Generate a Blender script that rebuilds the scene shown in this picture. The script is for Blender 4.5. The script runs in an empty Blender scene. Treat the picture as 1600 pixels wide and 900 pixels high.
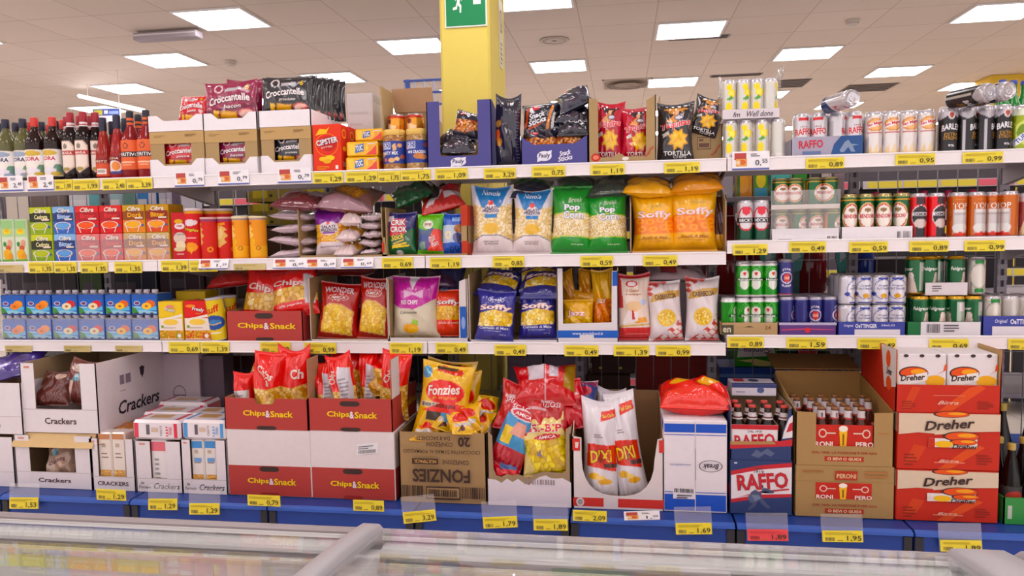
import bpy, bmesh, math, random
import numpy as np
from mathutils import Matrix, Vector

# ------------------------------------------------------------------ camera
FPX, YAW, PITCH, ROLL = 1145.0, .1499, .0751, -.0184
EYE = np.array([2.0838, -3.0522, 1.35])
cy, sy, cp, sp = math.cos(YAW), math.sin(YAW), math.cos(PITCH), math.sin(PITCH)
FW = np.array([-sy*cp, cy*cp, -sp]); RT = np.array([cy, sy, 0.0]); UP = np.cross(RT, FW)
cr, sr = math.cos(ROLL), math.sin(ROLL)
RT, UP = cr*RT + sr*UP, -sr*RT + cr*UP
S = bpy.context.scene
COL = S.collection
cd = bpy.data.cameras.new('camera'); cam = bpy.data.objects.new('camera', cd); COL.objects.link(cam)
cd.sensor_width = 36.0; cd.lens = FPX/1600*36.0; cd.clip_start = .02; cd.clip_end = 100
M4 = Matrix.Identity(4)
for i in range(3):
    M4[i][0], M4[i][1], M4[i][2], M4[i][3] = RT[i], UP[i], -FW[i], EYE[i]
cam.matrix_world = M4
S.camera = cam
# ------------------------------------------------------------------ light level, world, exposure
PANEL = 9.0            # ceiling panels
AMB = 1.15             # added ambient fill, let in through the room's open near side
S.view_settings.view_transform = 'Standard'
S.view_settings.look = 'None'
S.view_settings.gamma = 1.0
S.view_settings.use_curve_mapping = False
S.view_settings.exposure = 0.26
W = bpy.data.worlds.new('ambient_fill'); S.world = W; W.use_nodes = True
W.node_tree.nodes['Background'].inputs[0].default_value = (1.0, .93, .93, 1)
W.node_tree.nodes['Background'].inputs[1].default_value = AMB

# ------------------------------------------------------------------ pixel -> place (measuring helpers)
def ray(x, y): return FW + RT*(x-800)/FPX + UP*(450-y)/FPX
def on_y(x, y, Y):
    d = ray(x, y); return EYE + d*((Y-EYE[1])/d[1])
def on_z(x, y, z):
    d = ray(x, y); return EYE + d*((z-EYE[2])/d[2])
def Xat(px, Y, z):
    n = RT - (px-800)/FPX*FW
    return EYE[0] - (n[1]*(Y-EYE[1]) + n[2]*(z-EYE[2]))/n[0]
ROW = {'T': 1.627, '2': 1.2535, '2r': 1.2974, '3': .8834, '3r': .9159, 'D': .246}
def ext(x0, x1, yt, row, Y=.03):
    """centre x, width, height and base z of a thing whose front stands at depth Y on a shelf row (or a height)"""
    zb = ROW[row] if isinstance(row, str) else row
    h = on_y((x0+x1)/2, yt, Y)[2] - zb
    a, b = Xat(x0, Y, zb+h/2), Xat(x1, Y, zb+h/2)
    return (a+b)/2, b-a, h, zb

# ------------------------------------------------------------------ colours and materials
def s2l(c): return c/12.92 if c <= .04045 else ((c+.055)/1.055)**2.4
_hc = {}
def H(h):
    if not isinstance(h, str): return h
    if h not in _hc: _hc[h] = tuple(s2l(int(h[i:i+2], 16)/255) for i in (0, 2, 4))
    return _hc[h]
def mat(name, rough=.5, metal=0., coat=0., bump=0., bscale=60., vary=0., spec=.5, trans=0., ior=1.45):
    m = bpy.data.materials.new(name); m.use_nodes = True; nt = m.node_tree; p = nt.nodes['Principled BSDF']
    a = nt.nodes.new('ShaderNodeAttribute'); a.attribute_name = 'Col'
    col = a.outputs['Color']
    if vary or bump:
        tc = nt.nodes.new('ShaderNodeTexCoord'); nz = nt.nodes.new('ShaderNodeTexNoise')
        nz.inputs['Scale'].default_value = bscale; nz.inputs['Detail'].default_value = 3
        nt.links.new(tc.outputs['Object'], nz.inputs['Vector'])
        if vary:
            mx = nt.nodes.new('ShaderNodeMixRGB'); mx.blend_type = 'MULTIPLY'; mx.inputs[0].default_value = vary
            nt.links.new(col, mx.inputs[1]); nt.links.new(nz.outputs['Color'], mx.inputs[2])
            bw = nt.nodes.new('ShaderNodeMapRange'); bw.inputs[3].default_value = .55; bw.inputs[4].default_value = 1.3
            nt.links.new(nz.outputs['Fac'], bw.inputs[0]); nt.links.new(bw.outputs[0], mx.inputs[2]); col = mx.outputs[0]
        if bump:
            bp = nt.nodes.new('ShaderNodeBump'); bp.inputs['Strength'].default_value = bump; bp.inputs['Distance'].default_value = .004
            nt.links.new(nz.outputs['Fac'], bp.inputs['Height']); nt.links.new(bp.outputs[0], p.inputs['Normal'])
    nt.links.new(col, p.inputs['Base Color'])
    p.inputs['Roughness'].default_value = rough; p.inputs['Metallic'].default_value = metal
    p.inputs['Coat Weight'].default_value = coat; p.inputs['Coat Roughness'].default_value = .12
    p.inputs['Specular IOR Level'].default_value = spec
    p.inputs['Transmission Weight'].default_value = trans; p.inputs['IOR'].default_value = ior
    return m
CARD = mat('printed_card', .62, bump=.08, bscale=40, vary=.12)
FILM = mat('printed_film', .25, coat=.8, bump=.5, bscale=26)
TIN = mat('printed_tin', .24, metal=.5, coat=.5, bump=.02, bscale=200)
ALU = mat('bare_aluminium', .28, metal=.9, bump=.05, bscale=150)
PAINT = mat('painted_steel', .42, bump=.03, bscale=120, vary=.06)
PLAST = mat('glossy_plastic', .3, bump=.03, bscale=80)
GLASS = mat('bottle_glass', .06, coat=.6, bump=.02, bscale=30, trans=.25, ior=1.2)
PAPER = mat('paper_label', .5, bump=.03, bscale=90)
PAINTW = mat('matt_wall_paint', .8, bump=.1, bscale=25, vary=.08)
def clear_mat(name, tint, haze, rough, gl=.5):
    m = bpy.data.materials.new(name); m.use_nodes = True; nt = m.node_tree; nt.nodes.clear(); N = nt.nodes.new
    o = N('ShaderNodeOutputMaterial'); tr = N('ShaderNodeBsdfTransparent'); tr.inputs[0].default_value = (*tint, 1)
    df = N('ShaderNodeBsdfDiffuse'); df.inputs[0].default_value = (.85, .82, .84, 1)
    g = N('ShaderNodeBsdfGlossy'); g.inputs['Roughness'].default_value = rough
    m1 = N('ShaderNodeMixShader'); m1.inputs[0].default_value = haze
    nt.links.new(tr.outputs[0], m1.inputs[1]); nt.links.new(df.outputs[0], m1.inputs[2])
    lw = N('ShaderNodeLayerWeight'); lw.inputs[0].default_value = .5
    pw = N('ShaderNodeMath'); pw.operation = 'POWER'; pw.inputs[1].default_value = 3; nt.links.new(lw.outputs['Facing'], pw.inputs[0])
    ad = N('ShaderNodeMath'); ad.operation = 'MULTIPLY_ADD'; ad.inputs[1].default_value = gl; ad.inputs[2].default_value = .04; nt.links.new(pw.outputs[0], ad.inputs[0])
    nz = N('ShaderNodeTexNoise'); nz.inputs['Scale'].default_value = 14
    bp = N('ShaderNodeBump'); bp.inputs['Strength'].default_value = .12 if rough > .06 else .01; bp.inputs['Distance'].default_value = .01
    nt.links.new(nz.outputs['Fac'], bp.inputs['Height']); nt.links.new(bp.outputs[0], g.inputs['Normal'])
    m2 = N('ShaderNodeMixShader'); nt.links.new(ad.outputs[0], m2.inputs[0])
    nt.links.new(m1.outputs[0], m2.inputs[1]); nt.links.new(g.outputs[0], m2.inputs[2]); nt.links.new(m2.outputs[0], o.inputs[0])
    return m
WRAP = clear_mat('clear_shrink_film', (1, 1, 1), .085, .12, .35)
POCKET = clear_mat('clear_plastic_pocket', (1, 1, 1), .1, .15, .35)
PANE = clear_mat('freezer_glass', (.93, .97, .95), .16, .03, .6)
def emit_mat(name, c, s):
    m = bpy.data.materials.new(name); m.use_nodes = True; nt = m.node_tree; nt.nodes.clear()
    o = nt.nodes.new('ShaderNodeOutputMaterial'); e = nt.nodes.new('ShaderNodeEmission')
    e.inputs[0].default_value = (*c, 1); e.inputs[1].default_value = s; nt.links.new(e.outputs[0], o.inputs[0]); return m
LIGHT = emit_mat('light_diffuser', (1.0, .95, .97), PANEL)

# ------------------------------------------------------------------ mesh builder
class MB:
    def __init__(s): s.V = []; s.F = []; s.C = []; s.Sm = []; s.n = 0
    def add(s, V, F, c, smooth=False):
        V = np.asarray(V, float).reshape(-1, 3); k = len(V)
        C = np.asarray(H(c), float)
        if C.ndim == 1: C = np.tile(C, (k, 1))
        s.V.append(V); s.C.append(C); n = s.n
        s.F += [tuple(i+n for i in f) for f in F]; s.Sm += [smooth]*len(F); s.n += k
        return s
    def box(s, x0, y0, z0, x1, y1, z1, c, ch=0.):
        if ch <= 0:
            V = [(x, y, z) for x in (x0, x1) for y in (y0, y1) for z in (z0, z1)]
            return s.add(V, [(0, 1, 3, 2), (4, 6, 7, 5), (0, 4, 5, 1), (2, 3, 7, 6), (0, 2, 6, 4), (1, 5, 7, 3)], c)
        lo, hi = (x0, y0, z0), (x1, y1, z1); V = []; idx = {}
        for X in (0, 1):
            for Y in (0, 1):
                for Z in (0, 1):
                    for ax in range(3):
                        p = []
                        for a, b in enumerate((X, Y, Z)):
                            q = hi[a] if b else lo[a]
                            if a != ax: q += -ch if b else ch
                            p.append(q)
                        idx[(X, Y, Z, ax)] = len(V); V.append(p)
        F = []
        for ax in range(3):
            a, b = [i for i in range(3) if i != ax]
            for v in (0, 1):
                q = []
                for (i, j) in ((0, 0), (1, 0), (1, 1), (0, 1)):
                    k = [0, 0, 0]; k[ax] = v; k[a] = i; k[b] = j; q.append(idx[(*k, ax)])
                F.append(tuple(q))
            for i in (0, 1):
                for j in (0, 1):
                    k0 = [0, 0, 0]; k1 = [0, 0, 0]; k0[a] = k1[a] = i; k0[b] = k1[b] = j; k1[ax] = 1
                    F.append((idx[(*k0, a)], idx[(*k1, a)], idx[(*k1, b)], idx[(*k0, b)]))
        for X in (0, 1):
            for Y in (0, 1):
                for Z in (0, 1): F.append(tuple(idx[(X, Y, Z, ax)] for ax in range(3)))
        return s.add(V, F, c)
    def grid(s, P, nu, nv, C, smooth=True, wrap=False):
        F = []
        for j in range(nv-1):
            for i in range(nu-1 if not wrap else nu):
                k = (i+1) % nu; F.append((j*nu+i, j*nu+k, (j+1)*nu+k, (j+1)*nu+i))
        return s.add(P, F, C, smooth)
    def prism(s, pts, y0, y1, c, plane='xz'):
        """2-D outline extruded; plane xz -> along y, xy -> along z, yz -> along x"""
        n = len(pts); V = []
        for y in (y0, y1):
            for (a, b) in pts:
                V.append((a, y, b) if plane == 'xz' else (a, b, y) if plane == 'xy' else (y, a, b))
        F = [tuple(range(n)), tuple(range(2*n-1, n-1, -1))] + [(i, (i+1) % n, n+(i+1) % n, n+i) for i in range(n)]
        return s.add(V, F, c)
    def lathe(s, prof, n, c, cx=0, cy=0, smooth=True, axis='z'):
        th = np.arange(n)/n*2*np.pi; P = []
        for r, z in prof:
            P.append(np.stack([cx+r*np.cos(th), cy+r*np.sin(th), np.full(n, z)], 1))
        P = np.concatenate(P)
        if axis == 'y': P = P[:, [0, 2, 1]]
        if axis == 'x': P = P[:, [2, 0, 1]]
        return s.grid(P, n, len(prof), c, smooth, True)
    def tube(s, pts, r, c, n=8):
        pts = [np.array(p, float) for p in pts]; P = []
        for i, p in enumerate(pts):
            d = pts[min(i+1, len(pts)-1)] - pts[max(i-1, 0)]; d = d/np.linalg.norm(d)
            a = np.cross(d, (0, 0, 1) if abs(d[2]) < .9 else (1, 0, 0)); a /= np.linalg.norm(a); b = np.cross(d, a)
            P += [p + r*(a*math.cos(t)+b*math.sin(t)) for t in np.arange(n)/n*2*np.pi]
        k = s.n; s.grid(np.array(P), n, len(pts), c, True, True)
        s.F += [tuple(k+i for i in range(n-1, -1, -1)), tuple(k+(len(pts)-1)*n+i for i in range(n))]; s.Sm += [False, False]
        return s
    def move(s, M):
        M = np.array(M)
        s.V = [v @ M[:3, :3].T + M[:3, 3] for v in s.V]; return s
    def join(s, o):
        for V, C in zip(o.V, o.C): s.V.append(V); s.C.append(C)
        s.F += [tuple(i+s.n for i in f) for f in o.F]; s.Sm += o.Sm; s.n += o.n; return s
    def build(s, name, m, parent=None):
        me = bpy.data.meshes.new(name)
        V = np.concatenate(s.V); me.from_pydata(V.tolist(), [], s.F)
        C = np.concatenate(s.C); at = me.color_attributes.new('Col', 'FLOAT_COLOR', 'POINT')
        if m in (FILM, CARD, TIN): L_ = C @ np.array([.2126, .7152, .0722]); C = np.clip(L_[:, None]+(C-L_[:, None])*1.2, 0, 1)      # inks are a little purer than read off the screen
        C4 = np.ones((len(V), 4), np.float32); C4[:, :3] = C; at.data.foreach_set('color', C4.ravel())
        me.polygons.foreach_set('use_smooth', np.array(s.Sm, bool)); me.materials.append(m)
        bm = bmesh.new(); bm.from_mesh(me); bmesh.ops.recalc_face_normals(bm, faces=bm.faces); bm.to_mesh(me); bm.free()
        o = bpy.data.objects.new(name, me); COL.objects.link(o)
        if parent: o.parent = parent
        return o
LABELS = {}
def tag(o, label, cat, group=None, kind=None, at=None, rot=None):
    o['label'] = label; o['category'] = cat
    if group: o['group'] = group
    if kind: o['kind'] = kind
    if at is not None: o.location = Vector(at)
    if rot is not None: o.rotation_euler = rot
    LABELS[label] = LABELS.get(label, 0)+1
    return o
def struct(o, at=None):
    o['kind'] = 'structure'
    if at is not None: o.location = Vector(at)
    return o
def clone(o, label, at, rot=None, group=None, parent=None):
    c = o.copy(); COL.objects.link(c)
    if parent: c.parent = parent
    else:
        c.location = Vector(at); c['label'] = label; LABELS[label] = LABELS.get(label, 0)+1
        if rot is not None: c.rotation_euler = rot
        if group: c['group'] = group
    for k in KIDS.get(o.name, []): clone(k, None, None, parent=c)
    return c
KIDS = {}
def kid(o, parent):
    KIDS.setdefault(parent.name, []).append(o); return o
def nth(i, n):
    if i == 0: return 'leftmost'
    if i == n-1: return 'rightmost'
    return ('', 'second', 'third', 'fourth', 'fifth', 'sixth', 'seventh', 'eighth', 'ninth')[i] + ' from left'

# ------------------------------------------------------------------ lettering (the built-in font turned into flat mesh)
_tm = {}
def tmesh(t, b=0., sh=0., sp=1.):
    k = (t, b, sh, sp)
    if k not in _tm:
        cu = bpy.data.curves.new('t', 'FONT'); cu.body = t; cu.offset = b; cu.shear = sh; cu.space_character = sp; cu.resolution_u = 2
        cu.align_x = 'CENTER'
        o = bpy.data.objects.new('t', cu); COL.objects.link(o); bpy.context.view_layer.update()
        me = o.to_mesh(); me.calc_loop_triangles()
        V = np.array([v.co[:2] for v in me.vertices]); T = [tuple(x.vertices) for x in me.loop_triangles]
        o.to_mesh_clear(); bpy.data.objects.remove(o); bpy.data.curves.remove(cu)
        _tm[k] = (V, T)
    return _tm[k]
def put_text(mb, SF, Wm, Hm, t, cu, cv, wu, hv, col, off=.0012, rot=0., sh=0., b=.012, ol=None, olw=.045, arc=0.):
    """lettering fitted into a wu x hv box (fractions of the face) on surface SF(u, v, off)"""
    b = min(b, .026 if len(t) > 3 else .035)
    V, T = tmesh(t, b, sh); lo, hi = V.min(0), V.max(0); c = (lo+hi)/2; sz = np.maximum(hi-lo, 1e-6)
    def lay(V, T, col, off):
        q = (V-c)/sz*np.array([wu*Wm, hv*Hm]); a = math.radians(rot)
        if arc: q[:, 1] += arc*hv*Hm*(1-(2*q[:, 0]/(wu*Wm))**2)
        x = q[:, 0]*math.cos(a)-q[:, 1]*math.sin(a); y = q[:, 0]*math.sin(a)+q[:, 1]*math.cos(a)
        mb.add(SF(cu+x/Wm, cv+y/Hm, off), T, col)
    if ol:
        V2, T2 = tmesh(t, b+olw, sh); lay(V2, T2, ol, off)
        off += .0006
    lay(V, T, col, off)

# ------------------------------------------------------------------ printed pictures
def _inside(op, U, V):
    k = op[0]
    if k == 'r': return (U >= op[1]) & (U <= op[3]) & (V >= op[2]) & (V <= op[4])
    if k == 'e': return ((U-op[1])/op[3])**2 + ((V-op[2])/op[4])**2 <= 1
    if k == 'g': q = ((U-op[1])/op[3])**2 + ((V-op[2])/op[4])**2; return (q <= 1) & (q >= op[6])
    P = op[1]; r = np.zeros(U.shape, bool); n = len(P)
    for i in range(n):
        (x0, y0), (x1, y1) = P[i], P[(i+1) % n]
        if y0 == y1: continue
        r ^= ((y0 > V) != (y1 > V)) & (U < (x1-x0)*(V-y0)/(y1-y0)+x0)
    return r
def _fill(f, U, V, asp):
    if isinstance(f, str): return np.tile(np.array(H(f)), (U.size, 1))
    _, n, cols, edge = f; n = n*1.7     # cells: n across, colours, joint colour
    rs = np.random.RandomState(int(n*7)+len(cols)); m = max(2, int(n*asp)+1); x, y = U.ravel()*n, V.ravel()*n*asp
    K = 40; jx, jy, jc = rs.rand(K, K), rs.rand(K, K), rs.randint(0, len(cols), (K, K))
    d1 = np.full(x.size, 9.); d2 = np.full(x.size, 9.); ci = np.zeros(x.size, int); ix, iy = np.floor(x).astype(int), np.floor(y).astype(int)
    for a in (-1, 0, 1):
        for b in (-1, 0, 1):
            gx, gy = (ix+a) % K, (iy+b) % K
            d = np.hypot(ix+a+jx[gx, gy]-x, iy+b+jy[gx, gy]-y); c = jc[gx, gy]
            n1 = d < d1; d2 = np.where(n1, d1, np.minimum(d2, d)); ci = np.where(n1, c, ci); d1 = np.where(n1, d, d1)
    pal = np.array([H(c) for c in cols]); out = pal[ci]
    k = np.clip(((d2-d1)-.02)/.16, 0, 1)[:, None]
    return out*k + np.array(H(edge))*(1-k)
def paint(U, V, base, ops, asp=1.):
    C = np.tile(np.array(H(base)), (U.size, 1))
    for op in ops:
        f = op[2] if op[0] == 'p' else op[5]
        m = _inside(op, U, V).ravel()
        if m.any(): C[m] = _fill(f, U.ravel()[m], V.ravel()[m], asp)
    return C
def flat_print(mb, SF, Wm, Hm, ops, texts, off=.0007):
    """pictures laid flat on a flat face, each a little proud of the one before"""
    for op in ops:
        f = op[2] if op[0] == 'p' else op[5]
        if op[0] == 'r' and not isinstance(f, str):
            nu, nv = max(4, min(60, int((op[3]-op[1])*Wm/.003))), max(4, min(60, int((op[4]-op[2])*Hm/.003)))
            U, V = np.meshgrid(np.linspace(op[1], op[3], nu), np.linspace(op[2], op[4], nv))
            mb.grid(SF(U.ravel(), V.ravel(), off), nu, nv, _fill(f, U, V, Hm/Wm), False)
        elif op[0] in 'eg':
            n, m = 26, 1 if isinstance(f, str) else 9
            th = np.arange(n)/n*2*np.pi; r0 = math.sqrt(op[6]) if op[0] == 'g' else 0.02
            rr = np.linspace(r0, 1, m+1); U = np.concatenate([op[1]+op[3]*r*np.cos(th) for r in rr]); V = np.concatenate([op[2]+op[4]*r*np.sin(th) for r in rr])
            mb.grid(SF(U, V, off), n, m+1, _fill(f, U, V, Hm/Wm), False, True)
            if op[0] == 'e': mb.F.append(tuple(mb.n-n*(m+1)+i for i in range(n))); mb.Sm.append(False)
        else:
            P = [(op[1], op[2]), (op[3], op[2]), (op[3], op[4]), (op[1], op[4])] if op[0] == 'r' else op[1]
            P = np.array(P); mb.add(SF(P[:, 0], P[:, 1], off), [tuple(range(len(P)))], f if isinstance(f, str) else f[2][0])
        off += .00025
    for t in texts:
        kw = t[6] if len(t) > 6 else {}
        put_text(mb, SF, Wm, Hm, *t[:6], off=off, **kw)
def barcode(u0, v0, u1, v1, n=14, c='2a2624', seed=1):
    r = random.Random(seed); out = []; d = (u1-u0)/n
    for i in range(n):
        a = u0+i*d; out.append(('r', a, v0, a+d*r.uniform(.3, .75), v1, c))
    return out
def lines(u0, v0, u1, v1, n, c, seed=1):
    r = random.Random(seed); d = (v1-v0)/n
    return [('r', u0, v0+i*d, u0+(u1-u0)*r.uniform(.6, 1), v0+(i+.45)*d, c) for i in range(n)]
def front_face(x0, x1, z0, z1, y):
    return lambda u, v, o=0: np.stack([x0+np.asarray(u, float)*(x1-x0), np.full(np.shape(u), y-o), z0+np.asarray(v, float)*(z1-z0)], -1)
def right_face(y0, y1, z0, z1, x):
    return lambda u, v, o=0: np.stack([np.full(np.shape(u), x+o), y0+np.asarray(u, float)*(y1-y0), z0+np.asarray(v, float)*(z1-z0)], -1)
def left_face(y0, y1, z0, z1, x):   # u runs from back to front
    return lambda u, v, o=0: np.stack([np.full(np.shape(u), x-o), y1+np.asarray(u, float)*(y0-y1), z0+np.asarray(v, float)*(z1-z0)], -1)
def top_face(x0, x1, y0, y1, z):
    return lambda u, v, o=0: np.stack([x0+np.asarray(u, float)*(x1-x0), y0+np.asarray(v, float)*(y1-y0), np.full(np.shape(u), z+o)], -1)
# ------------------------------------------------------------------ builders for goods
def bag_mb(w, h, d, base, ops=(), texts=(), seed=0, wr=.004, res=56, back=None, full=4., waist=.1, ears=.035, plan=None):
    r = random.Random(seed); ph = [(r.uniform(.5, 2.2), r.uniform(.4, 2.6), r.uniform(0, 6.3), r.uniform(.3, 1)) for _ in range(6)]
    rd = [(r.uniform(1.2, 3.4)*r.choice((-1, 1)), r.uniform(1, 3.2), r.uniform(0, 6.3), r.uniform(.4, 1)) for _ in range(5)]
    kc = [r.uniform(3.5, 8) for _ in range(4)]; pc = [r.uniform(0, 6.3) for _ in range(6)]
    def shape(u, v):
        u = np.asarray(u, float); v = np.asarray(v, float)
        uc, vc = np.clip(u, 0, 1), np.clip((v-.035)/.93, 0, 1)
        a = np.maximum(1-np.abs(2*uc-1)**2.8, 0)**.62; b = np.maximum(1-np.abs(2*vc-1)**full, 0)**.6
        rim = np.sqrt(a*b)
        n = sum(am*np.sin(6.283*(fu*u+fv*v)+p) for fu, fv, p, am in ph)*wr*.5
        sl = np.exp(-np.clip(vc, 0, 1)/.13)+np.exp(-(1-np.clip(vc, 0, 1))/.13)
        cr_ = sum(np.sin(6.283*k*u+p+2.*v) for k, p in zip(kc, pc))*wr*.38*sl
        n = n+sum(am*(.5-np.abs(np.sin(3.1416*(fu*u+fv*v)+p+.6*np.sin(5*u+3*v+p)))) for fu, fv, p, am in rd)*wr*.42
        x = (u-.5)*w*(1-waist*np.sin(np.pi*np.clip(v, 0, 1))) + wr*.5*np.sin(5*v+pc[4])*(np.abs(2*u-1))
        z = v*h + h*ears*np.abs(2*u-1)**2*np.clip(v, 0, 1)**9 + wr*.6*np.sin(4.5*u+pc[5])*np.clip(v, 0, 1)**6
        return x, d/2*a*b, rim*(n+cr_), z
    def SF(u, v, off=0):
        x, t, n, z = shape(u, v); return np.stack([x, -(t+n)-off, z], -1)
    mb = MB(); nu = res; nv = max(12, int(res*h/w))
    U, V = np.meshgrid(np.linspace(0, 1, nu), np.linspace(0, 1, nv)); U = U.ravel(); V = V.ravel()
    mb.grid(SF(U, V), nu, nv, paint(U, V, base, ops, h/w))
    x, t, n, z = shape(U, V); mb.grid(np.stack([x, t*.9-n*.6+.0003, z], -1), nu, nv, H(back or base))
    for t_ in texts:
        kw = t_[6] if len(t_) > 6 else {}
        put_text(mb, SF, w, h, *t_[:6], off=.0018, **kw)
    return mb
def bag(name, label, x0, x1, yt, row, d, base, ops=(), texts=(), Y=.05, lean=6, roll=0, yaw=0, group=None, seed=None, zb=None, cat='snack bag', hs=1., **kw):
    """a filled bag standing on its bottom seal: pixel extent at depth Y"""
    cx, w, h, z = ext(x0, x1, yt, row if zb is None else zb, Y)
    h = h/math.cos(math.radians(lean))*hs
    mb = bag_mb(w, h, d, base, ops, texts, seed if seed is not None else int(x0+yt), **kw)
    o = mb.build(name, FILM)
    return tag(o, label, cat, group, at=(cx, Y+d/2, z+.002), rot=(-math.radians(lean), math.radians(roll), math.radians(yaw)))
def lying(name, label, px, py, Y, w, h, d, base, ops=(), texts=(), rot=(-80, 0, 0), group=None, seed=None, cat='snack bag', **kw):
    """a bag lying or slumped, its middle at a pixel at depth Y"""
    mb = bag_mb(w, h, d, base, ops, texts, seed if seed is not None else int(px+py), **kw)
    mb.move(Matrix.Translation((0, 0, -h/2)))
    o = mb.build(name, FILM); p = on_y(px, py, Y)
    tag(o, label, cat, group, at=p, rot=tuple(math.radians(a) for a in rot))
    if Y+h*.3 > 0:      # keep it below the shelf board above it: lay it flatter, then lower
        B = RBR if p[0] > 2.5 else RB; top = min([z for z in B.values() if z+.03 > p[2]] or [9])+.026; V = np.concatenate(mb.V)
        for k in range(40):
            R3 = np.array(o.rotation_euler.to_matrix()); q = V @ R3.T + p; zm = q[q[:, 1] > -.01][:, 2].max() if (q[:, 1] > -.01).any() else -9
            if zm <= top: break
            if o.rotation_euler[0] > -math.radians(84): o.rotation_euler[0] -= math.radians(3)
            else: o.location[2] -= zm-top; break
    return o
def carton_mb(w, h, d, c, ops=(), texts=(), top=None, side=None, rops=(), rtexts=(), lops=(), ltexts=(), ch=.0025, tops=()):
    mb = MB(); mb.box(-w/2, 0, 0, w/2, d, h, c, ch)
    e = ch
    if side: 
        for SF in (right_face(e, d-e, e, h-e, w/2), left_face(e, d-e, e, h-e, -w/2)): flat_print(mb, SF, d, h, [('r', 0, 0, 1, 1, side)], (), .0003)
    if top: flat_print(mb, top_face(-w/2+e, w/2-e, e, d-e, h), w, d, [('r', 0, 0, 1, 1, top)]+list(tops), (), .0003)
    flat_print(mb, front_face(-w/2+e, w/2-e, e, h-e, 0), w, h, ops, texts)
    flat_print(mb, right_face(e, d-e, e, h-e, w/2), d, h, rops, rtexts)
    flat_print(mb, left_face(e, d-e, e, h-e, -w/2), d, h, lops, ltexts)
    return mb
def tray_mb(w, d, h, c, ci, front=None, side=None, back=None, ops=(), texts=(), rops=(), rtexts=(), lops=(), ltexts=(), t=.004, fb=None):
    """open cardboard tray: front outline in fractions of (w, h); side outline in fractions of (d, h); back height in metres"""
    mb = MB(); F = front or [(0, 0), (1, 0), (1, 1), (0, 1)]; Sd = side or [(0, 0), (1, 0), (1, 1), (0, 1)]
    P = [((u-.5)*w, v*h) for u, v in F]; mb.prism(P, 0, t*.55, c); mb.prism(P, t*.55, t, ci)
    Q = [(u*d, v*h) for u, v in Sd]
    for sx in (-1, 1):
        xo, xi, xm = sx*w/2, sx*(w/2-t), sx*(w/2-t*.55)
        mb.prism(Q, min(xo, xm), max(xo, xm), c, 'yz'); mb.prism(Q, min(xi, xm), max(xi, xm), ci, 'yz')
    hb = back if back is not None else h
    if hb > 0:
        mb.box(-w/2+t, d-t*.5, 0, w/2-t, d, hb, c); mb.box(-w/2+t, d-t, 0, w/2-t, d-t*.5, hb, ci)
    mb.box(-w/2+t, t, 0, w/2-t, d-t, t, ci)
    flat_print(mb, front_face(-w/2, w/2, 0, h, 0), w, h, ops, texts)
    flat_print(mb, right_face(0, d, 0, h, w/2), d, h, rops, rtexts)
    flat_print(mb, left_face(0, d, 0, h, -w/2), d, h, lops, ltexts)
    return mb
def carton(name, label, x0, x1, yt, row, d, c, Y=.03, zb=None, cat='box', yaw=0, group=None, m=None, **kw):
    cx, w, h, z = ext(x0, x1, yt, row if zb is None else zb, Y)
    o = carton_mb(w, h, d, c, **kw).build(name, m or CARD)
    return tag(o, label, cat, group, at=(cx, Y, z), rot=(0, 0, math.radians(yaw)))
def tray(name, label, x0, x1, yt, row, d, c, ci, Y=.03, zb=None, cat='display tray', yaw=0, group=None, **kw):
    cx, w, h, z = ext(x0, x1, yt, row if zb is None else zb, Y)
    o = tray_mb(w, d, h, c, ci, **kw).build(name, CARD)
    return tag(o, label, cat, group, at=(cx, Y, z), rot=(0, 0, math.radians(yaw)))
class Proto:
    def __init__(s, root, cat): s.root, s.cat, s.used = root, cat, False
    def put(s, label, at, rot=(0, 0, 0), group=None):
        rot = tuple(math.radians(a) for a in rot)
        if not s.used: s.used = True; return tag(s.root, label, s.cat, group, at=at, rot=rot)
        return clone(s.root, label, at, rot, group)
def can_proto(name, r, h, base, ops=(), texts=(), lid='c9c6cc', neck=None, cat='drink can', foot=None):
    n = 88; prof = [(.74, 0), (.84, .004), (.97, .03), (1, .055)]+[(1, z) for z in np.linspace(.08, .885, 34)]+[(.99, .905), (.93, .945), (.86, .97)]
    th = -1.5*np.pi+np.arange(n)/n*2*np.pi; s = (th+np.pi/2)/np.pi+.5; P = []; CU = []; CV = []
    for a, z in prof:
        P.append(np.stack([r*a*np.cos(th), r*a*np.sin(th), np.full(n, z*h)], 1)); CU.append(s); CV.append(np.full(n, z))
    U, V = np.concatenate(CU), np.concatenate(CV); C = paint(U, V, base, ops, h/(np.pi*r))
    C[V > .91] = H(neck or lid); C[V < .04] = H(foot or lid)
    mb = MB(); mb.grid(np.concatenate(P), n, len(prof), C, True, True)
    def SF(u, v, off=0):
        t = -np.pi/2+(np.asarray(u, float)-.5)*np.pi
        return np.stack([(r+off)*np.cos(t), (r+off)*np.sin(t), np.asarray(v, float)*h], -1)
    for t_ in texts:
        kw = t_[6] if len(t_) > 6 else {}
        put_text(mb, SF, np.pi*r, h, *t_[:6], off=.0006, **kw)
    o = mb.build(name, TIN)
    l = MB(); l.lathe([(r*.855, h*.966), (r*.875, h*.985), (r*.86, h), (r*.82, h*.998), (r*.8, h*.975), (r*.5, h*.972), (r*.02, h*.973)], 32, lid)
    lo = kid(l.build('lid', ALU, o), o)
    t = MB(); t.lathe([(r*.3, h*.976), (r*.31, h*.983), (r*.17, h*.985), (r*.15, h*.977)], 16, 'd8d6da', cy=-r*.12)
    t.box(-r*.1, -r*.05, h*.974, r*.1, r*.3, h*.98, 'd8d6da', .0006); kid(t.build('pull_tab', ALU, lo), lo)
    return Proto(o, cat)
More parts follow.
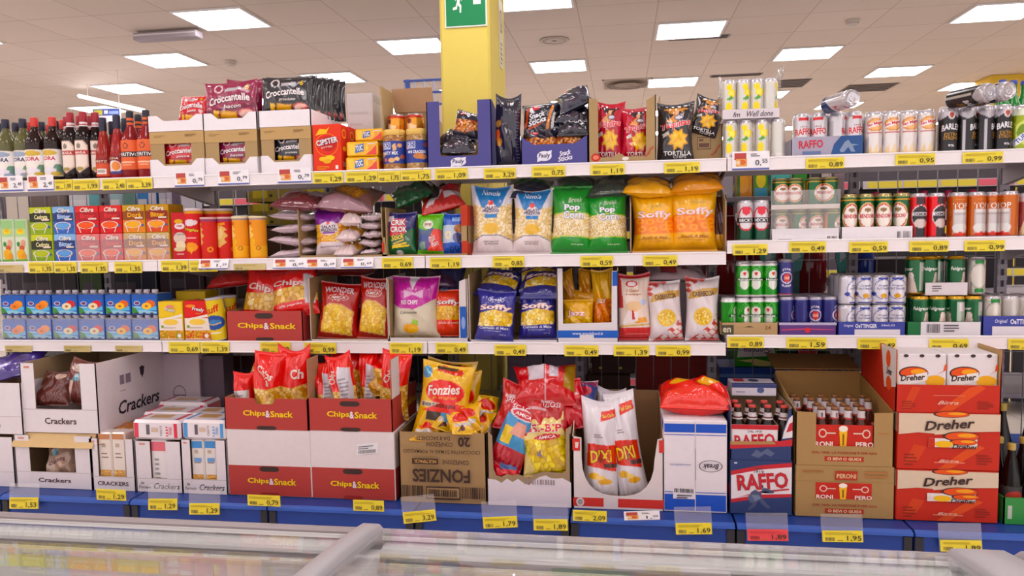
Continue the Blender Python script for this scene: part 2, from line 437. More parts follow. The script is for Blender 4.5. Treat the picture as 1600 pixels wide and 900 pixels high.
def bottle_proto(name, r, h, glass, prof, lab=None, cap=None, neck=None, cat='bottle'):
    """prof: (radius fraction, height fraction); lab: (v0, v1, half-angle, base, ops, texts); cap: (v0, colour); neck: (v0, v1, colour, ops, texts)"""
    mb = MB()
    if isinstance(glass, tuple):      # printed or filled: cells of colour show through the clear wall
        zz = np.linspace(0, prof[-1][1], 56); n = 96; aa = np.interp(zz, [p[1] for p in prof], [p[0] for p in prof]); th = np.arange(n)/n*2*np.pi
        U, V = np.tile(np.arange(n)/n, 56), np.repeat(zz, n)
        mb.grid(np.stack([r*np.repeat(aa, n)*np.cos(np.tile(th, 56)), r*np.repeat(aa, n)*np.sin(np.tile(th, 56)), V*h], 1), n, 56, _fill(glass, U, V, h/(6.283*r)), True, True)
    else: mb.lathe([(r*a, h*z) for a, z in prof], 36, glass)
    o = mb.build(name, GLASS)
    def rad(z): return r*np.interp(z, [p[1] for p in prof], [p[0] for p in prof])
    def patch(nm, v0, v1, ha, base, ops, texts):
        nu, nv = 48, 40; U, V = np.meshgrid(np.linspace(0, 1, nu), np.linspace(0, 1, nv)); U = U.ravel(); V = V.ravel()
        def SF(u, v, off=0):
            z = v0+(v1-v0)*np.asarray(v, float); t = -np.pi/2+(np.asarray(u, float)-.5)*2*math.radians(ha); q = rad(z)+.0009+off
            return np.stack([q*np.cos(t), q*np.sin(t), z*h], -1)
        l = MB(); l.grid(SF(U, V), nu, nv, paint(U, V, base, ops, (v1-v0)*h/(2*math.radians(ha)*r)))
        for t_ in texts:
            kw = t_[6] if len(t_) > 6 else {}
            put_text(l, SF, 2*math.radians(ha)*r, (v1-v0)*h, *t_[:6], off=.0006, **kw)
        kid(l.build(nm, PAPER, o), o)
    if lab: patch('label', *lab)
    if neck: patch('neck_label', neck[0], neck[1], 178, neck[2], neck[3] if len(neck) > 3 else (), neck[4] if len(neck) > 4 else ())
    if cap:
        c = MB(); q = rad(cap[0]+.01)+.0016
        c.lathe([(q*.98, cap[0]*h), (q, (cap[0]+.005)*h), (q, .992*h), (q*.93, 1.003*h), (.0004, 1.004*h)], 24, cap[1]); kid(c.build('cap', PLAST, o), o)
    return Proto(o, cat)
def tube_proto(name, r, h, base, ops=(), texts=(), lid='e8e2e0', rim='b9b4b8', cat='crisp tube'):
    n, nv = 80, 60; th = -1.5*np.pi+np.arange(n)/n*2*np.pi; s = (th+np.pi/2)/np.pi+.5; zs = np.linspace(.012, .95, nv)
    U, V = np.tile(s, nv), np.repeat(zs, n); mb = MB()
    mb.grid(np.stack([r*np.cos(np.tile(th, nv)), r*np.sin(np.tile(th, nv)), V*h], 1), n, nv, paint(U, V, base, ops, h/(np.pi*r)), True, True)
    mb.lathe([(r*.9, 0), (r*1.02, 0), (r*1.02, h*.014), (r, h*.016)], 40, rim)
    def SF(u, v, off=0):
        t = -np.pi/2+(np.asarray(u, float)-.5)*np.pi
        return np.stack([(r+off)*np.cos(t), (r+off)*np.sin(t), np.asarray(v, float)*h], -1)
    for t_ in texts:
        kw = t_[6] if len(t_) > 6 else {}
        put_text(mb, SF, np.pi*r, h, *t_[:6], off=.0007, **kw)
    o = mb.build(name, CARD)
    l = MB(); l.lathe([(r, h*.948), (r*1.05, h*.95), (r*1.05, h*.99), (r*1.0, h), (r*.9, h*.992), (.0005, h*.992)], 40, lid); kid(l.build('lid', PLAST, o), o)
    return Proto(o, cat)
# ------------------------------------------------------------------ the room
CZ = 2.99
def tile_mat(name, c1, c2, bw, bh, mort, mc, rough, spec=.3, bump=.1):
    m = bpy.data.materials.new(name); m.use_nodes = True; nt = m.node_tree; p = nt.nodes['Principled BSDF']
    tc = nt.nodes.new('ShaderNodeTexCoord'); b = nt.nodes.new('ShaderNodeTexBrick'); b.offset = 0; b.squash = 1
    b.inputs['Scale'].default_value = 1; b.inputs['Brick Width'].default_value = bw; b.inputs['Row Height'].default_value = bh
    b.inputs['Mortar Size'].default_value = mort; b.inputs['Mortar Smooth'].default_value = .2
    b.inputs['Color1'].default_value = (*H(c1), 1); b.inputs['Color2'].default_value = (*H(c2), 1); b.inputs['Mortar'].default_value = (*H(mc), 1)
    nt.links.new(tc.outputs['Object'], b.inputs['Vector'])
    nz = nt.nodes.new('ShaderNodeTexNoise'); nz.inputs['Scale'].default_value = 90; nz.inputs['Detail'].default_value = 4
    nt.links.new(tc.outputs['Object'], nz.inputs['Vector'])
    bp = nt.nodes.new('ShaderNodeBump'); bp.inputs['Strength'].default_value = bump; bp.inputs['Distance'].default_value = .003
    nt.links.new(nz.outputs['Fac'], bp.inputs['Height']); nt.links.new(bp.outputs[0], p.inputs['Normal'])
    nt.links.new(b.outputs['Color'], p.inputs['Base Color']); p.inputs['Roughness'].default_value = rough; p.inputs['Specular IOR Level'].default_value = spec
    return m
TX, TY = .585, .535
OX, OY = -1.155, 1.93      # a tile corner, so the lamps sit in the grid
b = MB(); b.add([(-11*TX, -12*TY, 0), (19*TX, -12*TY, 0), (19*TX, 20*TY, 0), (-11*TX, 20*TY, 0)], [(0, 3, 2, 1)], 'd8ccc4')
struct(b.build('ceiling', tile_mat('ceiling_tiles', 'e2d3c8', 'ddcec2', TX, TY, .004, 'bfaea2', .9, .1)), (OX, OY, CZ))
b = MB(); b.add([(-8, -4.6, 0), (10, -4.6, 0), (10, 12.6, 0), (-8, 12.6, 0)], [(0, 1, 2, 3)], 'b9a694')
struct(b.build('floor', tile_mat('floor_tiles', 'efe6de', 'ebe1d9', .4, .4, .004, 'bdb2a6', .25, .5, .02)))
for nm, a in (('wall_far', (-8, 12.6, 10, 12.75)), ('wall_left', (-8.15, -4.6, -8, 12.75)), ('wall_right', (10, -4.6, 10.15, 12.75))):
    b = MB(); b.box(a[0], a[1], 0, a[2], a[3], CZ+.02, 'e9e2da'); struct(b.build(nm, PAINTW))
# ceiling lamps: a chequered layout over the whole shop
kc = 0; lamp = None
names_c = {(0, 0): 'nearest upper left', }
cells = [(c, r) for r in range(-5, 9) for c in range(-3, 8) if (c+r) % 2 == 0]
fr = MB(); fr.box(-.275, -.25, -.012, .275, -.232, 0, 'e9e6e6', .002); fr.box(-.275, .232, -.012, .275, .25, 0, 'e9e6e6', .002)
fr.box(-.275, -.232, -.012, -.258, .232, 0, 'e9e6e6', .002); fr.box(.258, -.232, -.012, .275, .232, 0, 'e9e6e6', .002)
for i, (c, r) in enumerate(cells):
    x, y = OX+TX*(2*c+.5), OY+TY*(2*r+.5)
    front = r < 0
    lab = 'square white ceiling lamp panel over the aisle, out of the frame' if front else \
        'square lit ceiling panel, %s row beyond the shelves, %s' % (('first', 'second', 'third', 'fourth', 'fifth', 'sixth', 'seventh', 'eighth', 'ninth')[r], 'column %d from left' % (c+4))
    if lamp is None:
        lamp = tag(fr.build('ceiling_lamp', PAINT), lab, 'ceiling lamp', 'lit ceiling panels', at=(x, y, CZ-.001))
        d = MB(); d.box(-.258, -.232, -.009, .258, .232, -.004, 'ffffff'); kid(d.build('diffuser', LIGHT, lamp), lamp)
    else: clone(lamp, lab, (x, y, CZ-.001), group='lit ceiling panels')
# ceiling fittings
def cpx(px, py, z=CZ): p = on_z(px, py, z); return p
b = MB(); b.lathe([(.02, 0), (.11, 0), (.125, -.006), (.12, -.012), (.02, -.010)], 40, 'c4b4aa')
b.lathe([(.09, -.0125), (.1, -.013), (.1, -.0135), (.09, -.0135)], 40, 'a8978d')
tag(b.build('ceiling_speaker', PAINT), 'round flush speaker grille in the ceiling right of the yellow column', 'speaker', at=cpx(866, 62))
b = MB(); b.lathe([(.05, 0), (.055, -.012), (.045, -.03), (.03, -.05), (.001, -.052)], 28, 'cfc2b8'); b.lathe([(.032, -.026), (.048, -.03), (.032, -.034)], 20, '5a4a44')
det = tag(b.build('smoke_detector', PLAST), 'small round smoke detector on the ceiling above the big cans at upper right', 'smoke detector', at=cpx(1332, 31))
clone(det, 'small smoke detector on the ceiling right of the upper left lamp panels', cpx(360, 95))
b = MB()
for i in range(9): b.prism([(-.25, -.004-.002*i), (.25, -.004-.002*i), (.25, -.008-.002*i), (-.25, -.008-.002*i)], -.22+.05*i, -.2+.05*i, 'b8a698')
b.box(-.27, -.25, -.01, .27, -.235, 0, 'c4b4a6'); b.box(-.27, .235, -.01, .27, .25, 0, 'c4b4a6'); b.box(-.27, -.25, -.01, -.255, .25, 0, 'c4b4a6'); b.box(.255, -.25, -.01, .27, .25, 0, 'c4b4a6')
for rr in (.2, .15): b.lathe([(rr, -.012), (rr+.02, -.03), (rr+.025, -.03), (rr+.004, -.012)], 32, '7d6a5c')
tag(b.build('ceiling_air_diffuser', PAINT), 'square air diffuser with a curved slot in the ceiling above the red bags', 'air vent', at=cpx(980, 130))
def vent(label, px, py, wx, wy, c, dz=.004):
    b = MB(); b.box(-wx/2, -wy/2, -dz, wx/2, wy/2, 0, c, .001)
    for i in range(5): b.box(-wx/2+.02, -wy/2+wy*(i+.35)/5, -dz-.006, wx/2-.02, -wy/2+wy*(i+.65)/5, -dz, '6e625e')
    return tag(b.build('slatted_ceiling_panel', PAINT), label, 'air vent', at=cpx(px, py))
vent('dark slatted panel in the ceiling behind the lemon cans', 1222, 131, .55, .48, '5b4d48')  # dark grey slatted panels set in the ceiling grid
vent('dark slatted panel in the ceiling left of a far lamp', 1356, 137, .55, .48, '5b4d48')
vent('added grey strip for the grey half of the lamp panel right of the speaker', 1091, 58, .53, .1, '9a8f92')  # slatted strip added for the grey, unlit-looking half of the lamp panel
vent('long narrow grey grille in the ceiling behind the black crisp bags', 1150, 117, .55, .1, '8f8078')
b = MB(); b.box(-.27, -.05, -.075, .27, .05, -.02, 'a59aa2', .006); b.box(-.26, -.055, -.045, .26, -.05, -.035, 'd8d0d2')  # grey bar of a vent hung under the ceiling
for sx in (-.25, .25): b.tube([(sx, 0, -.03), (sx, 0, 0)], .006, '9c9296')
tag(b.build('hanging_vent_bar', PAINT), 'grey hanging vent bar under the ceiling at upper left', 'fan heater', at=cpx(262, 47))
# hanging tube lamp and hanging aisle sign at far left
p0, p1 = on_y(124, 150, 4.2), on_y(224, 173, 3.2)
b = MB(); b.tube([p0, p1], .02, 'f4f2f4', 10); tl = b.build('hanging_tube_lamp', emit_mat('tube_lamp', (1, .97, 1), 3.5))
w = MB()
for k in (.15, .66): q = p0+(p1-p0)*k; w.tube([q, (q[0], q[1], CZ)], .003, 'e6e0dc', 6)
kid(w.build('suspension_wire', PAINT, tl), tl)
tag(tl, 'slim tilted fluorescent tube lamp hanging above the bottles at far left', 'tube lamp')
p = on_y(167, 178, 4.6); b = MB(); b.box(-.16, -.01, -.1, .16, .01, .06, 'e9e4ea', .003)
sf = front_face(-.16, .16, -.1, .06, -.01)
flat_print(b, sf, .32, .16, [('r', .02, .5, .98, .96, '3f55a8'), ('r', .06, .56, .36, .9, 'd8cf3a'), ('r', .42, .62, .56, .86, 'dfe3f2'), ('r', .6, .6, .94, .8, '8fa4da')], ())
for sx in (-.12, .12): b.tube([(sx, 0, .06), (sx, 0, CZ-p[2])], .002, 'd6d0cc', 6)
tag(b.build('hanging_sign', PLAST), 'white hanging sign with a blue and yellow band behind the bottles', 'sign', at=p, rot=(0, 0, .1))
# yellow column with the exit sign
CX0, CX1, CY0, CY1 = 1.19, 1.443, .6, 1.09
b = MB(); b.box(CX0, CY0, 0, CX1, CY1, CZ, 'e2cc62', .012); colm = struct(b.build('column', PAINTW))
e = on_y(728, 16, CY0)[0]; sz = on_y(728, 43, CY0)[2]
def sign_face(W_, H_, y): return front_face(-W_/2, W_/2, 0, H_, y)
b = MB(); b.box(-.107, -.006, 0, .107, 0, .215, 'dfe8e0', .002)
man = [(.28, .66), (.36, .76), (.46, .78), (.52, .74), (.6, .64), (.57, .6), (.5, .67), (.47, .55), (.55, .48), (.53, .28), (.46, .28), (.47, .43), (.38, .5), (.36, .38), (.18, .36), (.18, .43), (.3, .45), (.36, .58), (.37, .68), (.31, .62), (.28, .6)]
man = [(.1+u*.55, .1+v*.82) for u, v in man]
flat_print(b, sign_face(.214, .215, -.006), .214, .215, [('r', .035, .035, .965, .965, '14854f'), ('p', man, 'e6e9e4'), ('e', .4, .82, .042, .045, 'e6e9e4'),
    ('p', [(.46, .76), (.54, .76), (.54, .83), (.62, .73), (.54, .63), (.54, .7), (.46, .7)], 'e6e9e4'), ('r', .68, .5, .86, .93, 'e6e9e4')], ())
tag(b.build('exit_sign', PLAST), 'green exit sign with a white running figure and arrow on the yellow column', 'sign', at=(e, CY0-.0005, sz))
b = MB(); b.box(0, -.055, 0, .003, .055, .36, 'd9d2b8', .001)
flat_print(b, right_face(-.055, .055, 0, .36, .003), .11, .36, [('g', .5, .68, .42, .17, '8a4a52', .62), ('r', .44, .55, .52, .8, '57504c'), ('r', .5, .6, .62, .66, '57504c')]+lines(.2, .05, .85, .4, 5, '77706a'), ())
p = on_y(784, 25, CY0+.36)
tag(b.build('notice_sign', PAPER), 'narrow white notice with a red ring on the side of the yellow column', 'sign', at=(CX1+.0005, CY0+.34, on_y(784, 108, CY0+.36)[2]))
# the second yellow column, far right, and a far counter
q0, q1 = on_z(1517, 128, CZ), on_z(1548, 117, CZ)
b = MB(); b.box(q1[0], q1[1], 0, q1[0]+1.1, q1[1]+(q0[1]-q1[1]), CZ, 'e9c23e', .01); struct(b.build('pillar', PAINTW))
p = on_y(672, 165, 3.0); b = MB()
for z in (.0, .1, .2): b.box(-.22, -.015, z, .22, .015, z+.018, '4a63b8', .002)
for x in np.linspace(-.22, .2, 6): b.box(x, -.01, -.4, x+.012, .01, .21, 'c9d2e8', .001)
for x in (-.2, .19): b.box(x, -.02, -p[2]+.02, x+.03, .02, .22, '4a63b8', .002)
tag(b.build('wire_rack', PAINT), 'blue and white wire rack standing behind the yellow column', 'rack', at=p)

# ------------------------------------------------------------------ the gondola
RB = {'T': 1.58, '2': 1.2065, '3': .8364}; RBR = {'T': 1.58, '2': 1.2504, '3': .8689}
secs = [(-1.25, 'far left'), (0, 'second'), (1.25, 'third'), (2.5, 'fourth'), (3.75, 'far right')]
rown = {'T': 'top', '2': 'second', '3': 'third'}
def shelf(x0, z, label):
    b = MB(); b.box(.003, .006, .03, 1.247, .47, .046, 'cfc6ca', .002); b.box(.003, .44, .012, 1.247, .47, .03, 'cfc6ca')
    o = tag(b.build('shelf', PAINT), label, 'shelf', 'white metal shelves of the gondola', at=(x0, 0, z))
    r = MB(); r.box(.002, -.006, 0, 1.248, .004, .052, 'ebe2e4', .0015); r.box(.002, -.009, .046, 1.248, -.006, .052, 'f2ecee', .001); r.box(.002, -.009, 0, 1.248, -.006, .005, 'f2ecee', .001)
    r.box(.002, .004, 0, 1.248, .02, .004, 'ded6d8'); kid(r.build('price_rail', PAINT, o), o)
    for sx in (.008, 1.234):
        k = MB(); k.prism([(.47, -.06), (.47, .03), (.03, .03), (.03, .012)], sx, sx+.006, 'b9b0b4', 'yz'); kid(k.build('bracket', PAINT, o), o)
    return o
for x0, sn in secs:
    for k in ('T', '2', '3'):
        shelf(x0, (RBR if x0 >= 2.5 else RB)[k], 'white metal shelf, %s from the top, in the %s bay' % ({'T': 'first', '2': 'second', '3': 'third'}[k], {'far left': 'far left', 'second': 'second', 'third': 'middle', 'fourth': 'fourth', 'far right': 'far right'}[sn]))
for i in range(-2, 8):
    x = .625*i
    b = MB(); zt = 1.62 if True else 0
    b.box(x-.02, .478, 0, x-.006, .51, 1.63, '8f8890', .002); b.box(x+.006, .478, 0, x+.02, .51, 1.63, '8f8890', .002); b.box(x-.008, .49, 0, x+.008, .51, 1.63, '6d666e')
    for j in range(26):
        z = .3+j*.05; b.box(x-.02, .4775, z, x+.02, .479, z+.022, '9b949c')
    tag(b.build('upright', PAINT), 'grey slotted steel upright post, %s of the gondola' % (('first', 'second', 'third', 'fourth', 'fifth', 'sixth', 'seventh', 'eighth', 'ninth', 'tenth')[i+2] + ' from the left'), 'post', 'slotted uprights')
for i in range(-2, 7):
    x = .625*i+.022; b = MB()
    for z in np.arange(.36, 1.62, .21): b.tube([(0, 0, z), (.581, 0, z)], .0022, 'aaa2a8', 6)
    for k in range(8): b.tube([(.581*k/7, .004, .3), (.581*k/7, .004, 1.62)], .0022, '8d858b', 6)
    tag(b.build('wire_back_panel', PAINT), 'wire mesh back panel, %s in the gondola' % (('first', 'second', 'third', 'fourth', 'fifth', 'sixth', 'seventh', 'eighth', 'ninth')[i+2] + ' from the left'), 'wire panel', 'wire back panels', at=(x, .488, 0))
for i in range(-2, 8):
    x = .625*i; b = MB()
    b.box(.004, -.27, .228, .621, .47, .244, '1c3c88', .002)
    o = tag(b.build('base_shelf', PAINT), 'blue metal base shelf, %s along the bottom' % (('first', 'second', 'third', 'fourth', 'fifth', 'sixth', 'seventh', 'eighth', 'ninth', 'tenth')[i+2] + ' from the left'), 'shelf', 'blue base shelves', at=(x, 0, 0))
    l = MB(); l.prism([(-.27, .244), (-.285, .236), (-.288, .226), (-.272, .222)], .004, .621, '2c54ac', 'yz'); kid(l.build('front_lip', PAINT, o), o)
    f = MB(); f.prism([(-.272, .222), (-.275, .05), (-.255, .0), (-.24, .0), (-.255, .222)], .004, .621, '113c92', 'yz')
    for j in range(18): f.box(.03+j*.0325, -.06, .2442, .04+j*.0325, -.05, .2446, '16306c')
    kid(f.build('plinth', PAINT, o), o)
    for sx in ((.004, .022) if i % 1 == 0 else ()):
        k = MB(); X = .004 if sx == .004 else .591
        k.box(X, -.281, .1, X+.03, -.274, .222, '26242c', .002); k.lathe([(.0005, -.284), (.004, -.283), (.004, -.279)], 12, 'b9b9bd', cx=X+.015, cy=.15, axis='y'); kid(k.build('bracket', PAINT, o), o)

# ------------------------------------------------------------------ price tags
TAGN = 0
BARC = '6a6040'
def price(x0, x1, yc, row, text, under, kind='yellow', hpx=17, rot=0, dx=0, Y=None, holder=None):
    global TAGN; TAGN += 1
    Yp = -.0105 if Y is None else Y
    a, b_ = on_y(x0, yc, Yp), on_y(x1, yc, Yp); w = b_[0]-a[0]; z = on_y((x0+x1)/2, yc, Yp)[2]; h = (on_y((x0+x1)/2, yc-hpx/2, Yp)-on_y((x0+x1)/2, yc+hpx/2, Yp))[2]
    m = MB(); c = {'yellow': 'ead433', 'red': 'e8484e', 'white': 'f0ebf0', 'pale': 'c9b478'}[kind]
    m.box(-w/2, -.0015, -h/2, w/2, 0, h/2, c, .0004)
    sf = front_face(-w/2, w/2, -h/2, h/2, -.0015)
    if kind in ('yellow', 'red', 'pale'):
        ops = barcode(.07, .12, .3, .42, 12, BARC if kind != 'red' else '7a2a30', TAGN) + lines(.06, .68, .9, .9, 2, 'b39c22' if kind != 'red' else 'c23a42', TAGN) + [('r', .36, .14, .5, .2, '8a7a30')]
        flat_print(m, sf, w, h, ops, [(text, .78, .34, .36, .5, '3a3424', {'b': .01})] if text else [])
    elif kind == 'white':
        flat_print(m, sf, w, h, [('r', 0, 0, 1, .1, '5a63a8'), ('r', .06, .55, .38, .92, 'b8433e'), ('r', .1, .2, .4, .6, 'e2a24a'), ('e', .28, .42, .09, .14, 'd8662e'), ('e', .16, .4, .06, .12, 'e8c8a0')]+lines(.5, .72, .75, .92, 2, '6a6468', TAGN),
                   [(text[:-2], .7, .36, .16, .34, '2c2a40', {'b': .01}), (text[-2:], .88, .46, .14, .22, '2c2a40', {'b': .01})] if text else [])
    o = m.build('price_tag', PAPER)
    nm = {'yellow': 'yellow', 'red': 'red', 'white': 'white promotional', 'pale': 'bent yellow'}[kind]
    tag(o, '%s price tag%s under %s' % (nm, ' reading '+text.replace(',', ',') if text else '', under), 'price tag', 'price tags on the shelf edges', at=((a[0]+b_[0])/2, Yp, z), rot=(0, math.radians(-rot), 0))
    if holder:
        k = MB(); k.box(-w*.52, .0005, -h/2, w*.52, .0015, h/2+holder, 'ffffff'); kid(k.build('clear_holder', POCKET, o), o); o.rotation_euler[0] = math.radians(-8)
    return o

# ------------------------------------------------------------------ chest freezers in the foreground
FZ = .855
def freezer(x0, x1, label, lid_z, rail_c, fw=.04, fw2=.04):
    L = x1-x0; b = MB(); y0, y1 = -2.9, -1.885
    b.box(0, y0, 0, L, y0+.05, FZ-.02, 'd9d4d6'); b.box(0, y1-.05, 0, L, y1, FZ-.02, 'd9d4d6', .004); b.box(0, y0, 0, .04, y1, FZ-.02, 'd9d4d6'); b.box(L-.04, y0, 0, L, y1, FZ-.02, 'd9d4d6')
    b.box(.04, y0+.05, .3, L-.04, y1-.05, .32, 'e6e3e2')
    o = tag(b.build('chest_freezer', PAINT), label, 'freezer', 'chest freezers', at=(x0, 0, 0))
    r = MB(); r.prism([(y1-.014, FZ-.03), (y1-.014, FZ-.006), (y1-.004, FZ-.002), (y1+.008, FZ-.006), (y1+.01, FZ-.03)], 0, L, rail_c, 'yz'); r.box(0, y1-.018, FZ-.016, L, y1-.014, FZ-.01, 'f0eaea')
    r.box(0, y1-.034, FZ-.032, L, y1-.026, FZ-.022, '6e6058'); r.box(0, y1-.05, FZ-.04, L, y1-.04, FZ-.03, '8a7c72'); r.box(0, y1-.064, FZ-.05, L, y1-.056, FZ-.042, 'b8a89c'); r.box(0, y1-.026, FZ-.03, L, y1-.018, FZ-.022, '9a8a80'); kid(r.build('far_rail', PAINT, o), o)  # brown and grey strips stand in for reflection bands beside the rail
    g = MB(); P = []
    ys = np.linspace(y0+.1, y1-.016, 20)
    for x in (.01, L-.01):
        for y in ys: P.append((x, y, FZ-.012+lid_z+.05*math.sin((y-y0)/(y1-y0)*math.pi)))
    g.add(P, [(i, i+1, 21+i, 20+i) for i in range(19)], 'ffffff', True); kid(g.build('glass_lid', PANE, o), o)
    for X, q in ((0, fw), (L-fw2, fw2)):
        pts = [(y, FZ-.002+lid_z+.05*max(0, math.sin((y-y0)/(y1-y0)*math.pi))**.8) for y in np.linspace(y0+.1, y1-.03, 24)]
        z_ = pts[-1][1]; pts += [(y1-.012, z_-.008), (y1+.003, z_-.02), (y1+.012, z_-.04), (y1+.014, z_-.055)]
        P = []
        for i, (y, z) in enumerate(pts):
            e = .006; P += [(X+e, y, z), (X+q-e, y, z), (X+q, y-.004, z-.005), (X+q, y-.02, z-.026), (X, y-.02, z-.026), (X, y-.004, z-.005)]
        f = MB(); f.grid(np.array(P), 6, len(pts), 'a9a6ac', True, True); f.F += [(0, 1, 2, 3, 4, 5), tuple(6*(len(pts)-1)+i for i in range(6))]; f.Sm += [False, False]; kid(f.build('lid_frame', PLAST, o), o)
    return o
freezer(-1.1, 1.645, 'white chest freezer with a glass lid at lower left', 0, '8f8486', .04, .008)
freezer(1.648, 2.64, 'white chest freezer with a grey framed glass lid in the lower middle', .012, '9a9298', .034, .075)
freezer(2.66, 3.6, 'white chest freezer in the lower right corner', .012, '9a9298', .075)
# ------------------------------------------------------------------ top shelf
def T(t, cu, cv, w, h, c, **k): return (t, cu, cv, w, h, c, k)
BW, BWI = 'a68c68', '988060'     # corrugated board
WHT = 'ece6ea'
# --- bottles at the far left
bprof = [(.2, .012), (.9, 0), (1, .012), (1, .58), (.97, .63), (.8, .7), (.55, .76), (.4, .82), (.36, .86), (.36, .955), (.3, .985)]
def vermouth(glass, capc, word, wc, art):
    ops = [('r', .03, .02, .97, .98, 'e8dfd2'), ('r', .06, .04, .94, .96, 'efe9e0'), ('e', .5, .86, .3, .1, art), ('e', .2, .2, .2, .17, art), ('e', .82, .26, .16, .2, '6f9a86'), ('e', .5, .22, .26, .12, 'e9e2ea'), ('e', .76, .1, .18, .08, art), ('r', .12, .56, .88, .76, 'f2ecec')]
    return bottle_proto('vermouth_bottle', .043, .30, glass, bprof, (.08, .5, 92, 'cfc6b4', ops, [T(word, .5, .66, .5, .15, wc, b=.03)]), (.86, capc), cat='bottle')
vx = on_y(12, 250, .07)[0]
wb = vermouth('6c6a40', '23243a', 'CORA', '2a2850', '9aa7c0'); rb = vermouth('2a1512', 'd03a30', 'CORA', 'c8283a', 'd6b23c')
def bpos(px, Y): return (Xat(px, Y, 1.75), Y, ROW['T'])
for i, (px, Y) in enumerate(((12, .07), (39, .075))):
    wb.put('pale wine vermouth bottle with dark cap in the front row, %s' % nth(i, 9), bpos(px, Y), (0, 0, -5 if i else 0), 'vermouth bottles')
for i, (px, Y) in enumerate(((57, .06), (85, .065))):
    rb.put('dark vermouth bottle with red cap and white label, %s' % ('beside the pale wine bottles' if i == 0 else 'beside the shield-labelled bottles'), bpos(px, Y), (0, 0, 8-9*i), 'vermouth bottles')
am = bottle_proto('bitter_bottle', .039, .315, '1d0a0c', [(.2, .012), (.92, 0), (1, .012), (1, .6), (.95, .66), (.72, .73), (.48, .78), (.4, .83), (.38, .96), (.3, .985)],
    (.1, .6, 62, '1d0a0c', [('p', [(.04, .82), (.25, .97), (.75, .97), (.96, .82), (.96, .2), (.5, .02), (.04, .2)], 'd8b8a6'), ('p', [(.1, .8), (.28, .93), (.72, .93), (.9, .8), (.9, .24), (.5, .08), (.1, .24)], 'ecdcd0'), ('r', .02, .54, .98, .68, 'b8332c'), ('e', .5, .8, .12, .08, '8a7a6a'), ('e', .5, .14, .22, .06, 'a8924a')], [T('AMARA', .5, .61, .72, .08, 'f0dcd0')]), (.86, 'a51f30'),
    (.79, .855, 'e6d6d6', [('r', .0, .3, 1, .5, 'a51f30')]))
for i, (px, Y) in enumerate(((113, .06), (133, .055), (152, .085))):
    am.put('dark bitter bottle with burgundy cap and pointed cream label, %s' % nth(i, 3), bpos(px, Y), (0, 0, (-6, -2, 30)[i]), 'bitter bottles')
ap = bottle_proto('aperitif_bottle', .036, .285, 'b02a22', [(.2, .012), (.92, 0), (1, .012), (1, .36), (.92, .46), (.6, .66), (.42, .78), (.38, .97), (.3, .985)],
    (.06, .34, 75, 'd8512a', [('r', 0, .72, 1, 1, '8a1c22'), ('r', .3, .12, .8, .42, 'ece4de'), ('r', .36, .18, .74, .36, 'b4a8a2')], [T('SPRITZ', .5, .84, .7, .14, 'f0c8b0')]), (.79, '23233c'))
ap.put('red orange aperitif bottle with black cap and orange label', bpos(163, .06), group='aperitif bottles')
ap2 = bottle_proto('aperitif_bottle', .036, .295, 'b3282a', [(.2, .012), (.92, 0), (1, .012), (1, .36), (.92, .46), (.6, .66), (.42, .78), (.38, .97), (.3, .985)],
    (.08, .36, 70, '7a1a24', [('e', .5, .42, .4, .34, 'e8d8d0'), ('e', .6, .46, .22, .24, 'e4883a'), ('r', .06, .03, .94, .16, '3b3f8a')], [T('SODA', .45, .88, .6, .12, 'f2d8c0')]), (.79, '23233c'))
ap2.put('red aperitif bottle with an orange fruit picture low on the label', bpos(185, .06), group='aperitif bottles')
av = bottle_proto('aperitif_bottle', .044, .31, '9c1c24', [(.2, .012), (.92, 0), (1, .012), (1, .5), (.95, .58), (.66, .68), (.42, .76), (.34, .8), (.33, .97), (.28, .985)],
    (.14, .57, 80, 'e2622c', [('r', 0, .42, 1, .6, '2a2028'), ('r', .2, .22, .8, .26, 'f0c0a0'), ('r', .3, .14, .7, .17, 'f0c0a0'), ('g', .5, .8, .1, .1, '5a2a24', .5)], [T('APERITIVO', .5, .51, .9, .12, 'f2ece8')]), (.9, '22222e'),
    (.8, .9, 'e2622c', [('r', 0, .35, 1, .62, '33242a')]))
for i, (px, Y) in enumerate(((206, .065), (231, .06))):
    av.put('red aperitif bottle with black cap and big orange label, %s' % ('beside the fruit-label bottle' if i == 0 else 'beside the cracker cartons'), bpos(px, Y), (0, 0, 4*i), 'aperitif bottles')
back = [(wb, 28, .17), (wb, 68, .18), (rb, 102, .16), (wb, 90, .17), (rb, 76, .27), (am, 108, .16), (am, 128, .15), (am, 143, .17), (ap, 178, .17), (ap2, 198, .16), (av, 219, .16), (av, 228, .25), (rb, 46, .17), (wb, 5, .17)]
bn = {id(wb): 'pale vermouth bottle with dark cap', id(rb): 'dark vermouth bottle with red cap', id(am): 'dark bitter bottle with burgundy cap', id(ap): 'red aperitif bottle with black cap', id(ap2): 'red fruit aperitif bottle', id(av): 'red aperitif bottle with orange neck'}
cnt = {}
for pr, px, Y in back:
    k = cnt[id(pr)] = cnt.get(id(pr), -1)+1
    pr.put('%s in the rows behind, %s from the front' % (bn[id(pr)], ('first', 'second', 'third', 'fourth', 'fifth')[k]), bpos(px, Y), (0, 0, 15*k), 'bottles in the rows behind')
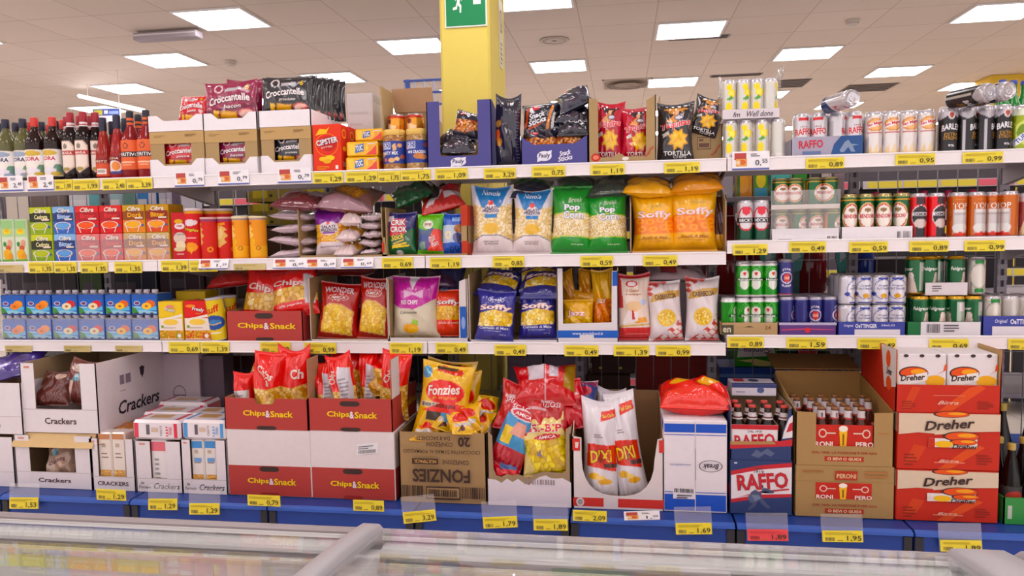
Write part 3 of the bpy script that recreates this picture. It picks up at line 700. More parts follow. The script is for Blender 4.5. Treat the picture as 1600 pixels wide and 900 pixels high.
# --- three stacks of cracker cartons
def crok_ops(base, dark, ham):
    return [('p', [(0, .16), (1, .3), (1, .4), (0, .26)], dark), ('e', .3, .82, .09, .11, 'e6d6da'), ('e', .3, .82, .065, .085, base), ('p', [(.42, .8), (.72, .84), (.74, .76), (.42, .72)], 'b9b2b6'),
            ('p', [(.3, .04), (.62, .02), (.64, .2), (.34, .24)], 'a8741c'), ('p', [(.32, .06), (.6, .04), (.62, .18), (.36, .22)], 'e2a93a'), ('p', [(.18, .06), (.28, .05), (.3, .22), (.2, .26)], 'e8b84a'), ('e', .8, .14, .15, .1, ham), ('e', .82, .16, .1, .06, 'f0b8ae'), ('e', .74, .1, .07, .05, 'f4cfc4')]
CROK = [('c8333c', 'a3222e', 'e07a70'), ('8c2548', '6a1836', 'd8887c'), ('232228', '17161b', 'c8584e')]
def crok_texts(i): return [T('Croccantelle', .5, .5, .8, .2, 'efe4e6', ol=CROK[i][1], b=.03, rot=4, arc=.35, olw=.05), T(('pizza', 'bacon', 'prosciutto')[i], .56, .34, .34, .1, 'efe4e6', sh=.2), T('6', .84, .82, .07, .15, 'd8b23c', b=.03)]
stk = [(231, 320, 205, 180, 'red'), (317, 403, 203, 176, 'purple'), (404, 487, 198, 172, 'black')]
dpt = .30
for i, (x0, x1, ym, yt, cn) in enumerate(stk):
    base, dark, ham = CROK[i]
    cx, w, h, z = ext(x0+4, x1, ym, 'T', .03); w -= .004
    # lower carton: window in the front, a white sleeve round the foot
    mb = MB(); t = .004; zl = h*.34
    wl, wr = -w*.24, w*.26; wz0, wz1 = h*.3, h*.735
    for a, b_, c_, d_ in ((-w/2, wl, 0, h), (wr, w/2, 0, h), (wl, wr, 0, wz0), (wl, wr, wz1, h)): mb.box(a, 0, c_, b_, t, d_, BW)
    mb.box(-w/2, t, 0, -w/2+t, dpt, h, BW); mb.box(w/2-t, t, 0, w/2, dpt, h, BW); mb.box(-w/2+t, dpt-t, 0, w/2-t, dpt, h, BW); mb.box(-w/2+t, t, 0, w/2-t, dpt-t, t, BW); mb.box(-w/2+t, t, h-t, w/2-t, dpt-t, h, BW)
    mb.box(-w/2-.001, -.002, h*.74, w/2+.001, 0, h*.995, 'b8996e')
    for SFk in [front_face(-w/2, w/2, 0, h, -.002)]: flat_print(mb, SFk, w, h, lines(.08, .88, .3, .93, 2, '8a6c44')+lines(.66, .88, .88, .94, 3, '7a5c3a'), ())
    lip = [(-w/2-.002, 0), (w/2+.002, 0), (w/2+.002, h*.4), (w*.36, h*.4), (wr, h*.26), (wl, h*.26), (-w*.36, h*.4), (-w/2-.002, h*.4)]
    o = mb.build('cardboard_carton', CARD)
    tag(o, 'brown windowed carton of %s cracker bags with a white foot' % cn, 'carton', 'cracker cartons', at=(cx, .03, z))
    s = MB(); s.prism(lip, -.005, -.0025, WHT); s.prism([(-.005, 0), (dpt, 0), (dpt, h*.5), (-.005, h*.4)], w/2+.0005, w/2+.003, WHT, 'yz'); s.prism([(-.005, 0), (dpt, 0), (dpt, h*.5), (-.005, h*.4)], -w/2-.003, -w/2-.0005, WHT, 'yz')
    kid(s.build('white_sleeve', CARD, o), o)
    bm_ = bag_mb(w*.8, h*.56, .05, base, crok_ops(base, dark, ham), crok_texts(i), seed=i, wr=.002)
    tag(bm_.build('cracker_bag', FILM), '%s cracker bag behind the window of its carton' % cn, 'snack bag', 'cracker bags', at=(cx+w*.02, .07, z+h*.27))
    # upper white tray
    zt = z+h+.001; ht = on_y((x0+x1)/2, yt, .03)[2]-zt
    cx2, w2 = (Xat(x0, .03, zt)+Xat(x1, .03, zt))/2, Xat(x1, .03, zt)-Xat(x0, .03, zt)-.004
    fr_ = [(0, 0), (1, 0), (1, 1), (.86, 1), (.74, .66), (.28, .66), (.16, 1), (0, 1)] if i < 2 else [(0, 0), (1, 0), (1, 1), (0, 1)]
    tm = tray_mb(w2, .32, ht, WHT, 'd8cfc8', front=fr_, back=ht)
    tag(tm.build('display_tray', CARD), 'white cardboard tray of %s cracker bags on the windowed carton' % cn, 'display tray', 'cracker trays', at=(cx2, .028, zt))
def crok_bag(i, label, x0, x1, yt, yb, Y, yaw=0, lean=4, roll=0, tx=True, **k):
    base, dark, ham = CROK[i]; zb = on_y((x0+x1)/2, yb, Y)[2]
    return bag('cracker_bag', label, x0, x1, yt, 'T', .05, base, crok_ops(base, dark, ham), crok_texts(i) if tx else (), Y=Y, zb=zb, lean=lean, yaw=yaw, roll=roll, group='cracker bags', wr=.003, waist=.04, **k)
crok_bag(0, 'red cracker bag lying back in the left white tray', 270, 319, 148, 190, .08, lean=14, yaw=-8)
crok_bag(1, 'purple cracker bag facing front in the middle white tray', 316, 399, 127, 187, .05, roll=-2)
crok_bag(1, 'purple cracker bag seen edge-on behind the front purple one', 352, 404, 124, 202, .14, yaw=10, tx=False)
crok_bag(2, 'black cracker bag facing front in the tray of black bags', 404, 482, 120, 175, .05, roll=1)
for k in range(7):
    crok_bag(2, 'black cracker bag in the black row, %s behind the front one' % ('first', 'second', 'third', 'fourth', 'fifth', 'sixth', 'seventh')[k], 408+12*k*.62+4, 484+14*k*.62, 119+1.5*k, 185+k, .085+.038*k, yaw=random.Random(k).uniform(-5, 5), tx=False, res=36, seed=k+40)
# --- orange cracker boxes
oops = [('e', .5, .58, .42, .24, 'e8913a'), ('e', .5, .58, .4, .225, 'd23c2a'), ('e', .56, .6, .3, .16, 'b82c22'), ('p', [(.1, .78), (.25, .92), (.5, .9), (.62, .96), (.5, .82), (.25, .8)], 'f2c23a'),
        ('e', .36, .28, .16, .05, 'edc04a'), ('e', .6, .3, .18, .055, 'f0c95a'), ('e', .5, .23, .15, .05, 'e6b23e'), ('r', .8, .06, .9, .14, 'f0ece4')] + lines(.12, .06, .6, .14, 3, 'e8a13a')
otx = [T('CIPSTER', .52, .65, .8, .12, 'f0ece8', rot=10, b=.04, ol='3a3f8a', olw=.03), T('SOTTILI', .5, .53, .4, .035, 'f0e0d8', rot=8)]
for k in range(3):
    cx, w, h, z = ext(489, 533, 194, 'T', .03)
    o = carton_mb(w, h, .075, 'd8432c', oops, otx, side='cc3d28', rops=[('e', .5, .82, .36, .1, 'e8a33a'), ('e', .5, .82, .26, .07, 'd23c2a'), ('e', .5, .5, .3, .05, 'edc04a')]+barcode(.2, .12, .8, .22, 10, 'efe6e0', 3)).build('cracker_box', CARD)
    tag(o, 'orange cracker box printed with golden crisps, %s' % ('at the front', 'second from the front', 'third from the front')[k], 'box', 'orange cracker boxes', at=(cx+.004*k, .03+.085*k, z))
# --- biscuit packs in yellow film
def tuc(label, x0, x1, y0, y1, Y):
    zb = on_y((x0+x1)/2, y1, Y)[2]; zb = max(zb, ROW['T'])
    cx, w, h, z = ext(x0, x1, y0, zb, Y)
    mb = carton_mb(w, h, .09, 'eab42c', [('p', [(.62, 0), (1, 0), (1, .8), (.8, .3)], 'd8382a'), ('p', [(.1, 0), (.3, 0), (.24, .95), (.02, .9)], 'f0cb52'), ('e', .74, .62, .1, .28, 'f2cf62'), ('p', [(.72, .3), (.86, .35), (.84, .9), (.7, .8)], 'e9a53a'), ('p', [(.26, .16), (.3, .8), (.56, .95), (.56, .32)], '3d6fb0'), ('r', .7, .86, .98, .95, 'd8d2ce')],
        [T('TUC', .42, .56, .24, .46, 'f2eef0', rot=9, b=.06, ol='2a3a80')], ch=.006, top='e8b83a', rops=[('r', 0, 0, 1, 1, 'd88a28'), ('e', .5, .5, .3, .36, 'c8402a')])
    tag(mb.build('biscuit_pack', FILM), label, 'biscuit pack', 'yellow biscuit packs', at=(cx, Y, z)); return z+h
z1 = tuc('yellow biscuit pack, bottom one of three in the stack', 540, 591, 245, 268, .035)
tuc('yellow biscuit pack, middle one of three in the stack', 541, 590, 221, 244, .04)
tuc('yellow biscuit pack, top one of three in the stack', 554, 598, 201, 220, .09)
# --- cartons at the back of the shelf
carton('cardboard_carton', 'whitish closed carton behind the yellow biscuit packs', 543, 584, 146, 'T', .16, 'c9c2c2', Y=.22, cat='carton', ops=lines(.1, .2, .9, .85, 14, 'bcb4b4')[::3], rops=[('r', .0, 0, .96, .9, 'ddd8d8')]+barcode(.3, .1, .8, .4, 9, '4a4648', 5))
cx, w, h, z = ext(598, 664, 201, 'T', .14); yb = .27
tinz = z+.166
mb = tray_mb(w, .2, tinz-z+.11, BW, BWI, front=[(0, 0), (1, 0), (1, .58), (0, .58)], side=[(0, 0), (1, 0), (1, 1), (0, .6)], back=tinz-z+.13)
fl = MB(); hz = on_y(630, 139, .34)[2]-(z)
mb.prism([(-w/2, tinz-z+.13), (w/2, tinz-z+.13), (w*.44, hz), (-w*.56, hz)], .192, .197, 'a58265'); mb.prism([(-w/2, tinz-z+.02), (-w/2-.012, hz-.02), (-w/2-.004, hz-.02), (-w/2+.004, tinz-z+.02)], .02, .18, BW)
mb.box(-w/2+.004, .004, tinz-z-.006, w/2-.004, .196, tinz-z-.002, BWI)
tag(mb.build('cardboard_carton', CARD), 'open brown carton with raised flap holding two printed tins', 'carton', at=(cx, .14, z))
tn = can_proto('snack_tin', .04, .098, 'd8873a', [('r', -.5, .8, 1.5, 1, 'b43a2c'), ('e', .35, .45, .22, .28, 'e8c8a0'), ('e', .6, .62, .3, .16, 'e0a050'), ('e', .28, .66, .1, .12, '7a3a2a'), ('r', -.5, .05, 1.5, .15, 'c84a2c')], [], lid='a8a0a0', cat='tin')
for i, px in enumerate((620, 649)): tn.put('orange printed snack tin in the open carton, %s' % ('left one', 'right one')[i], (Xat(px, .2, tinz+.05), .2, tinz), (0, 0, i*12), 'snack tins')
# --- jars with gold lids
jar = bottle_proto('snack_jar', .05, .178, ('v', 12, ['d8a05a', 'c08040', 'e0b878', 'b87838'], '8a5424'), [(.9, 0), (1, .02), (1, .2), (.99, .8), (.95, .85), (.93, .87), (.93, .9), (.8, .92)],
    (.18, .72, 86, '2b3f96', [('e', .2, .4, .09, .12, 'd98a4a'), ('e', .75, .8, .08, .09, 'e0a060'), ('p', [(.55, .55), (.66, .6), (.62, .9), (.52, .8)], 'e2b478'), ('e', .5, .14, .1, .1, 'e8b070'), ('e', .84, .3, .09, .1, 'c8603a'), ('e', .3, .16, .06, .08, 'd86a4a'), ('e', .66, .2, .07, .09, 'eecb90'), ('r', .16, .64, .48, .94, 'c9d0e6'), ('r', .18, .67, .46, .91, '35489c')],
     [T('GRO', .32, .79, .22, .2, 'e6e9f2', b=.02), T('PARTY MIX', .44, .46, .5, .15, 'f0eef2', b=.03)]), (.865, 'e0b85a'), cat='jar')
jar2 = bottle_proto('snack_jar', .05, .178, ('v', 13, ['d8ac68', 'c89450', 'e4c488'], '946030'), [(.9, 0), (1, .02), (1, .2), (.99, .8), (.95, .85), (.93, .87), (.93, .9), (.8, .92)],
    (.18, .72, 86, '2b3f96', [('e', .62, .3, .16, .14, 'c87a3a'), ('e', .74, .26, .12, .12, 'd88a48'), ('e', .24, .7, .08, .1, 'd86a4a'), ('e', .86, .8, .1, .1, 'b04a3a'), ('r', .2, .64, .52, .94, 'c9d0e6'), ('r', .22, .67, .5, .91, '35489c')],
     [T('GRO', .36, .79, .22, .2, 'e6e9f2', b=.02), T('MINI CRACKERS', .55, .48, .56, .13, 'f0eef2', b=.03)]), (.865, 'e0b85a'), cat='jar')
jar.put('round snack jar with gold lid and blue party mix label', (Xat(617, .085, 1.7), .085, ROW['T']), group='snack jars')
jar2.put('round snack jar with gold lid and blue mini crackers label', (Xat(653, .08, 1.7), .08, ROW['T']), group='snack jars')
# --- purple display trays
PUR, PURI = '4d4a86', 'b39a72'
oval = lambda cu, cv, ru, rv: [('e', cu, cv, ru, rv, 'e9e6f0'), ('p', [(cu-ru*.5, cv+rv*.6), (cu+ru*1.02, cv+rv*1.1), (cu+ru*.9, cv)], 'e9e6f0'), ('p', [(cu+ru*.5, cv-rv*.6), (cu-ru*1.0, cv-rv*1.15), (cu-ru*.9, cv)], 'e9e6f0')]
tray('display_tray', 'tall purple display tray with a deep square cut-out', 667, 768, 157, 'T', .27, PUR, PURI, front=[(0, 0), (1, 0), (1, 1), (.79, 1), (.79, .22), (.76, .19), (.23, .19), (.2, .22), (.2, 1), (0, 1)], ops=oval(.48, .1, .12, .065), texts=[T('Pauly', .48, .1, .18, .08, '2a2850', sh=.1, b=.02)], side=[(0, 0), (1, 0), (1, .8), (.1, 1), (0, 1)], back=.15)
stick = [('v', 9, ['d8823a', 'c2602a', 'e8b070', '8a3a20'], '5a2418')]
def pbag(label, px, py, Y, w, h, rot, pic=True, dark='1d1a2c', tx=(), **k):
    ops = [('p', [(0, .18), (.5, .1), (1, .3), (1, .62), (.5, .55), (0, .6)], stick[0]), ('e', .3, .78, .12, .05, 'c23a40')] if pic else [('e', .34, .8, .12, .05, 'c23a40'), ('p', [(.2, .1), (.7, .14), (.6, .24), (.24, .22)], '3a2a3a')]
    return lying('pretzel_bag', label, px, py, Y, w, h, .07, dark, ops, tx, rot, 'pretzel bags', wr=.006, **k)
pbag('dark pretzel bag lying lowest in the tall purple tray', 717, 227, .11, .17, .16, (-60, 0, 4), False)
pbag('dark pretzel bag lying across the middle of the tall purple tray', 716, 215, .16, .17, .16, (-70, 0, -6), False)
pbag('pretzel stick bag leaning upright in the tall purple tray', 731, 196, .13, .125, .13, (-25, 12, 0), True, tx=[T('Sticks', .5, .82, .6, .14, 'f0eef2', sh=.2)])
bag('nut_bag', 'big black gusseted bag beside the tall purple tray', 772, 812, 150, 'T', .09, '1f1c2e', [('e', .12, .62, .12, .05, 'b48a4a'), ('e', .1, .45, .1, .09, 'd8622e'), ('e', .16, .36, .1, .06, 'c8863a'), ('g', .12, .62, .14, .06, '6a3a22', .6)]+lines(.8, .08, .97, .8, 16, '5a5670'), Y=.05, lean=2, wr=.006, ears=.06, waist=.02, yaw=6)
tray('display_tray', 'low purple display tray with two white wordmarks', 814, 919, 212, 'T', .28, PUR, PURI, front=[(0, 0), (1, 0), (1, 1), (.8, .72), (.2, .72), (0, 1)], side=[(0, 0), (1, 0), (1, 1.6), (0, 1)], back=.14,
     ops=oval(.35, .33, .11, .17), texts=[T('Pauly', .35, .33, .17, .2, '2a2850', sh=.1, b=.02), T('Snack', .66, .42, .17, .17, 'e9e6f0', rot=10, sh=.25, b=.04), T('Sticks', .66, .24, .22, .17, 'e9e6f0', rot=10, sh=.25, b=.04)])
sops = [('p', [(.02, .3), (.14, .9), (.2, .88), (.1, .26)], 'c2502a'), ('p', [(.62, .2), (.8, .88), (.86, .86), (.7, .2)], 'd8823a'), ('p', [(.76, .2), (.86, .7), (.92, .68), (.84, .2)], 'e8e0dc'), ('p', [(.1, .2), (.5, .34), (.6, .42), (.2, .32)], 'a8442a'), ('e', .36, .84, .13, .06, 'c23a40'), ('p', [(.3, 0), (1, .05), (1, .5), (.8, .2)], '1c3040')]
stx = [T('Snack', .4, .62, .46, .16, 'f0eef2', rot=12, sh=.25, b=.05), T('Sticks', .4, .45, .52, .16, 'f0eef2', rot=12, sh=.25, b=.05)]
zt_ = ROW['T']
bag('pretzel_bag', 'dark pretzel stick bag standing upright at left in the low purple tray', 815, 877, 160, 'T', .08, '1b1c2c', sops, stx, Y=.08, zb=on_y(846, 216, .08)[2], lean=10, roll=-3, wr=.005, group='pretzel bags')
pbag('dark pretzel bag lying on the very top of the right pile', 897, 156, .12, .15, .13, (-50, -22, 0), False, '232338')
pbag('dark pretzel bag second from the top of the right pile', 897, 181, .12, .15, .13, (-55, 4, 0), False)
pbag('dark pretzel bag third from the top of the right pile', 898, 199, .09, .15, .13, (-50, 0, 3), False, '15141f', tx=[T('Sticks', .5, .5, .7, .2, 'd8d4dc', sh=.25)])
pbag('pretzel bag with orange sticks low in the left of the low purple tray', 846, 222, .085, .15, .12, (-12, 0, 0), True)
pbag('pretzel bag with orange sticks low in the right of the low purple tray', 891, 219, .085, .13, .12, (-12, 0, 0), True)
# --- tortilla crisps
tray('display_tray', 'brown display carton with red tortilla crisp bags', 919, 1025, 150, 'T', .25, BW, BWI, front=[(0, 0), (1, 0), (1, 1), (.86, .92), (.85, .1), (.54, .1), (.5, .14), (.42, .14), (.38, .1), (.15, .1), (.15, .96), (0, 1)], side=[(0, 0), (1, 0), (1, .7), (.1, 1), (0, 1)], back=.2, ops=[('e', .11, .1, .07, .06, 'b8342c'), ('e', .11, .1, .045, .035, 'd8806a'), ('e', .55, .07, .05, .03, 'e4dcd4')], texts=[T('Taquitas', .9, .16, .2, .06, 'b8342c', rot=55, sh=.2)])
star = lambda cu, cv, r, c: ('p', [(cu+r*(1 if k % 2 else .68)*math.cos(k*math.pi/8), cv+r*.62*(1 if k % 2 else .68)*math.sin(k*math.pi/8)) for k in range(16)], c)
def taq(base, hat):
    return ([('e', .5, .84, .2, .05, hat), ('e', .56, .82, .09, .06, 'e0b090'), ('e', .5, .88, .34, .025, hat), ('e', .62, .8, .05, .05, '4a2a20'), ('p', [(.2, .66), (.5, .8), (.62, .74), (.5, .64)], 'd8945a'), ('e', .58, .73, .13, .045, '4a4466'), ('e', .58, .73, .1, .03, 'd8d4dc'), star(.56, .36, .32, 'd89a22'), star(.56, .36, .26, 'f0c234'), ('p', [(.4, .3), (.7, .34), (.6, .44)], 'e2a92a'), ('p', [(.14, .4), (.3, .44), (.28, .5), (.12, .46)], 'd8d0c8')],
            [T('Taquitas', .5, .6, .84, .13, 'd8343c', rot=10, sh=.2, b=.05, ol='f0eaea'), T('TORTILLA', .54, .13, .76, .07, 'f0ece8', b=.03), T('CHIPS', .6, .075, .36, .04, 'f0ece8')])
o_, t_ = taq('b22438', '3a1c24')
bag('tortilla_bag', 'red tortilla crisp bag, left one in the brown carton', 925, 974, 158, 'T', .09, 'b22438', o_, t_, Y=.06, zb=1.632, roll=2, group='tortilla bags', wr=.005)
bag('tortilla_bag', 'red tortilla crisp bag, right one in the brown carton', 970, 1022, 166, 'T', .09, 'b22438', o_, t_, Y=.055, zb=1.632, yaw=4, group='tortilla bags', wr=.005)
o_, t_ = taq('262026', 'c88a4a')
bag('tortilla_bag', 'black tortilla crisp bag with a straw hat picture standing upright', 1027, 1087, 159, 'T', .09, '262026', o_, t_, Y=.04, group='tortilla bags', wr=.005)
bag('tortilla_bag', 'black tortilla crisp bag leaning to the right behind the upright one', 1071, 1122, 152, 'T', .08, '262026', o_, t_, Y=.1, zb=on_y(1095, 212, .1)[2], roll=18, group='tortilla bags', wr=.005, hs=1.05)
tray('display_tray', 'brown stamped carton corner behind the black tortilla bags', 1030, 1129, 148, 'T', .12, BW, BWI, Y=.14, front=[(0, 0), (1, 0), (1, 1), (.9, .9), (.7, .55), (.5, .5), (0, .5)], back=.13, ops=[('r', .6, .2, .82, .38, '5a3a34'), ('r', .61, .21, .81, .37, BW), ('r', .63, .23, .79, .29, '6a4a40'), ('r', .63, .32, .7, .35, '6a4a40')], texts=[T('Taquitas', .9, .18, .22, .05, 'b8342c', rot=55, sh=.2)])
# --- lemon cans, two tiers with a printed card between
lem = [('r', -.5, .06, 1.5, .9, 'cfccc6'), ('e', .56, .66, .2, .1, 'ead02e'), ('e', .56, .66, .14, .07, 'f2e27a'), ('e', .4, .3, .14, .13, 'e8cf2a'), ('e', .42, .8, .14, .08, 'e9d134'), ('p', [(.3, .5), (.5, .6), (.6, .52), (.42, .46)], '5f9a4a'), ('r', -.5, .05, 1.5, .15, 'ddd8d6'), ('e', 1.2, .5, .2, .3, 'd8d4d0')]
ltx = [T('lemon', .55, .11, .26, .045, '7a2a34', sh=.2)]
lr, lh = .0285, .158
lc = can_proto('lemon_can', lr, lh, 'd6d2cf', lem, ltx)
for i, px in enumerate((1141, 1165, 1190, 1215)):
    lc.put('slim lemon drink can, %s of the lower four' % nth(i, 4), (Xat(px, .06, 1.7), .06, zt_), (0, 0, (0, -3, 0, 110)[i]), 'lemon drink cans')
zu = zt_+lh+.002
b = MB(); a0, a1 = Xat(1129, .03, 1.83), Xat(1218, .03, 1.83); b.box(0, 0, 0, a1-a0, .003, .04, 'd9d0d6', .0004); b.box(0, 0, 0, a1-a0, .16, .003, 'd9d0d6')
flat_print(b, front_face(0, a1-a0, 0, .04, 0), a1-a0, .04, (), [T('fm', .25, .5, .12, .5, '3a3436', sh=.2), T('Well done', .66, .52, .46, .56, '4a4446', sh=.35)])
tag(b.build('tray_card', CARD), 'white printed card band between the two tiers of lemon cans', 'tray', at=(a0, .03, zu-.001))
for i, px in enumerate((1139, 1161, 1182, 1203)):
    lc.put('slim lemon drink can, %s of the upper four' % nth(i, 4), (Xat(px, .068, 1.85), .068, zu+.003), (0, 0, (10, 25, 8, 70)[i]), 'lemon drink cans')
b = MB(); P = []
for j in range(8):
    for i in range(10): P.append((a1-a0-.012+.008*math.sin(i*1.9+j)+.004*j, .01+.012*i, .008+.028*j))
b.grid(np.array(P), 10, 8, 'ffffff'); P = []
for j in range(8):
    for i in range(10): P.append((-.01+.006*math.sin(i*1.7+j)+.002*i, .01+.012*i, .02+.022*j))
b.grid(np.array(P), 10, 8, 'ffffff')
tag(b.build('shrink_film', WRAP), 'torn clear film hanging beside the upper lemon cans', 'plastic wrap', at=(a0, .03, zu+.004))
# --- big cans on the right of the top shelf
R5, H5 = .0335, .170
raf = can_proto('beer_can', R5, H5, 'd0ccd0', [('r', .3, .82, .7, .9, 'c23a3c'), ('e', .5, .1, .62, .32, '2c3a66'), ('r', -.5, 0, 1.5, .2, '2c3a66'), ('r', -.45, .2, -.1, .8, 'b9b4b8'), ('r', 1.1, .2, 1.45, .8, 'b9b4b8')], [T('RAFFO', .5, .57, .62, .15, 'c8343a', b=.03, rot=4), T('1919', .5, .68, .24, .04, '8a3a3c')])
for i, px in enumerate((1252, 1279, 1307, 1333)):
    raf.put('silver beer can with a red name in the silver tray, %s' % nth(i, 4), (Xat(px, .065, 1.72), .065, zt_+.005), (0, 0, (4, -18, 75, 14)[i]), 'silver cans in the blue tray')
for i, px in enumerate((1258, 1284, 1311, 1336)):
    raf.put('silver beer can behind the front four in the silver tray, %s' % nth(i, 4), (Xat(px, .14, 1.72), .14, zt_+.005), (0, 0, 40*i), 'silver cans in the blue tray')
tray('can_tray', 'silver and blue cardboard tray under the red-lettered beer cans', 1236, 1348, 213, 'T', .17, 'a9a4b4', 'a99e96', t=.003, side=[(0, 0), (1, 0), (1, .9), (0, .9)], ops=[('p', [(.55, 0), (1, 0), (1, 1), (.7, 1), (.6, .6)], '35568a'), ('p', [(.68, .3), (.75, .7), (.8, .8), (.84, .6), (.95, .55), (.86, .5), (.9, .2), (.84, .22), (.8, .45), (.74, .2), (.7, .2)], '8d9cb8'), ('r', .16, .14, .42, .3, '6a7aa0')], texts=[T('RAFFO', .28, .64, .34, .4, 'c23a48', b=.03, rot=2)])
raf.put('silver can lying on its side on top of the red-lettered cans', on_y(1293, 165, .05), (90, 0, 16))
smi = can_proto('beer_can', R5, H5, 'ddd6d4', [('e', .5, .7, .34, .15, 'c8884a'), ('e', .5, .7, .28, .12, 'e0b080'), ('p', [(.08, .6), (.94, .74), (.94, .84), (.08, .7)], 'e8e2e4'), ('r', .2, .5, .8, .52, 'b04a44'), ('p', [(.2, .04), (.34, .26), (.4, .05)], 'dcbf94'), ('p', [(.4, .04), (.56, .3), (.6, .04)], 'e0c8a0'), ('p', [(.6, .04), (.78, .24), (.8, .04)], 'd8b88a'), ('e', .9, .36, .05, .06, '3a4a9a'), ('r', .86, .24, .96, .36, '3a4a9a')], [T('San Miguel', .5, .72, .62, .09, 'c23a34', rot=12, b=.05)])
for i, px in enumerate((1364, 1391, 1418, 1446)): smi.put('white beer can with an orange disc and wheat, %s' % nth(i, 4), (Xat(px, .065, 1.72), .065, zt_), (0, 0, i*2), 'white disc cans')
for i, px in enumerate((1366, 1393, 1420, 1447)): smi.put('white beer can with an orange disc in the row behind, %s' % nth(i, 4), (Xat(px, .137, 1.72), .137, zt_), (0, 0, 60*i), 'white disc cans')
bar = can_proto('beer_can', R5+.001, H5+.008, '1d191c', [('r', -.5, .86, 1.5, 1, 'b9b4ba'), ('p', [(-.3, 1), (-.3, .86), (.2, .68), (.5, .62), (.8, .68), (1.3, .86), (1.3, 1)], 'b9b4ba'), ('p', [(.05, .7), (.5, .84), (.95, .7), (.95, .06), (.05, .06)], '1d191c'), ('e', .5, .82, .12, .09, 'd8d2d4'), ('e', .5, .82, .08, .06, 'a84a42'), ('r', .96, .02, 1.06, .7, 'b9b4ba'), ('r', -.06, .02, .04, .7, 'b9b4ba'), ('r', -.5, 0, 1.5, .05, 'c2bcc0'), ('r', 1.1, .2, 1.4, .6, '6a4a44')],
    [T('BARLEY', .5, .53, .64, .13, 'e9e6ea', b=.03, arc=.3), T('EXTRA', .5, .4, .46, .07, 'b8863a'), T('STRONG', .5, .32, .52, .07, 'b8863a'), T('9%', .5, .16, .2, .05, 'e9e6ea')])
for i, px in enumerate((1481, 1509, 1537, 1565)): bar.put('big black beer can with white lettering and silver shoulder, %s' % nth(i, 4), (Xat(px, .065, 1.72), .065, zt_), (0, 0, (0, 60, 80, 8)[i]), 'black beer cans')
for i, px in enumerate((1484, 1511, 1539, 1566)): bar.put('big black beer can in the row behind, %s' % nth(i, 4), (Xat(px, .139, 1.72), .139, zt_), (0, 0, 50*i), 'black beer cans')
for i, (px, py) in enumerate(((1486, 157), (1513, 155))):
    bar.put('black and silver beer can lying on top of the upright ones, %s' % ('left one', 'right one')[i], on_y(px, py, .03), (90, 0, 22), 'black beer cans')
tub = can_proto('beer_can', R5, H5+.003, '9aa83a', [('r', -.5, .78, 1.5, 1, 'd8dcc8'), ('e', .5, .4, .4, .26, 'c8d478'), ('e', .5, .4, .3, .2, '6f8a2a'), ('p', [(.0, .2), (.9, .62), (1.0, .5), (.12, .08)], 'e8e8ee')], [T('TUBORG', .5, .36, .86, .1, '3a4a9a', rot=42, b=.03)])
tub.put('lime green beer can at the right end of the top shelf', (Xat(1594, .065, 1.72), .065, zt_), (0, 0, 10))
gb = bottle_proto('green_bottle', .03, .235, '2c8a3a', [(.9, 0), (1, .02), (1, .5), (.9, .6), (.5, .74), (.44, .78), (.42, .97)], (.15, .45, 80, 'd8e0d0', [('e', .5, .5, .3, .3, '3a7a3a')], []), (.93, '3a4a9a'), cat='bottle')
zg = on_y(1575, 213, .22)[2]
b = MB(); b.box(-.19, 0, 0, .19, .2, .012, '3b56a0', .002); b.box(-.19, 0, 0, .19, .004, zg-ROW['T'], '3b56a0'); b.box(-.19, .196, 0, .19, .2, zg-ROW['T'], '3b56a0'); b.box(-.19, 0, zg-ROW['T']-.006, .19, .2, zg-ROW['T']-.001, '3b56a0')
tag(b.build('bottle_carrier', CARD), 'blue cardboard carton under the green bottles behind the lime can', 'carton', at=(Xat(1600, .24, 1.7)+.03, .24, ROW['T']))
for i, px in enumerate((1563, 1580, 1597)):
    gb.put('green glass beer bottle with a blue cap at upper right, %s' % nth(i, 3), (Xat(px, .29+.02*i, zg+.1), .28+.02*i, zg), group='green bottles')
# price tags of the top shelf
for a in [(86, 113, 289, '1,99', 'the dark vermouth bottles'), (114, 155, 289, '1,99', 'the burgundy-capped bitter bottles'), (160, 197, 288.5, '2,40', 'the fruit aperitif bottles'), (198, 238, 287, '3,39', 'the orange-label aperitif bottles')]: price(a[0], a[1], a[2], 'T', a[3], a[4])
price(-2, 36, 287, 'T', '2,49', 'the white wine vermouth bottles', 'white', 24); price(43, 84, 286, 'T', '2,49', 'the red-lettered vermouth bottles', 'white', 24)
price(273, 319, 280, 'T', '0,79', 'the red cracker carton', 'white', 23); price(341, 389, 277, 'T', '0,79', 'the purple cracker carton', 'white', 23); price(434, 486, 274, 'T', '0,79', 'the black cracker carton', 'white', 23)
for a in [(489, 536, 278, '1,29', 'the orange cracker boxes'), (540, 590, 276.5, '1,29', 'the yellow biscuit packs'), (591, 625, 276, '1,75', 'the party mix jar'), (626, 673, 274, '1,75', 'the mini crackers jar'), (680, 730, 272, '1,09', 'the tall purple tray'), (756, 806, 271, '3,29', 'the black gusseted bag'), (831, 883, 268, '0,75', 'the low purple tray'), (923, 976, 265, '1,19', 'the red tortilla bags'), (1038, 1093, 262, '1,19', 'the black tortilla bags'), (1259, 1319, 255, '0,89', 'the blue and silver can tray'), (1399, 1461, 249, '0,95', 'the white disc cans'), (1504, 1567, 246, '0,99', 'the black beer cans')]: price(a[0], a[1], a[2], 'T', a[3], a[4])
price(1144, 1202, 251, 'T', '0,55', 'the lemon cans', 'white', 29)
# ------------------------------------------------------------------ second shelf
z2, z2r = ROW['2'], ROW['2r']
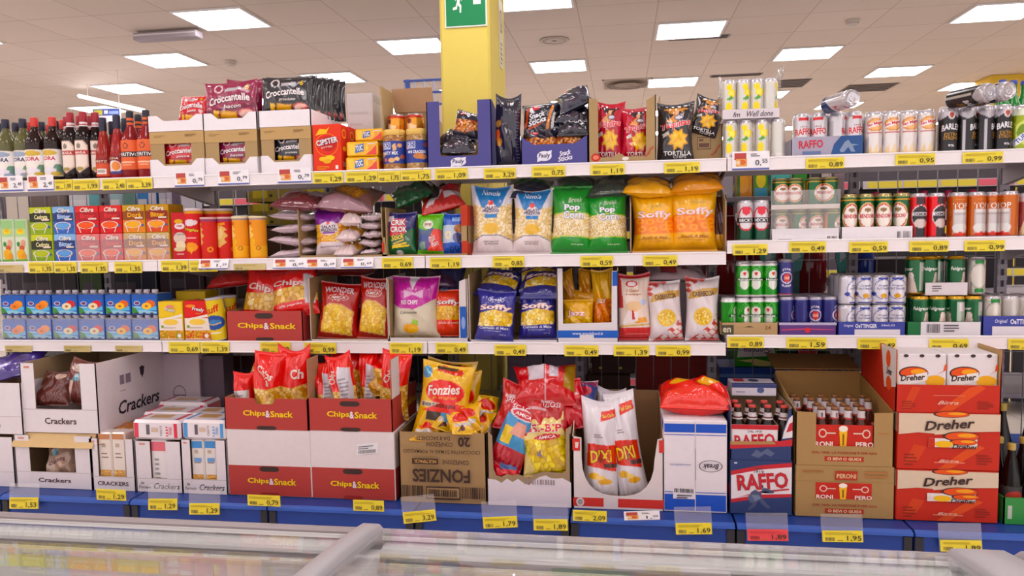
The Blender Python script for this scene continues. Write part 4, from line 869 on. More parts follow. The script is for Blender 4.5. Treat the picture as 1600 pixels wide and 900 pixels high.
# --- green juice cartons and the small drink boxes at the left
for i, (x0, x1, t) in enumerate(((-18, 1, 'half cut by the picture edge'), (2, 22, 'second from the picture edge'), (23, 43, 'beside the lime drink boxes'))):
    cx, w, h, z = ext(x0, x1, 343, '2', .06)
    mb = carton_mb(w, h, .06, 'd8e0c8', [('r', 0, .78, 1, 1, '9cc48a'), ('r', 0, .6, 1, .8, 'b4d09a'), ('e', .5, .72, .34, .06, 'e8d23a'), ('e', .5, .76, .2, .05, 'e2b83a'), ('e', .25, .42, .13, .06, '4a8a4a'), ('e', .68, .44, .2, .09, 'd8a08a'), ('e', .55, .33, .22, .06, 'c85a3a'), ('e', .45, .17, .36, .13, 'e8b02e'), ('e', .7, .12, .2, .08, 'e09a28'), ('r', 0, 0, 1, .05, '7ab05a')], (), top='8abf7a', ch=.004)
    mb.prism([(-w/2, h), (w/2, h), (w/2, h+.004), (-w/2, h+.004)], .022, .038, 'cfe0c0')
    tag(mb.build('juice_carton', CARD), 'tall green juice carton with fruit picture, '+t, 'juice carton', 'green juice cartons', at=(cx, .06, z))
cols = [(48, 82, 'lime', ('c4cc34', '2e3020', '8aa82e', 'b8c23a'), 'Cedrata'), (84, 118, 'blue', ('8cb4e0', '2a3a70', '3a62b0', '6aa0d8'), 'Bitter'), (119, 156, 'red', ('d83a3a', 'a8242c', 'c8262e', 'e8622e'), 'Bitter'), (157, 192, 'red', ('d83a3a', 'a8242c', 'c8262e', 'e8622e'), 'Bitter'), (193, 228, 'gold', ('c8a03a', '8a4a28', 'd8852a', 'eab02e'), 'Dorè'), (229, 265, 'amber', ('c49638', '8a3020', 'c8501e', 'eaa02e'), 'Bitter')]
for ci, (x0, x1, cn, pal, word) in enumerate(cols):
    a, b_, c_, d_ = pal
    for lv in (0, 1):
        if ci == 5 and lv == 0: pal2, word2, cn2 = ('c8a03a', '8a4a28', 'd8852a', 'eab02e'), 'Dorè', 'gold'
        else: pal2, word2, cn2 = pal, word, cn
        a, b_, c_, d_ = pal2
        hb = (on_y(150, 321, .05)[2]-z2)/2-.001
        xa, xb = Xat(x0, .05, z2+.1)+.001, Xat(x1, .05, z2+.1)-.001; w = xb-xa
        ops = [('r', 0, 0, 1, .45, c_), ('r', 0, .45, 1, .78, b_), ('e', .46, .7, .42, .14, b_), ('g', .46, .3, .4, .14, 'e8d8cc', .72), ('e', .46, .3, .33, .1, d_), ('p', [(.1, .26), (.2, .02), (.24, .02), (.16, .24)], 'e8d8cc'), ('p', [(.78, .22), (.7, .02), (.66, .02), (.74, .24)], 'e8d8cc'), ('p', [(.36, .26), (.58, .26), (.48, .1)], d_), ('r', .58, .5, .94, .56, 'e0cfc4'), ('r', .86, .22, .97, .3, '4a5a8a')]
        tx = [T('Cibra', .54, .87, .6, .17, 'efe8dc', sh=.3, b=.03), T(word2, .56, .64, .64, .17, {'lime': 'e8e0b0', 'blue': 'b8d0f0', 'red': 'd8484a', 'gold': 'eab03a', 'amber': 'eab03a'}[cn2], b=.03)]
        o = carton_mb(w, hb, .12, a, ops, tx, ch=.002).build('drink_box', CARD)
        lb = '%s drink multipack box, %s' % (cn2, 'upper one' if lv else 'lower one') + {2: ' in the left red column', 3: ' in the right red column', 4: ' beside the red column', 5: ' at the right end'}.get(ci, ' of its column')
        tag(o, lb, 'drink box', 'aperitif drink boxes', at=((xa+xb)/2, .05, z2+lv*(hb+.001)))
        if lv == 0 and ci >= 2:
            f = MB(); f.box(-w/2-.0005, -.004, .002, w/2+.0005, -.0034, hb-.002, 'ffffff'); kid(f.build('shrink_film', WRAP, o), o)
# --- crisp tubes
def at2(px, Y=.06, z=None): return (Xat(px, Y, (z2 if z is None else z)+.08), Y, z2 if z is None else z)
cx, w, h, z = ext(268, 292, 332, '2', .05)
o = carton_mb(w, h, .07, 'b8262c', [('e', .56, .72, .36, .07, 'e6d8da'), ('e', .5, .82, .3, .05, 'd8a83a'), ('e', .55, .46, .44, .13, 'd8c4b8'), ('e', .6, .3, .34, .1, 'e8d8b4'), ('e', .5, .22, .4, .05, 'dcc8a0'), ('r', .3, .1, .8, .13, 'd8a0a0')], [T('CRIK', .56, .72, .4, .04, 'b8262c', b=.03), T('Original', .52, .54, .8, .05, '8a8488', sh=.2)], ch=.003).build('cracker_box', CARD)
tag(o, 'tall red crisp box with pale chips beside the drink boxes', 'box', at=(cx, .05, z))
pr = tube_proto('crisp_tube', .0385, .235, 'c8242c', [('r', -.5, .9, 1.5, .95, 'd89a3a'), ('e', .5, .72, .3, .06, 'e2d4d8'), ('e', .5, .25, .26, .09, 'e89a2e'), ('p', [(.4, .26), (.6, .24), (.52, .1)], 'e8a83a'), ('r', .3, .42, .7, .44, 'e6d0d0')], [T('Pringles', .5, .58, .62, .07, 'e8c83a', rot=-8, sh=.2, b=.04, ol='2a4a2a')], lid='d8c8cc')
for i, (px, Y) in enumerate(((305, .065), (330, .15), (352, .17))): pr.put('tall red crisp tube with pale plastic lid, %s' % ('at the front beside the red box', 'behind the red cracker tubes', 'farthest back behind the red cracker tubes')[i], at2(px, Y), (0, 0, i*20), 'tall red crisp tubes')
chip = lambda c1, c2: [('p', [(-.1, .8), (.25, .78), (.42, .7), (.3, .66), (.46, .56), (.3, .48), (.4, .4), (.1, .28), (-.2, .3)], c1), ('p', [(-.1, .7), (.2, .72), (.26, .6), (.1, .45), (-.1, .5)], c2)]
rt = tube_proto('cracker_tube', .037, .193, 'c4301f', chip('d8b070', 'e6c890')+[('g', .68, .24, .12, .06, 'e2a03a', .3), ('r', -.5, .9, 1.5, .95, '8a3a60'), ('r', 1.2, .08, 1.35, .2, 'd8d0d0')], [T('CRACKERS', .05, .82, .6, .06, 'e8b83a', rot=6, b=.03)], lid='d8a8a0')
for i, (px, Y) in enumerate(((328, .06), (354, .085))): rt.put('red cracker tube, %s' % ('beside the tall red tube', 'half hidden left of the yellow tubes')[i], at2(px, Y), (0, 0, i*50), 'red cracker tubes')
yt = tube_proto('cracker_tube', .037, .193, 'e2962a', chip('ecc87a', 'f2dca0')+[('r', -.5, .05, 1.5, .3, 'eaae34'), ('g', .62, .26, .1, .05, 'a86a1e', .3), ('r', -.5, .91, 1.5, .95, 'a08a90'), ('e', .3, .4, .2, .1, 'e6b04a')], [T('CRACKERS', .08, .82, .6, .06, 'a83a2a', rot=6, b=.03)], lid='ecdcae')
for i, (px, Y) in enumerate(((377, .06), (404, .062))): yt.put('yellow cracker tube with a cream lid, %s one of the front pair' % ('left', 'right')[i], at2(px, Y), (0, 0, i*4), 'yellow cracker tubes')
# --- pale snack bags stacked flat, left of and inside the brown carton
def stackbags(n, x0, x1, y0, y1, Y, c, lab, dpt=.24, lensd=.045, sd=0):
    for k in range(n):
        py = y1-(y1-y0)*(k+.5)/n; p = on_y((x0+x1)/2, py, Y); w = Xat(x1, Y, p[2])-Xat(x0, Y, p[2])
        mb = bag_mb(w, dpt, lensd, c, [('r', .2, .3, .8, .7, 'd8b060')], (), seed=sd+k, wr=.004, waist=.02, ears=0)
        mb.move(Matrix.Translation((0, 0, -dpt/2)))
        tag(mb.build('snack_bag', FILM), lab % ('lowest', 'second from the bottom', 'third from the bottom', 'fourth from the bottom', 'topmost')[k if k < n-1 else 4], 'snack bag', 'pale snack bags stacked flat', at=(p[0], Y+dpt/2-.02, p[2]), rot=(-math.radians(88), math.radians((-6, 5, -3, 4, 2)[k]), math.radians((4, -5, 6, -2, 3)[k])))
stackbags(4, 421, 487, 327, 405, .06, 'd6c4cc', 'pale pink snack bag lying flat left of the brown carton, %s', sd=3)
lying('snack_bag', 'dark red and clear snack bag lying on top of the pale bag stack', 473, 314, .12, .24, .22, .07, '6a3036', [('r', 0, .55, 1, 1, 'b8a4b0'), ('r', .1, .2, .9, .55, '7a2a26')], rot=(-72, 4, 8), seed=9, wr=.006)
tray('display_tray', 'low brown display carton with flat pale bags and a purple-topped bag', 466, 604, 326, '2', .3, BW, BWI, front=[(0, 0), (1, 0), (1, .06), (0, .06)], side=[(0, 0), (1, 0), (1, 1), (.0, 1)], back=.16)
pasta = lambda n=11: ('v', n, ['e2a63a', 'edc05a', 'd8922e', 'f0cc70'], 'a8641e')
bag('snack_bag', 'clear snack bag of yellow sticks with purple top in the brown carton', 485, 541, 327, '2', .09, 'e2a63a', [('r', 0, 0, 1, 1, pasta()), ('r', 0, .68, 1, 1, '7a2a8a'), ('p', [(.0, .7), (.1, 1), (0, 1)], 'd8ccd8'), ('p', [(1, .62), (.9, .98), (1, 1)], 'd8ccd8'), ('e', .5, .58, .3, .14, 'd8ccd4'), ('e', .5, .56, .27, .11, 'e4d8de'), ('r', .3, .46, .7, .5, '7a2a8a'), ('e', .5, .68, .06, .04, 'c83a3a'), ('p', [(0, 0), (1, 0), (1, .22), (.8, .3), (.2, .3), (0, .22)], 'e0cfd2')],
    [T('SALATI', .5, .61, .42, .06, '3a2a40', b=.03), T('PREZIOSI', .5, .54, .5, .06, '3a2a40', b=.03), T('BASTONCINI', .52, .2, .6, .03, '5a4a5a')], Y=.035, lean=8, roll=-3, wr=.005)
stackbags(5, 562, 594, 332, 400, .06, 'dccbd0', 'white snack bag end beside the navy stick bag, %s', dpt=.2, lensd=.035, sd=20)
for k in range(3):
    lying('snack_bag', 'clear snack bag of yellow sticks wedged behind the purple-topped bag, %s' % ('lowest', 'middle one', 'topmost')[k], 552, 388-24*k, .1, .1, .2, .06, 'd8c4c4', [('r', 0, .3, 1, .7, pasta())], rot=(-75, 0, 10*k-10), seed=k+60, group='clear bags in the brown carton')
lying('snack_bag', 'big clear and brown snack bag lying over the brown carton', 548, 312, .14, .26, .24, .09, '8a6058', [('e', .5, .6, .34, .3, ('v', 12, ['c88a3a', 'a8702a', 'd89a48'], '7a4a22')), ('r', 0, 0, 1, .22, '9a7880')], rot=(-66, 6, 6), seed=14, wr=.006)
# --- bright bags in the cut carton
cc = 'a8663a'
tray('display_tray', 'brown and red cut-down carton holding the blue, green and navy snack bags', 596, 731, 322, '2', .26, BW, BWI, front=[(0, 0), (1, 0), (1, 1), (.925, 1), (.925, .05), (.05, .05), (.04, .4), (0, .4)], side=[(0, 0), (1, 0), (1, 1), (0, 1)], back=.18, ops=[('r', .925, .6, 1, 1, 'b03a26'), ('r', .925, .06, 1, .3, 'b03a26'), ('r', 0, .1, .03, .3, 'b03a26')], rops=[('r', 0, .6, 1, 1, 'b03a26'), ('r', 0, 0, 1, .25, 'b03a26')])
bag('snack_bag', 'dark green and navy snack stick bag with big lettering', 598, 648, 333, '2', .06, '1f5a34', [('r', 0, .62, 1, 1, '2e2a6a'), ('p', [(0, .45), (1, .62), (1, .7), (0, .66)], '2e2a6a'), ('p', [(.14, .44), (.72, .5), (.7, .86), (.2, .84)], 'c8404a'), ('p', [(.1, .78), (.32, .8), (.3, .92), (.12, .9)], 'd0c4d0'), ('p', [(.25, .18), (.75, .26), (.74, .3), (.24, .22)], 'e8c23a'), ('p', [(.3, .24), (.66, .34), (.65, .37), (.29, .27)], 'e0b030'), ('p', [(.24, .15), (.82, .2), (.82, .24), (.24, .19)], 'f0d050'), ('e', .48, .06, .11, .05, 'e2dfe2')],
    [T('CRIK', .46, .76, .5, .13, 'f0e8ea', b=.05, ol='7a2030', olw=.03), T('CROK', .48, .6, .56, .13, 'f0e8ea', b=.05, ol='7a2030', olw=.03), T('Stick', .44, .42, .46, .13, 'e8c832', sh=.25, rot=12, b=.02)], Y=.035, zb=z2+.006, lean=5, wr=.003)
bag('snack_bag', 'green and red snack bag with an oval badge in the cut-down carton', 648, 690, 336, '2', .06, '6ab02e', [('p', [(0, .12), (1, .08), (1, .62), (.6, .66), (.4, .6), (0, .66)], '4a5a7a'), ('p', [(.46, .1), (1, .1), (.96, .62), (.7, .64), (.5, .4)], 'd8402e'), ('e', .3, .4, .16, .12, '3a4a8a'), ('e', .25, .22, .16, .1, '7a9a8a'), ('e', .46, .74, .2, .11, 'e0dcd2'), ('e', .45, .26, .1, .1, '5a3a7a')], [T('pop', .46, .74, .26, .08, '8a5a3a', b=.02), T('mix', .62, .42, .3, .18, 'e8dcdc', sh=.3, rot=20), T('fun', .72, .28, .28, .14, 'e8dcdc', sh=.3, rot=20)], Y=.03, zb=z2+.006, roll=1, lean=4, wr=.004)
bag('snack_bag', 'bright blue snack bag with pale rings at the right of the cut-down carton', 686, 724, 334, '2', .06, '2a56b8', [('p', [(0, .26), (1, .3), (1, .72), (0, .7)], 'b8c4d8'), ('g', .34, .46, .14, .1, 'e8d0a0', .25), ('e', .8, .62, .22, .1, 'a86a3a'), ('e', .75, .4, .2, .12, '5a5a8a'), ('r', .5, .8, .95, .9, '8aa8e0'), ('g', .5, .12, .1, .06, '1a2a5a', .4), ('g', .72, .14, .1, .07, '1a2a5a', .4)], (), Y=.04, zb=z2+.006, wr=.004)
lying('snack_bag', 'red and white snack bag lying behind the green bag', 690, 311, .17, .2, .22, .07, 'b03430', [('r', 0, .62, .4, .8, 'e0d0d4'), ('r', .6, .3, 1, .5, 'd8ccd2'), ('p', [(.1, .1), (.3, .12), (.6, .6), (.4, .64)], 'd8ccd2'), ('e', .7, .75, .12, .1, 'd83040')], rot=(-60, -14, 10), seed=21, wr=.007)
lying('snack_bag', 'dark green snack bag slumped on top behind the stick bag', 642, 303, .17, .18, .24, .06, '1c4a2c', [('r', .5, .3, .7, .5, '9aa09a'), ('r', 0, .7, 1, .8, '2a7a40')], rot=(-55, -22, 14), seed=22, wr=.008)
lying('snack_bag', 'black snack bag lying at the back above the red and white one', 672, 298, .22, .18, .2, .06, '22201e', [('r', .3, .3, .7, .6, '4a4418')], rot=(-60, 10, -8), seed=23, wr=.007)
# --- blue and clear snack bags, popcorn, yellow rings
nuv = ('v', 7, ['e8cf9a', 'f0dcb0', 'dcc088', 'f2e2c0'], 'c0a068')
for i, (x0, x1, yt, rl) in enumerate(((732, 800, 292, 0), (797, 862, 298, 1))):
    bag('snack_bag', 'clear bag of pale puffs with a blue top, %s' % ('left one beside the cut-down carton', 'right one beside the popcorn')[i], x0, x1, yt, '2', .1, 'e8cf9a', [('r', 0, 0, 1, 1, nuv), ('e', .5, .38, .2, .08, 'e2b43a'), ('p', [(.06, 1), (.94, 1), (.76, .72), (.66, .62), (.34, .62), (.24, .72)], '2f78b8'), ('p', [(0, 1), (.06, 1), (.24, .72), (.2, .7), (0, .76)], 'd8d4de'), ('p', [(1, 1), (.94, 1), (.76, .72), (.8, .7), (1, .76)], 'd8d4de'), ('p', [(.26, .6), (.26, .66), (.4, .72), (.5, .76), (.6, .72), (.74, .66), (.74, .6)], 'e8e0e4'), ('e', .5, .75, .07, .04, 'd04a3e'), ('r', .34, .53, .66, .59, '2f78b8'), ('p', [(0, 0), (1, 0), (1, .2), (.7, .28), (.3, .28), (0, .2)], 'e6d8d8'), ('p', [(0, .19), (.3, .275), (.7, .275), (1, .19), (1, .2), (.7, .29), (.3, .29), (0, .2)], '4a5a8a')],
        [T('Nuvole', .5, .9, .44, .08, 'e8eef4', sh=.15, rot=-4)] + [T('SALATI', .5, .675, .34, .045, '4a3a58', b=.04), T('PREZIOSI', .5, .63, .42, .045, '4a3a58', b=.04), T('SPECIALITÀ', .5, .19, .38, .025, '6a5a62'), T('DI PATATE', .5, .155, .32, .025, '6a5a62')], Y=.035, lean=6, roll=rl, seed=70+i, group='blue-topped puff bags', wr=.004, ears=.05)
pc = ('v', 12, ['ecd6a6', 'f2e4c2', 'e0c48c', 'f4ead0'], 'b08a4a')
for i, (x0, x1, yt, rl) in enumerate(((858, 924, 291, 1), (916, 982, 297, -1))):
    bag('popcorn_bag', 'green popcorn bag with a clear window, %s' % ('left one beside the blue-topped bags', 'right one beside the yellow bags')[i], x0, x1, yt, '2', .1, '12923c', [('r', 0, .24, 1, .58, pc), ('p', [(0, .22), (.5, .25), (1, .22), (1, .24), (.5, .265), (0, .24)], 'b8c85a'), ('p', [(0, .57), (.5, .6), (1, .57), (1, .585), (.5, .615), (0, .585)], 'b8c85a')],
        [T('Break', .6, .78, .36, .07, 'b8d0b0', sh=.3, rot=4), T('Pop', .52, .66, .4, .11, 'ece8ee', b=.06, ol='6a7a8a', olw=.03), T('Corn', .55, .56, .52, .11, 'ece8ee', b=.06, ol='6a7a9a', olw=.03), T('buon gusto', .66, .13, .3, .03, 'd8e8d0')], Y=.035, lean=7, roll=rl, seed=80+i, group='popcorn bags', wr=.004, ears=.05 if i else .02)
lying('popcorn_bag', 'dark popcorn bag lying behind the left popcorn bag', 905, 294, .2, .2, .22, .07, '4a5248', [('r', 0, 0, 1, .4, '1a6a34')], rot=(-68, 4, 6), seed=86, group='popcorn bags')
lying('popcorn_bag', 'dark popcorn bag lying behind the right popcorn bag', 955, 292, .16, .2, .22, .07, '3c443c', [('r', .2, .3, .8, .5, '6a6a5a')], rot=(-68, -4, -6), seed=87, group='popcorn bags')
lying('snack_bag', 'dark snack bag lying behind the second blue-topped bag', 830, 296, .2, .2, .22, .06, '2a2c44', [('r', 0, .6, 1, 1, '1a6a34')], rot=(-66, 4, 6), seed=88)
ring = ('v', 7, ['f0a23a', 'ec8a22', 'f4b65a', 'e87a1a'], 'd86414')
for i, (x0, x1, yt, rl) in enumerate(((988, 1058, 303, -1), (1048, 1124, 295, 0))):
    ops = [('r', 0, .3, 1, .58, 'e8821e')]+[('g', a, b_, .1, .05, 'f4a94a', .35) for a, b_ in ((.15, .52), (.4, .5), (.66, .53), (.88, .47), (.2, .38), (.48, .37), (.74, .4), (.9, .34))]+[('p', [(0, 0), (1, 0), (1, .3), (0, .28)], 'f0b318'), ('r', 0, .58, 1, 1, 'eab41c'), ('r', .12, .2, .9, .206, 'c88a1a')]
    bag('snack_bag', 'yellow snack bag of orange rings, %s' % ('left one', 'right one')[i], x0, x1, yt, '2', .1, 'eab41c', ops, [T('Break', .58, .78, .36, .07, 'cfa84a', sh=.3, rot=6), T('Soffy', .52, .61, .84, .15, 'f2d8dc', b=.07, ol='d88a4a', olw=.03), T('Anelli di Mais', .5, .23, .62, .045, 'a86a1e', sh=.2), T('al formaggio', .5, .17, .46, .025, 'b8761e')], Y=.035, zb=z2+.004, lean=6, roll=rl, seed=90+i, group='yellow ring bags', wr=.004, ears=.04)
lying('snack_bag', 'yellow ring bag lying on top behind the left yellow bag', 1012, 292, .13, .22, .2, .07, 'e2a81e', [('r', 0, .6, 1, 1, '8a4a20')], rot=(-70, 3, 4), seed=93, group='yellow ring bags')
lying('snack_bag', 'yellow ring bag lying on top behind the right yellow bag', 1088, 287, .13, .22, .2, .075, 'd8921e', [('r', 0, .6, 1, 1, '9a5a2a')], rot=(-70, -3, -4), seed=94, group='yellow ring bags')
bag('snack_bag', 'dark snack bag squeezed between the right yellow bag and carton wall', 1112, 1138, 306, '2', .06, '4a2a20', [('r', 0, 0, 1, .3, 'd8a01c'), ('e', .6, .6, .2, .1, '6a5a6a')], (), Y=.09, seed=95, wr=.006)
tray('display_tray', 'low pale carton with slanted walls around the yellow ring bags', 985, 1135, 296, '2', .3, 'c4a890', BWI, front=[(0, 0), (1, 0), (1, .03), (0, .03)], side=[(0, 0), (1, 0), (1, 1), (.4, 1), (0, .8)], back=.2)
# --- beer cans at the right of the second shelf
r5 = .0325
bk = can_proto('beer_can', r5, .166, 'c4bfc4', [('r', -.5, 0, 1.5, .42, '164a34'), ('p', [(-.5, .42), (-.5, .5), (.0, .42)], '164a34'), ('e', .5, .56, .36, .3, 'b83440'), ('e', .5, .56, .3, .26, 'd4ccd0'), ('e', .5, .74, .16, .1, 'c83a48'), ('r', .06, .46, .94, .58, '241e22'), ('e', .5, .34, .24, .06, 'c83a48'), ('e', .5, .37, .2, .06, 'd4ccd0')], [T("BECK'S", .5, .52, .58, .08, 'e8e4e6', b=.04)], foot='c4bfc4')
for i, px in enumerate((1164, 1189)): bk.put('silver and green beer can with a black band, %s' % ('left one of the pair', 'right one of the pair')[i], (Xat(px, .06, z2r+.08), .06, z2r), (0, 0, i*-6), 'silver and green cans')
for i, px in enumerate((1166, 1190)): bk.put('silver and green beer can behind the front pair, %s' % ('left one', 'right one')[i], (Xat(px, .13, z2r+.08), .13, z2r), (0, 0, 50+i*30), 'silver and green cans')
def bero(h): return can_proto('beer_can', r5, h, '1d5a32', [('r', -.5, .93, 1.5, 1, 'c88a2a'), ('r', -.5, .84, 1.5, .87, 'd8a03a'), ('r', -.5, 0, 1.5, .06, 'd8a03a'), ('r', -.5, .06, -.15, .84, 'd88f28'), ('r', 1.15, .06, 1.5, .84, 'd88f28'), ('e', .5, .5, .37, .3, 'd8b880'), ('e', .5, .5, .33, .27, 'b83438'), ('e', .5, .5, .3, .24, 'e6dcd4'), ('e', .5, .64, .12, .05, '8a6a4a'), ('r', .13, .44, .87, .56, 'e6dcd4')], [T('BENDORF', .5, .5, .56, .09, 'b8242e', b=.06)], lid='b9a878')
bs, bt = bero(.122), bero(.178)
tray('can_tray', 'white cardboard tray wrapped around the lower short green cans', 1205, 1312, 357, '2r', .2, WHT, 'd8cfc8', t=.003, ops=barcode(.82, .16, .96, .34, 8, '6a6264', 2)+lines(.1, .1, .4, .2, 1, '9a9294'))
for i, px in enumerate((1220, 1247, 1273, 1299)):
    bs.put('short green and gold beer can in the lower white tray, %s' % nth(i, 4), (Xat(px, .075, z2r+.06), .075, z2r+.004), (0, 0, (0, 60, 10, 75)[i]), 'short green cans')
zu = z2r+.004+.122
b = MB(); w = Xat(1312, .03, zu)-Xat(1205, .03, zu); b.box(-w/2, 0, 0, w/2, .2, .003, 'c9b8a8'); b.box(-w/2, -.0005, 0, w/2, .0005, .018, 'd8ccc4')
o = tag(b.build('can_tray', CARD), 'thin card tray under the upper short green cans', 'tray', at=((Xat(1312, .03, zu)+Xat(1205, .03, zu))/2, .03, zu+.0005))
f = MB(); f.box(-w/2-.002, -.003, -.1, w/2+.002, -.0025, .0, 'ffffff'); f.box(-w/2-.002, -.003, 0, w/2+.002, -.0025, .075, 'ffffff'); kid(f.build('shrink_film', WRAP, o), o)
for i, px in enumerate((1219, 1242, 1271, 1296)):
    bs.put('short green and gold beer can in the upper tier, %s' % nth(i, 4), (Xat(px, .075, zu+.06), .075, zu+.004), (0, 0, (8, -14, 60, -50)[i]), 'short green cans')
tray('can_tray', 'long white cardboard tray under the tall green cans', 1314, 1427, 354, '2r', .2, WHT, 'd8cfc8', t=.003, ops=barcode(.78, .1, .84, .6, 4, '5a5254', 2)+barcode(.86, .1, .97, .6, 7, '8a8284', 3)+lines(.05, .06, .4, .12, 1, '9a9294'))
for i, px in enumerate((1326, 1352, 1380, 1408)):
    bt.put('tall green and gold beer can in the long white tray, %s' % nth(i, 4), (Xat(px, .075, z2r+.09), .075, z2r+.004), (0, 0, (5, 0, -16, -40)[i]), 'tall green cans')
rc = can_proto('beer_can', r5, .178, 'd42c34', [('r', .3, 0, .7, .3, '241e24'), ('r', .34, .76, .66, .94, '3a2026'), ('e', .5, .5, .34, .24, 'd8d0d4'), ('e', .5, .5, .31, .22, '2a2026'), ('r', .16, .5, .84, .58, 'e0dadd'), ('e', .5, .34, .24, .1, 'c8b8b4'), ('r', -.4, .06, -.1, .28, 'c8a8a8')], [T('DEMON', .5, .54, .46, .06, '2a2026', b=.05)])
for i, px in enumerate((1434, 1462)): rc.put('red and black strong beer can, %s' % ('left one of the pair', 'right one of the pair')[i], (Xat(px, .06, z2r+.09), .06, z2r), (0, 0, i*18), 'red and black cans')
tp = can_proto('beer_can', r5+.002, .178, 'b8621e', [('r', .26, .1, .74, .62, 'b0a6a6'), ('e', .5, .22, .26, .12, 'd8d4d2'), ('r', .3, .3, .7, .5, 'c8c0c0'), ('e', .5, .08, .24, .05, 'c83a2a'), ('r', .3, .56, .7, .62, 'd8d0cc'), ('r', 1.1, .12, 1.4, .5, 'c8a090')], [T('TOP', .5, .7, .5, .13, 'e2d8d0', b=.02), T('premium', .5, .84, .3, .03, 'd88a4a')])
for i, px in enumerate((1495, 1524, 1548, 1575)): tp.put('copper beer can with a grey picture and large letters, %s' % nth(i, 4), (Xat(px, (.06, .062, .095, .06)[i], z2r+.09), (.06, .062, .095, .06)[i], z2r), (0, 0, (0, 14, -10, -55)[i]), 'copper cans')
ec = can_proto('beer_can', r5, .17, '8a3a3a', [('p', [(.1, 0), (.4, .5), (.7, 0)], 'c8b090'), ('r', -.5, .8, 1.5, .95, 'b8a8a8')], [])
ec.put('dull red can at the far right end of the second shelf', (Xat(1602, .07, z2r+.09), .07, z2r))
# price tags of the second shelf
for a in [(45, 83, 418, '1,35', 'the lime drink boxes'), (85, 120, 418, '1,35', 'the blue drink boxes'), (126, 168, 418, '1,35', 'the red drink boxes'), (179, 222, 418, '1,35', 'the gold drink boxes'), (252, 294, 416, '1,39', 'the tall red crisp box'), (296, 340, 416, '2,39', 'the tall red crisp tube'), (597, 645, 411, '0,69', 'the navy and green stick bag'), (672, 720, 411, '1,19', 'the bright blue ring bag'), (770, 819, 409, '0,85', 'the blue-topped puff bags'), (907, 958, 408.5, '0,59', 'the popcorn bags'), (1005, 1058, 407.5, '0,49', 'the yellow ring bags'), (1145, 1199, 390, '1,29', 'the silver and green cans'), (1233, 1290, 386, '0,49', 'the short green cans'), (1327, 1387, 386, '0,59', 'the tall green cans'), (1421, 1482, 385, '0,89', 'the red and black cans'), (1507, 1570, 384, '0,99', 'the copper cans')]: price(a[0], a[1], a[2], '2', a[3], a[4])
price(-5, 36, 420, '2', '', 'the green juice cartons', 'pale', 12)
for a in [(312, 358, 413, '1,39', 'the red cracker tube'), (428, 478, 412, '0,69', 'the pale bag stack'), (478, 526, 412, '0,69', 'the purple-topped bag'), (534, 584, 411, '0,69', 'the white bag ends')]:
    o = price(a[0], a[1], a[2], '2', a[3], a[4], 'white', 16); o.rotation_euler[0] = math.radians(-18); o.location.y -= .006
price(365, 415, 417, '2', '', 'the yellow cracker tubes', 'pale', 10)

# ------------------------------------------------------------------ third shelf
z3, z3r = ROW['3'], ROW['3r']
fr_c = [('apricot', 'e8922a', 'e2821e'), ('apricot', 'e8922a', 'e2821e'), ('apple', 'c8343a', 'e8dcb8'), ('apple', 'c8343a', 'e8dcb8'), ('peach', 'd86a2e', 'f0c05a'), ('peach', 'd86a2e', 'f0c05a')]
xs = [(2, 40), (41, 80), (82, 122), (123, 163), (165, 205), (206, 247)]
hj = (on_y(120, 453, .05)[2]-z3)/2-.001
for ci, ((fn, c1, c2), (x0, x1)) in enumerate(zip(fr_c, xs)):
    for lv in (0, 1):
        xa, xb = Xat(x0, .05, z3+.1), Xat(x1, .05, z3+.1); w = xb-xa-.002
        ops = [('r', 0, .02, 1, .8, '2a62b8'), ('p', [(0, .1), (1, .2), (1, .42), (.5, .34), (0, .42)], '6ab4d8'), ('p', [(0, .02), (1, .02), (1, .12), (.5, .2), (0, .16)], '9ac8dc'), ('p', [(0, .02), (.3, .02), (.12, .36), (0, .4)], '4a8a4a'), ('e', .76, .54, .2, .2, c1), ('e', .6, .42, .2, .18, c2), ('e', .6, .42, .06, .06, 'a8622a'), ('e', .22, .58, .13, .11, 'd8d4e4'), ('e', .22, .58, .1, .08, '6a3a6a'), ('r', .08, .34, .38, .4, 'b8d0ea')] + [('r', .12+.32*k, .02, .24+.32*k, .08, '5a2a30') for k in range(3)]
        mb = carton_mb(w, hj*.82, .12, '2f58a8', ops, (), ch=.004, top='b0b4c8')
        o = mb.build('juice_multipack', CARD)
        tag(o, 'blue three-pack of small %s juices, %s in the %s %s column' % (fn, 'upper' if lv else 'lower', ('left', 'right')[ci % 2], fn), 'juice pack', 'blue juice multipacks', at=((xa+xb)/2, .05, z3+lv*(hj+.0005)))
        for k in range(3):
            q = MB(); q.lathe([(.011, hj*.815), (.011, hj*.86), (.014, hj*.87), (.014, hj*.985), (.012, hj), (.0005, hj)], 14, 'c4bcc8', cx=(k-1)*w*.32, cy=.025); q.box((k-1)*w*.32-.005, .0125, hj*.83, (k-1)*w*.32+.005, .02, hj*.86, '6a6a86'); kid(q.build('bottle_cap', PLAST, o), o)
        if lv == 0:
            f = MB(); f.box(-w/2-.0008, -.004, .002, w/2+.0008, -.0034, hj*.9, 'ffffff'); kid(f.build('shrink_film', WRAP, o), o)
fx = lambda a, b_: [('r', 0, .6, 1, 1, a), ('p', [(0, .54), (.5, .6), (1, .68), (1, .6), (0, .5)], 'ece4dc'), ('r', 0, .0, 1, .56, 'ece0d4'), ('r', 0, .02, 1, .24, ('v', 9, ['d8a03a', b_, 'c87a2a', 'e8c060'], 'a8701e')), ('e', .5, .46, .32, .08, 'ecc86a'), ('e', .84, .1, .08, .055, 'e8e4e0'), ('r', .2, .3, .7, .32, 'b89a9a'), ('e', .14, .34, .06, .04, '7aa04a')]
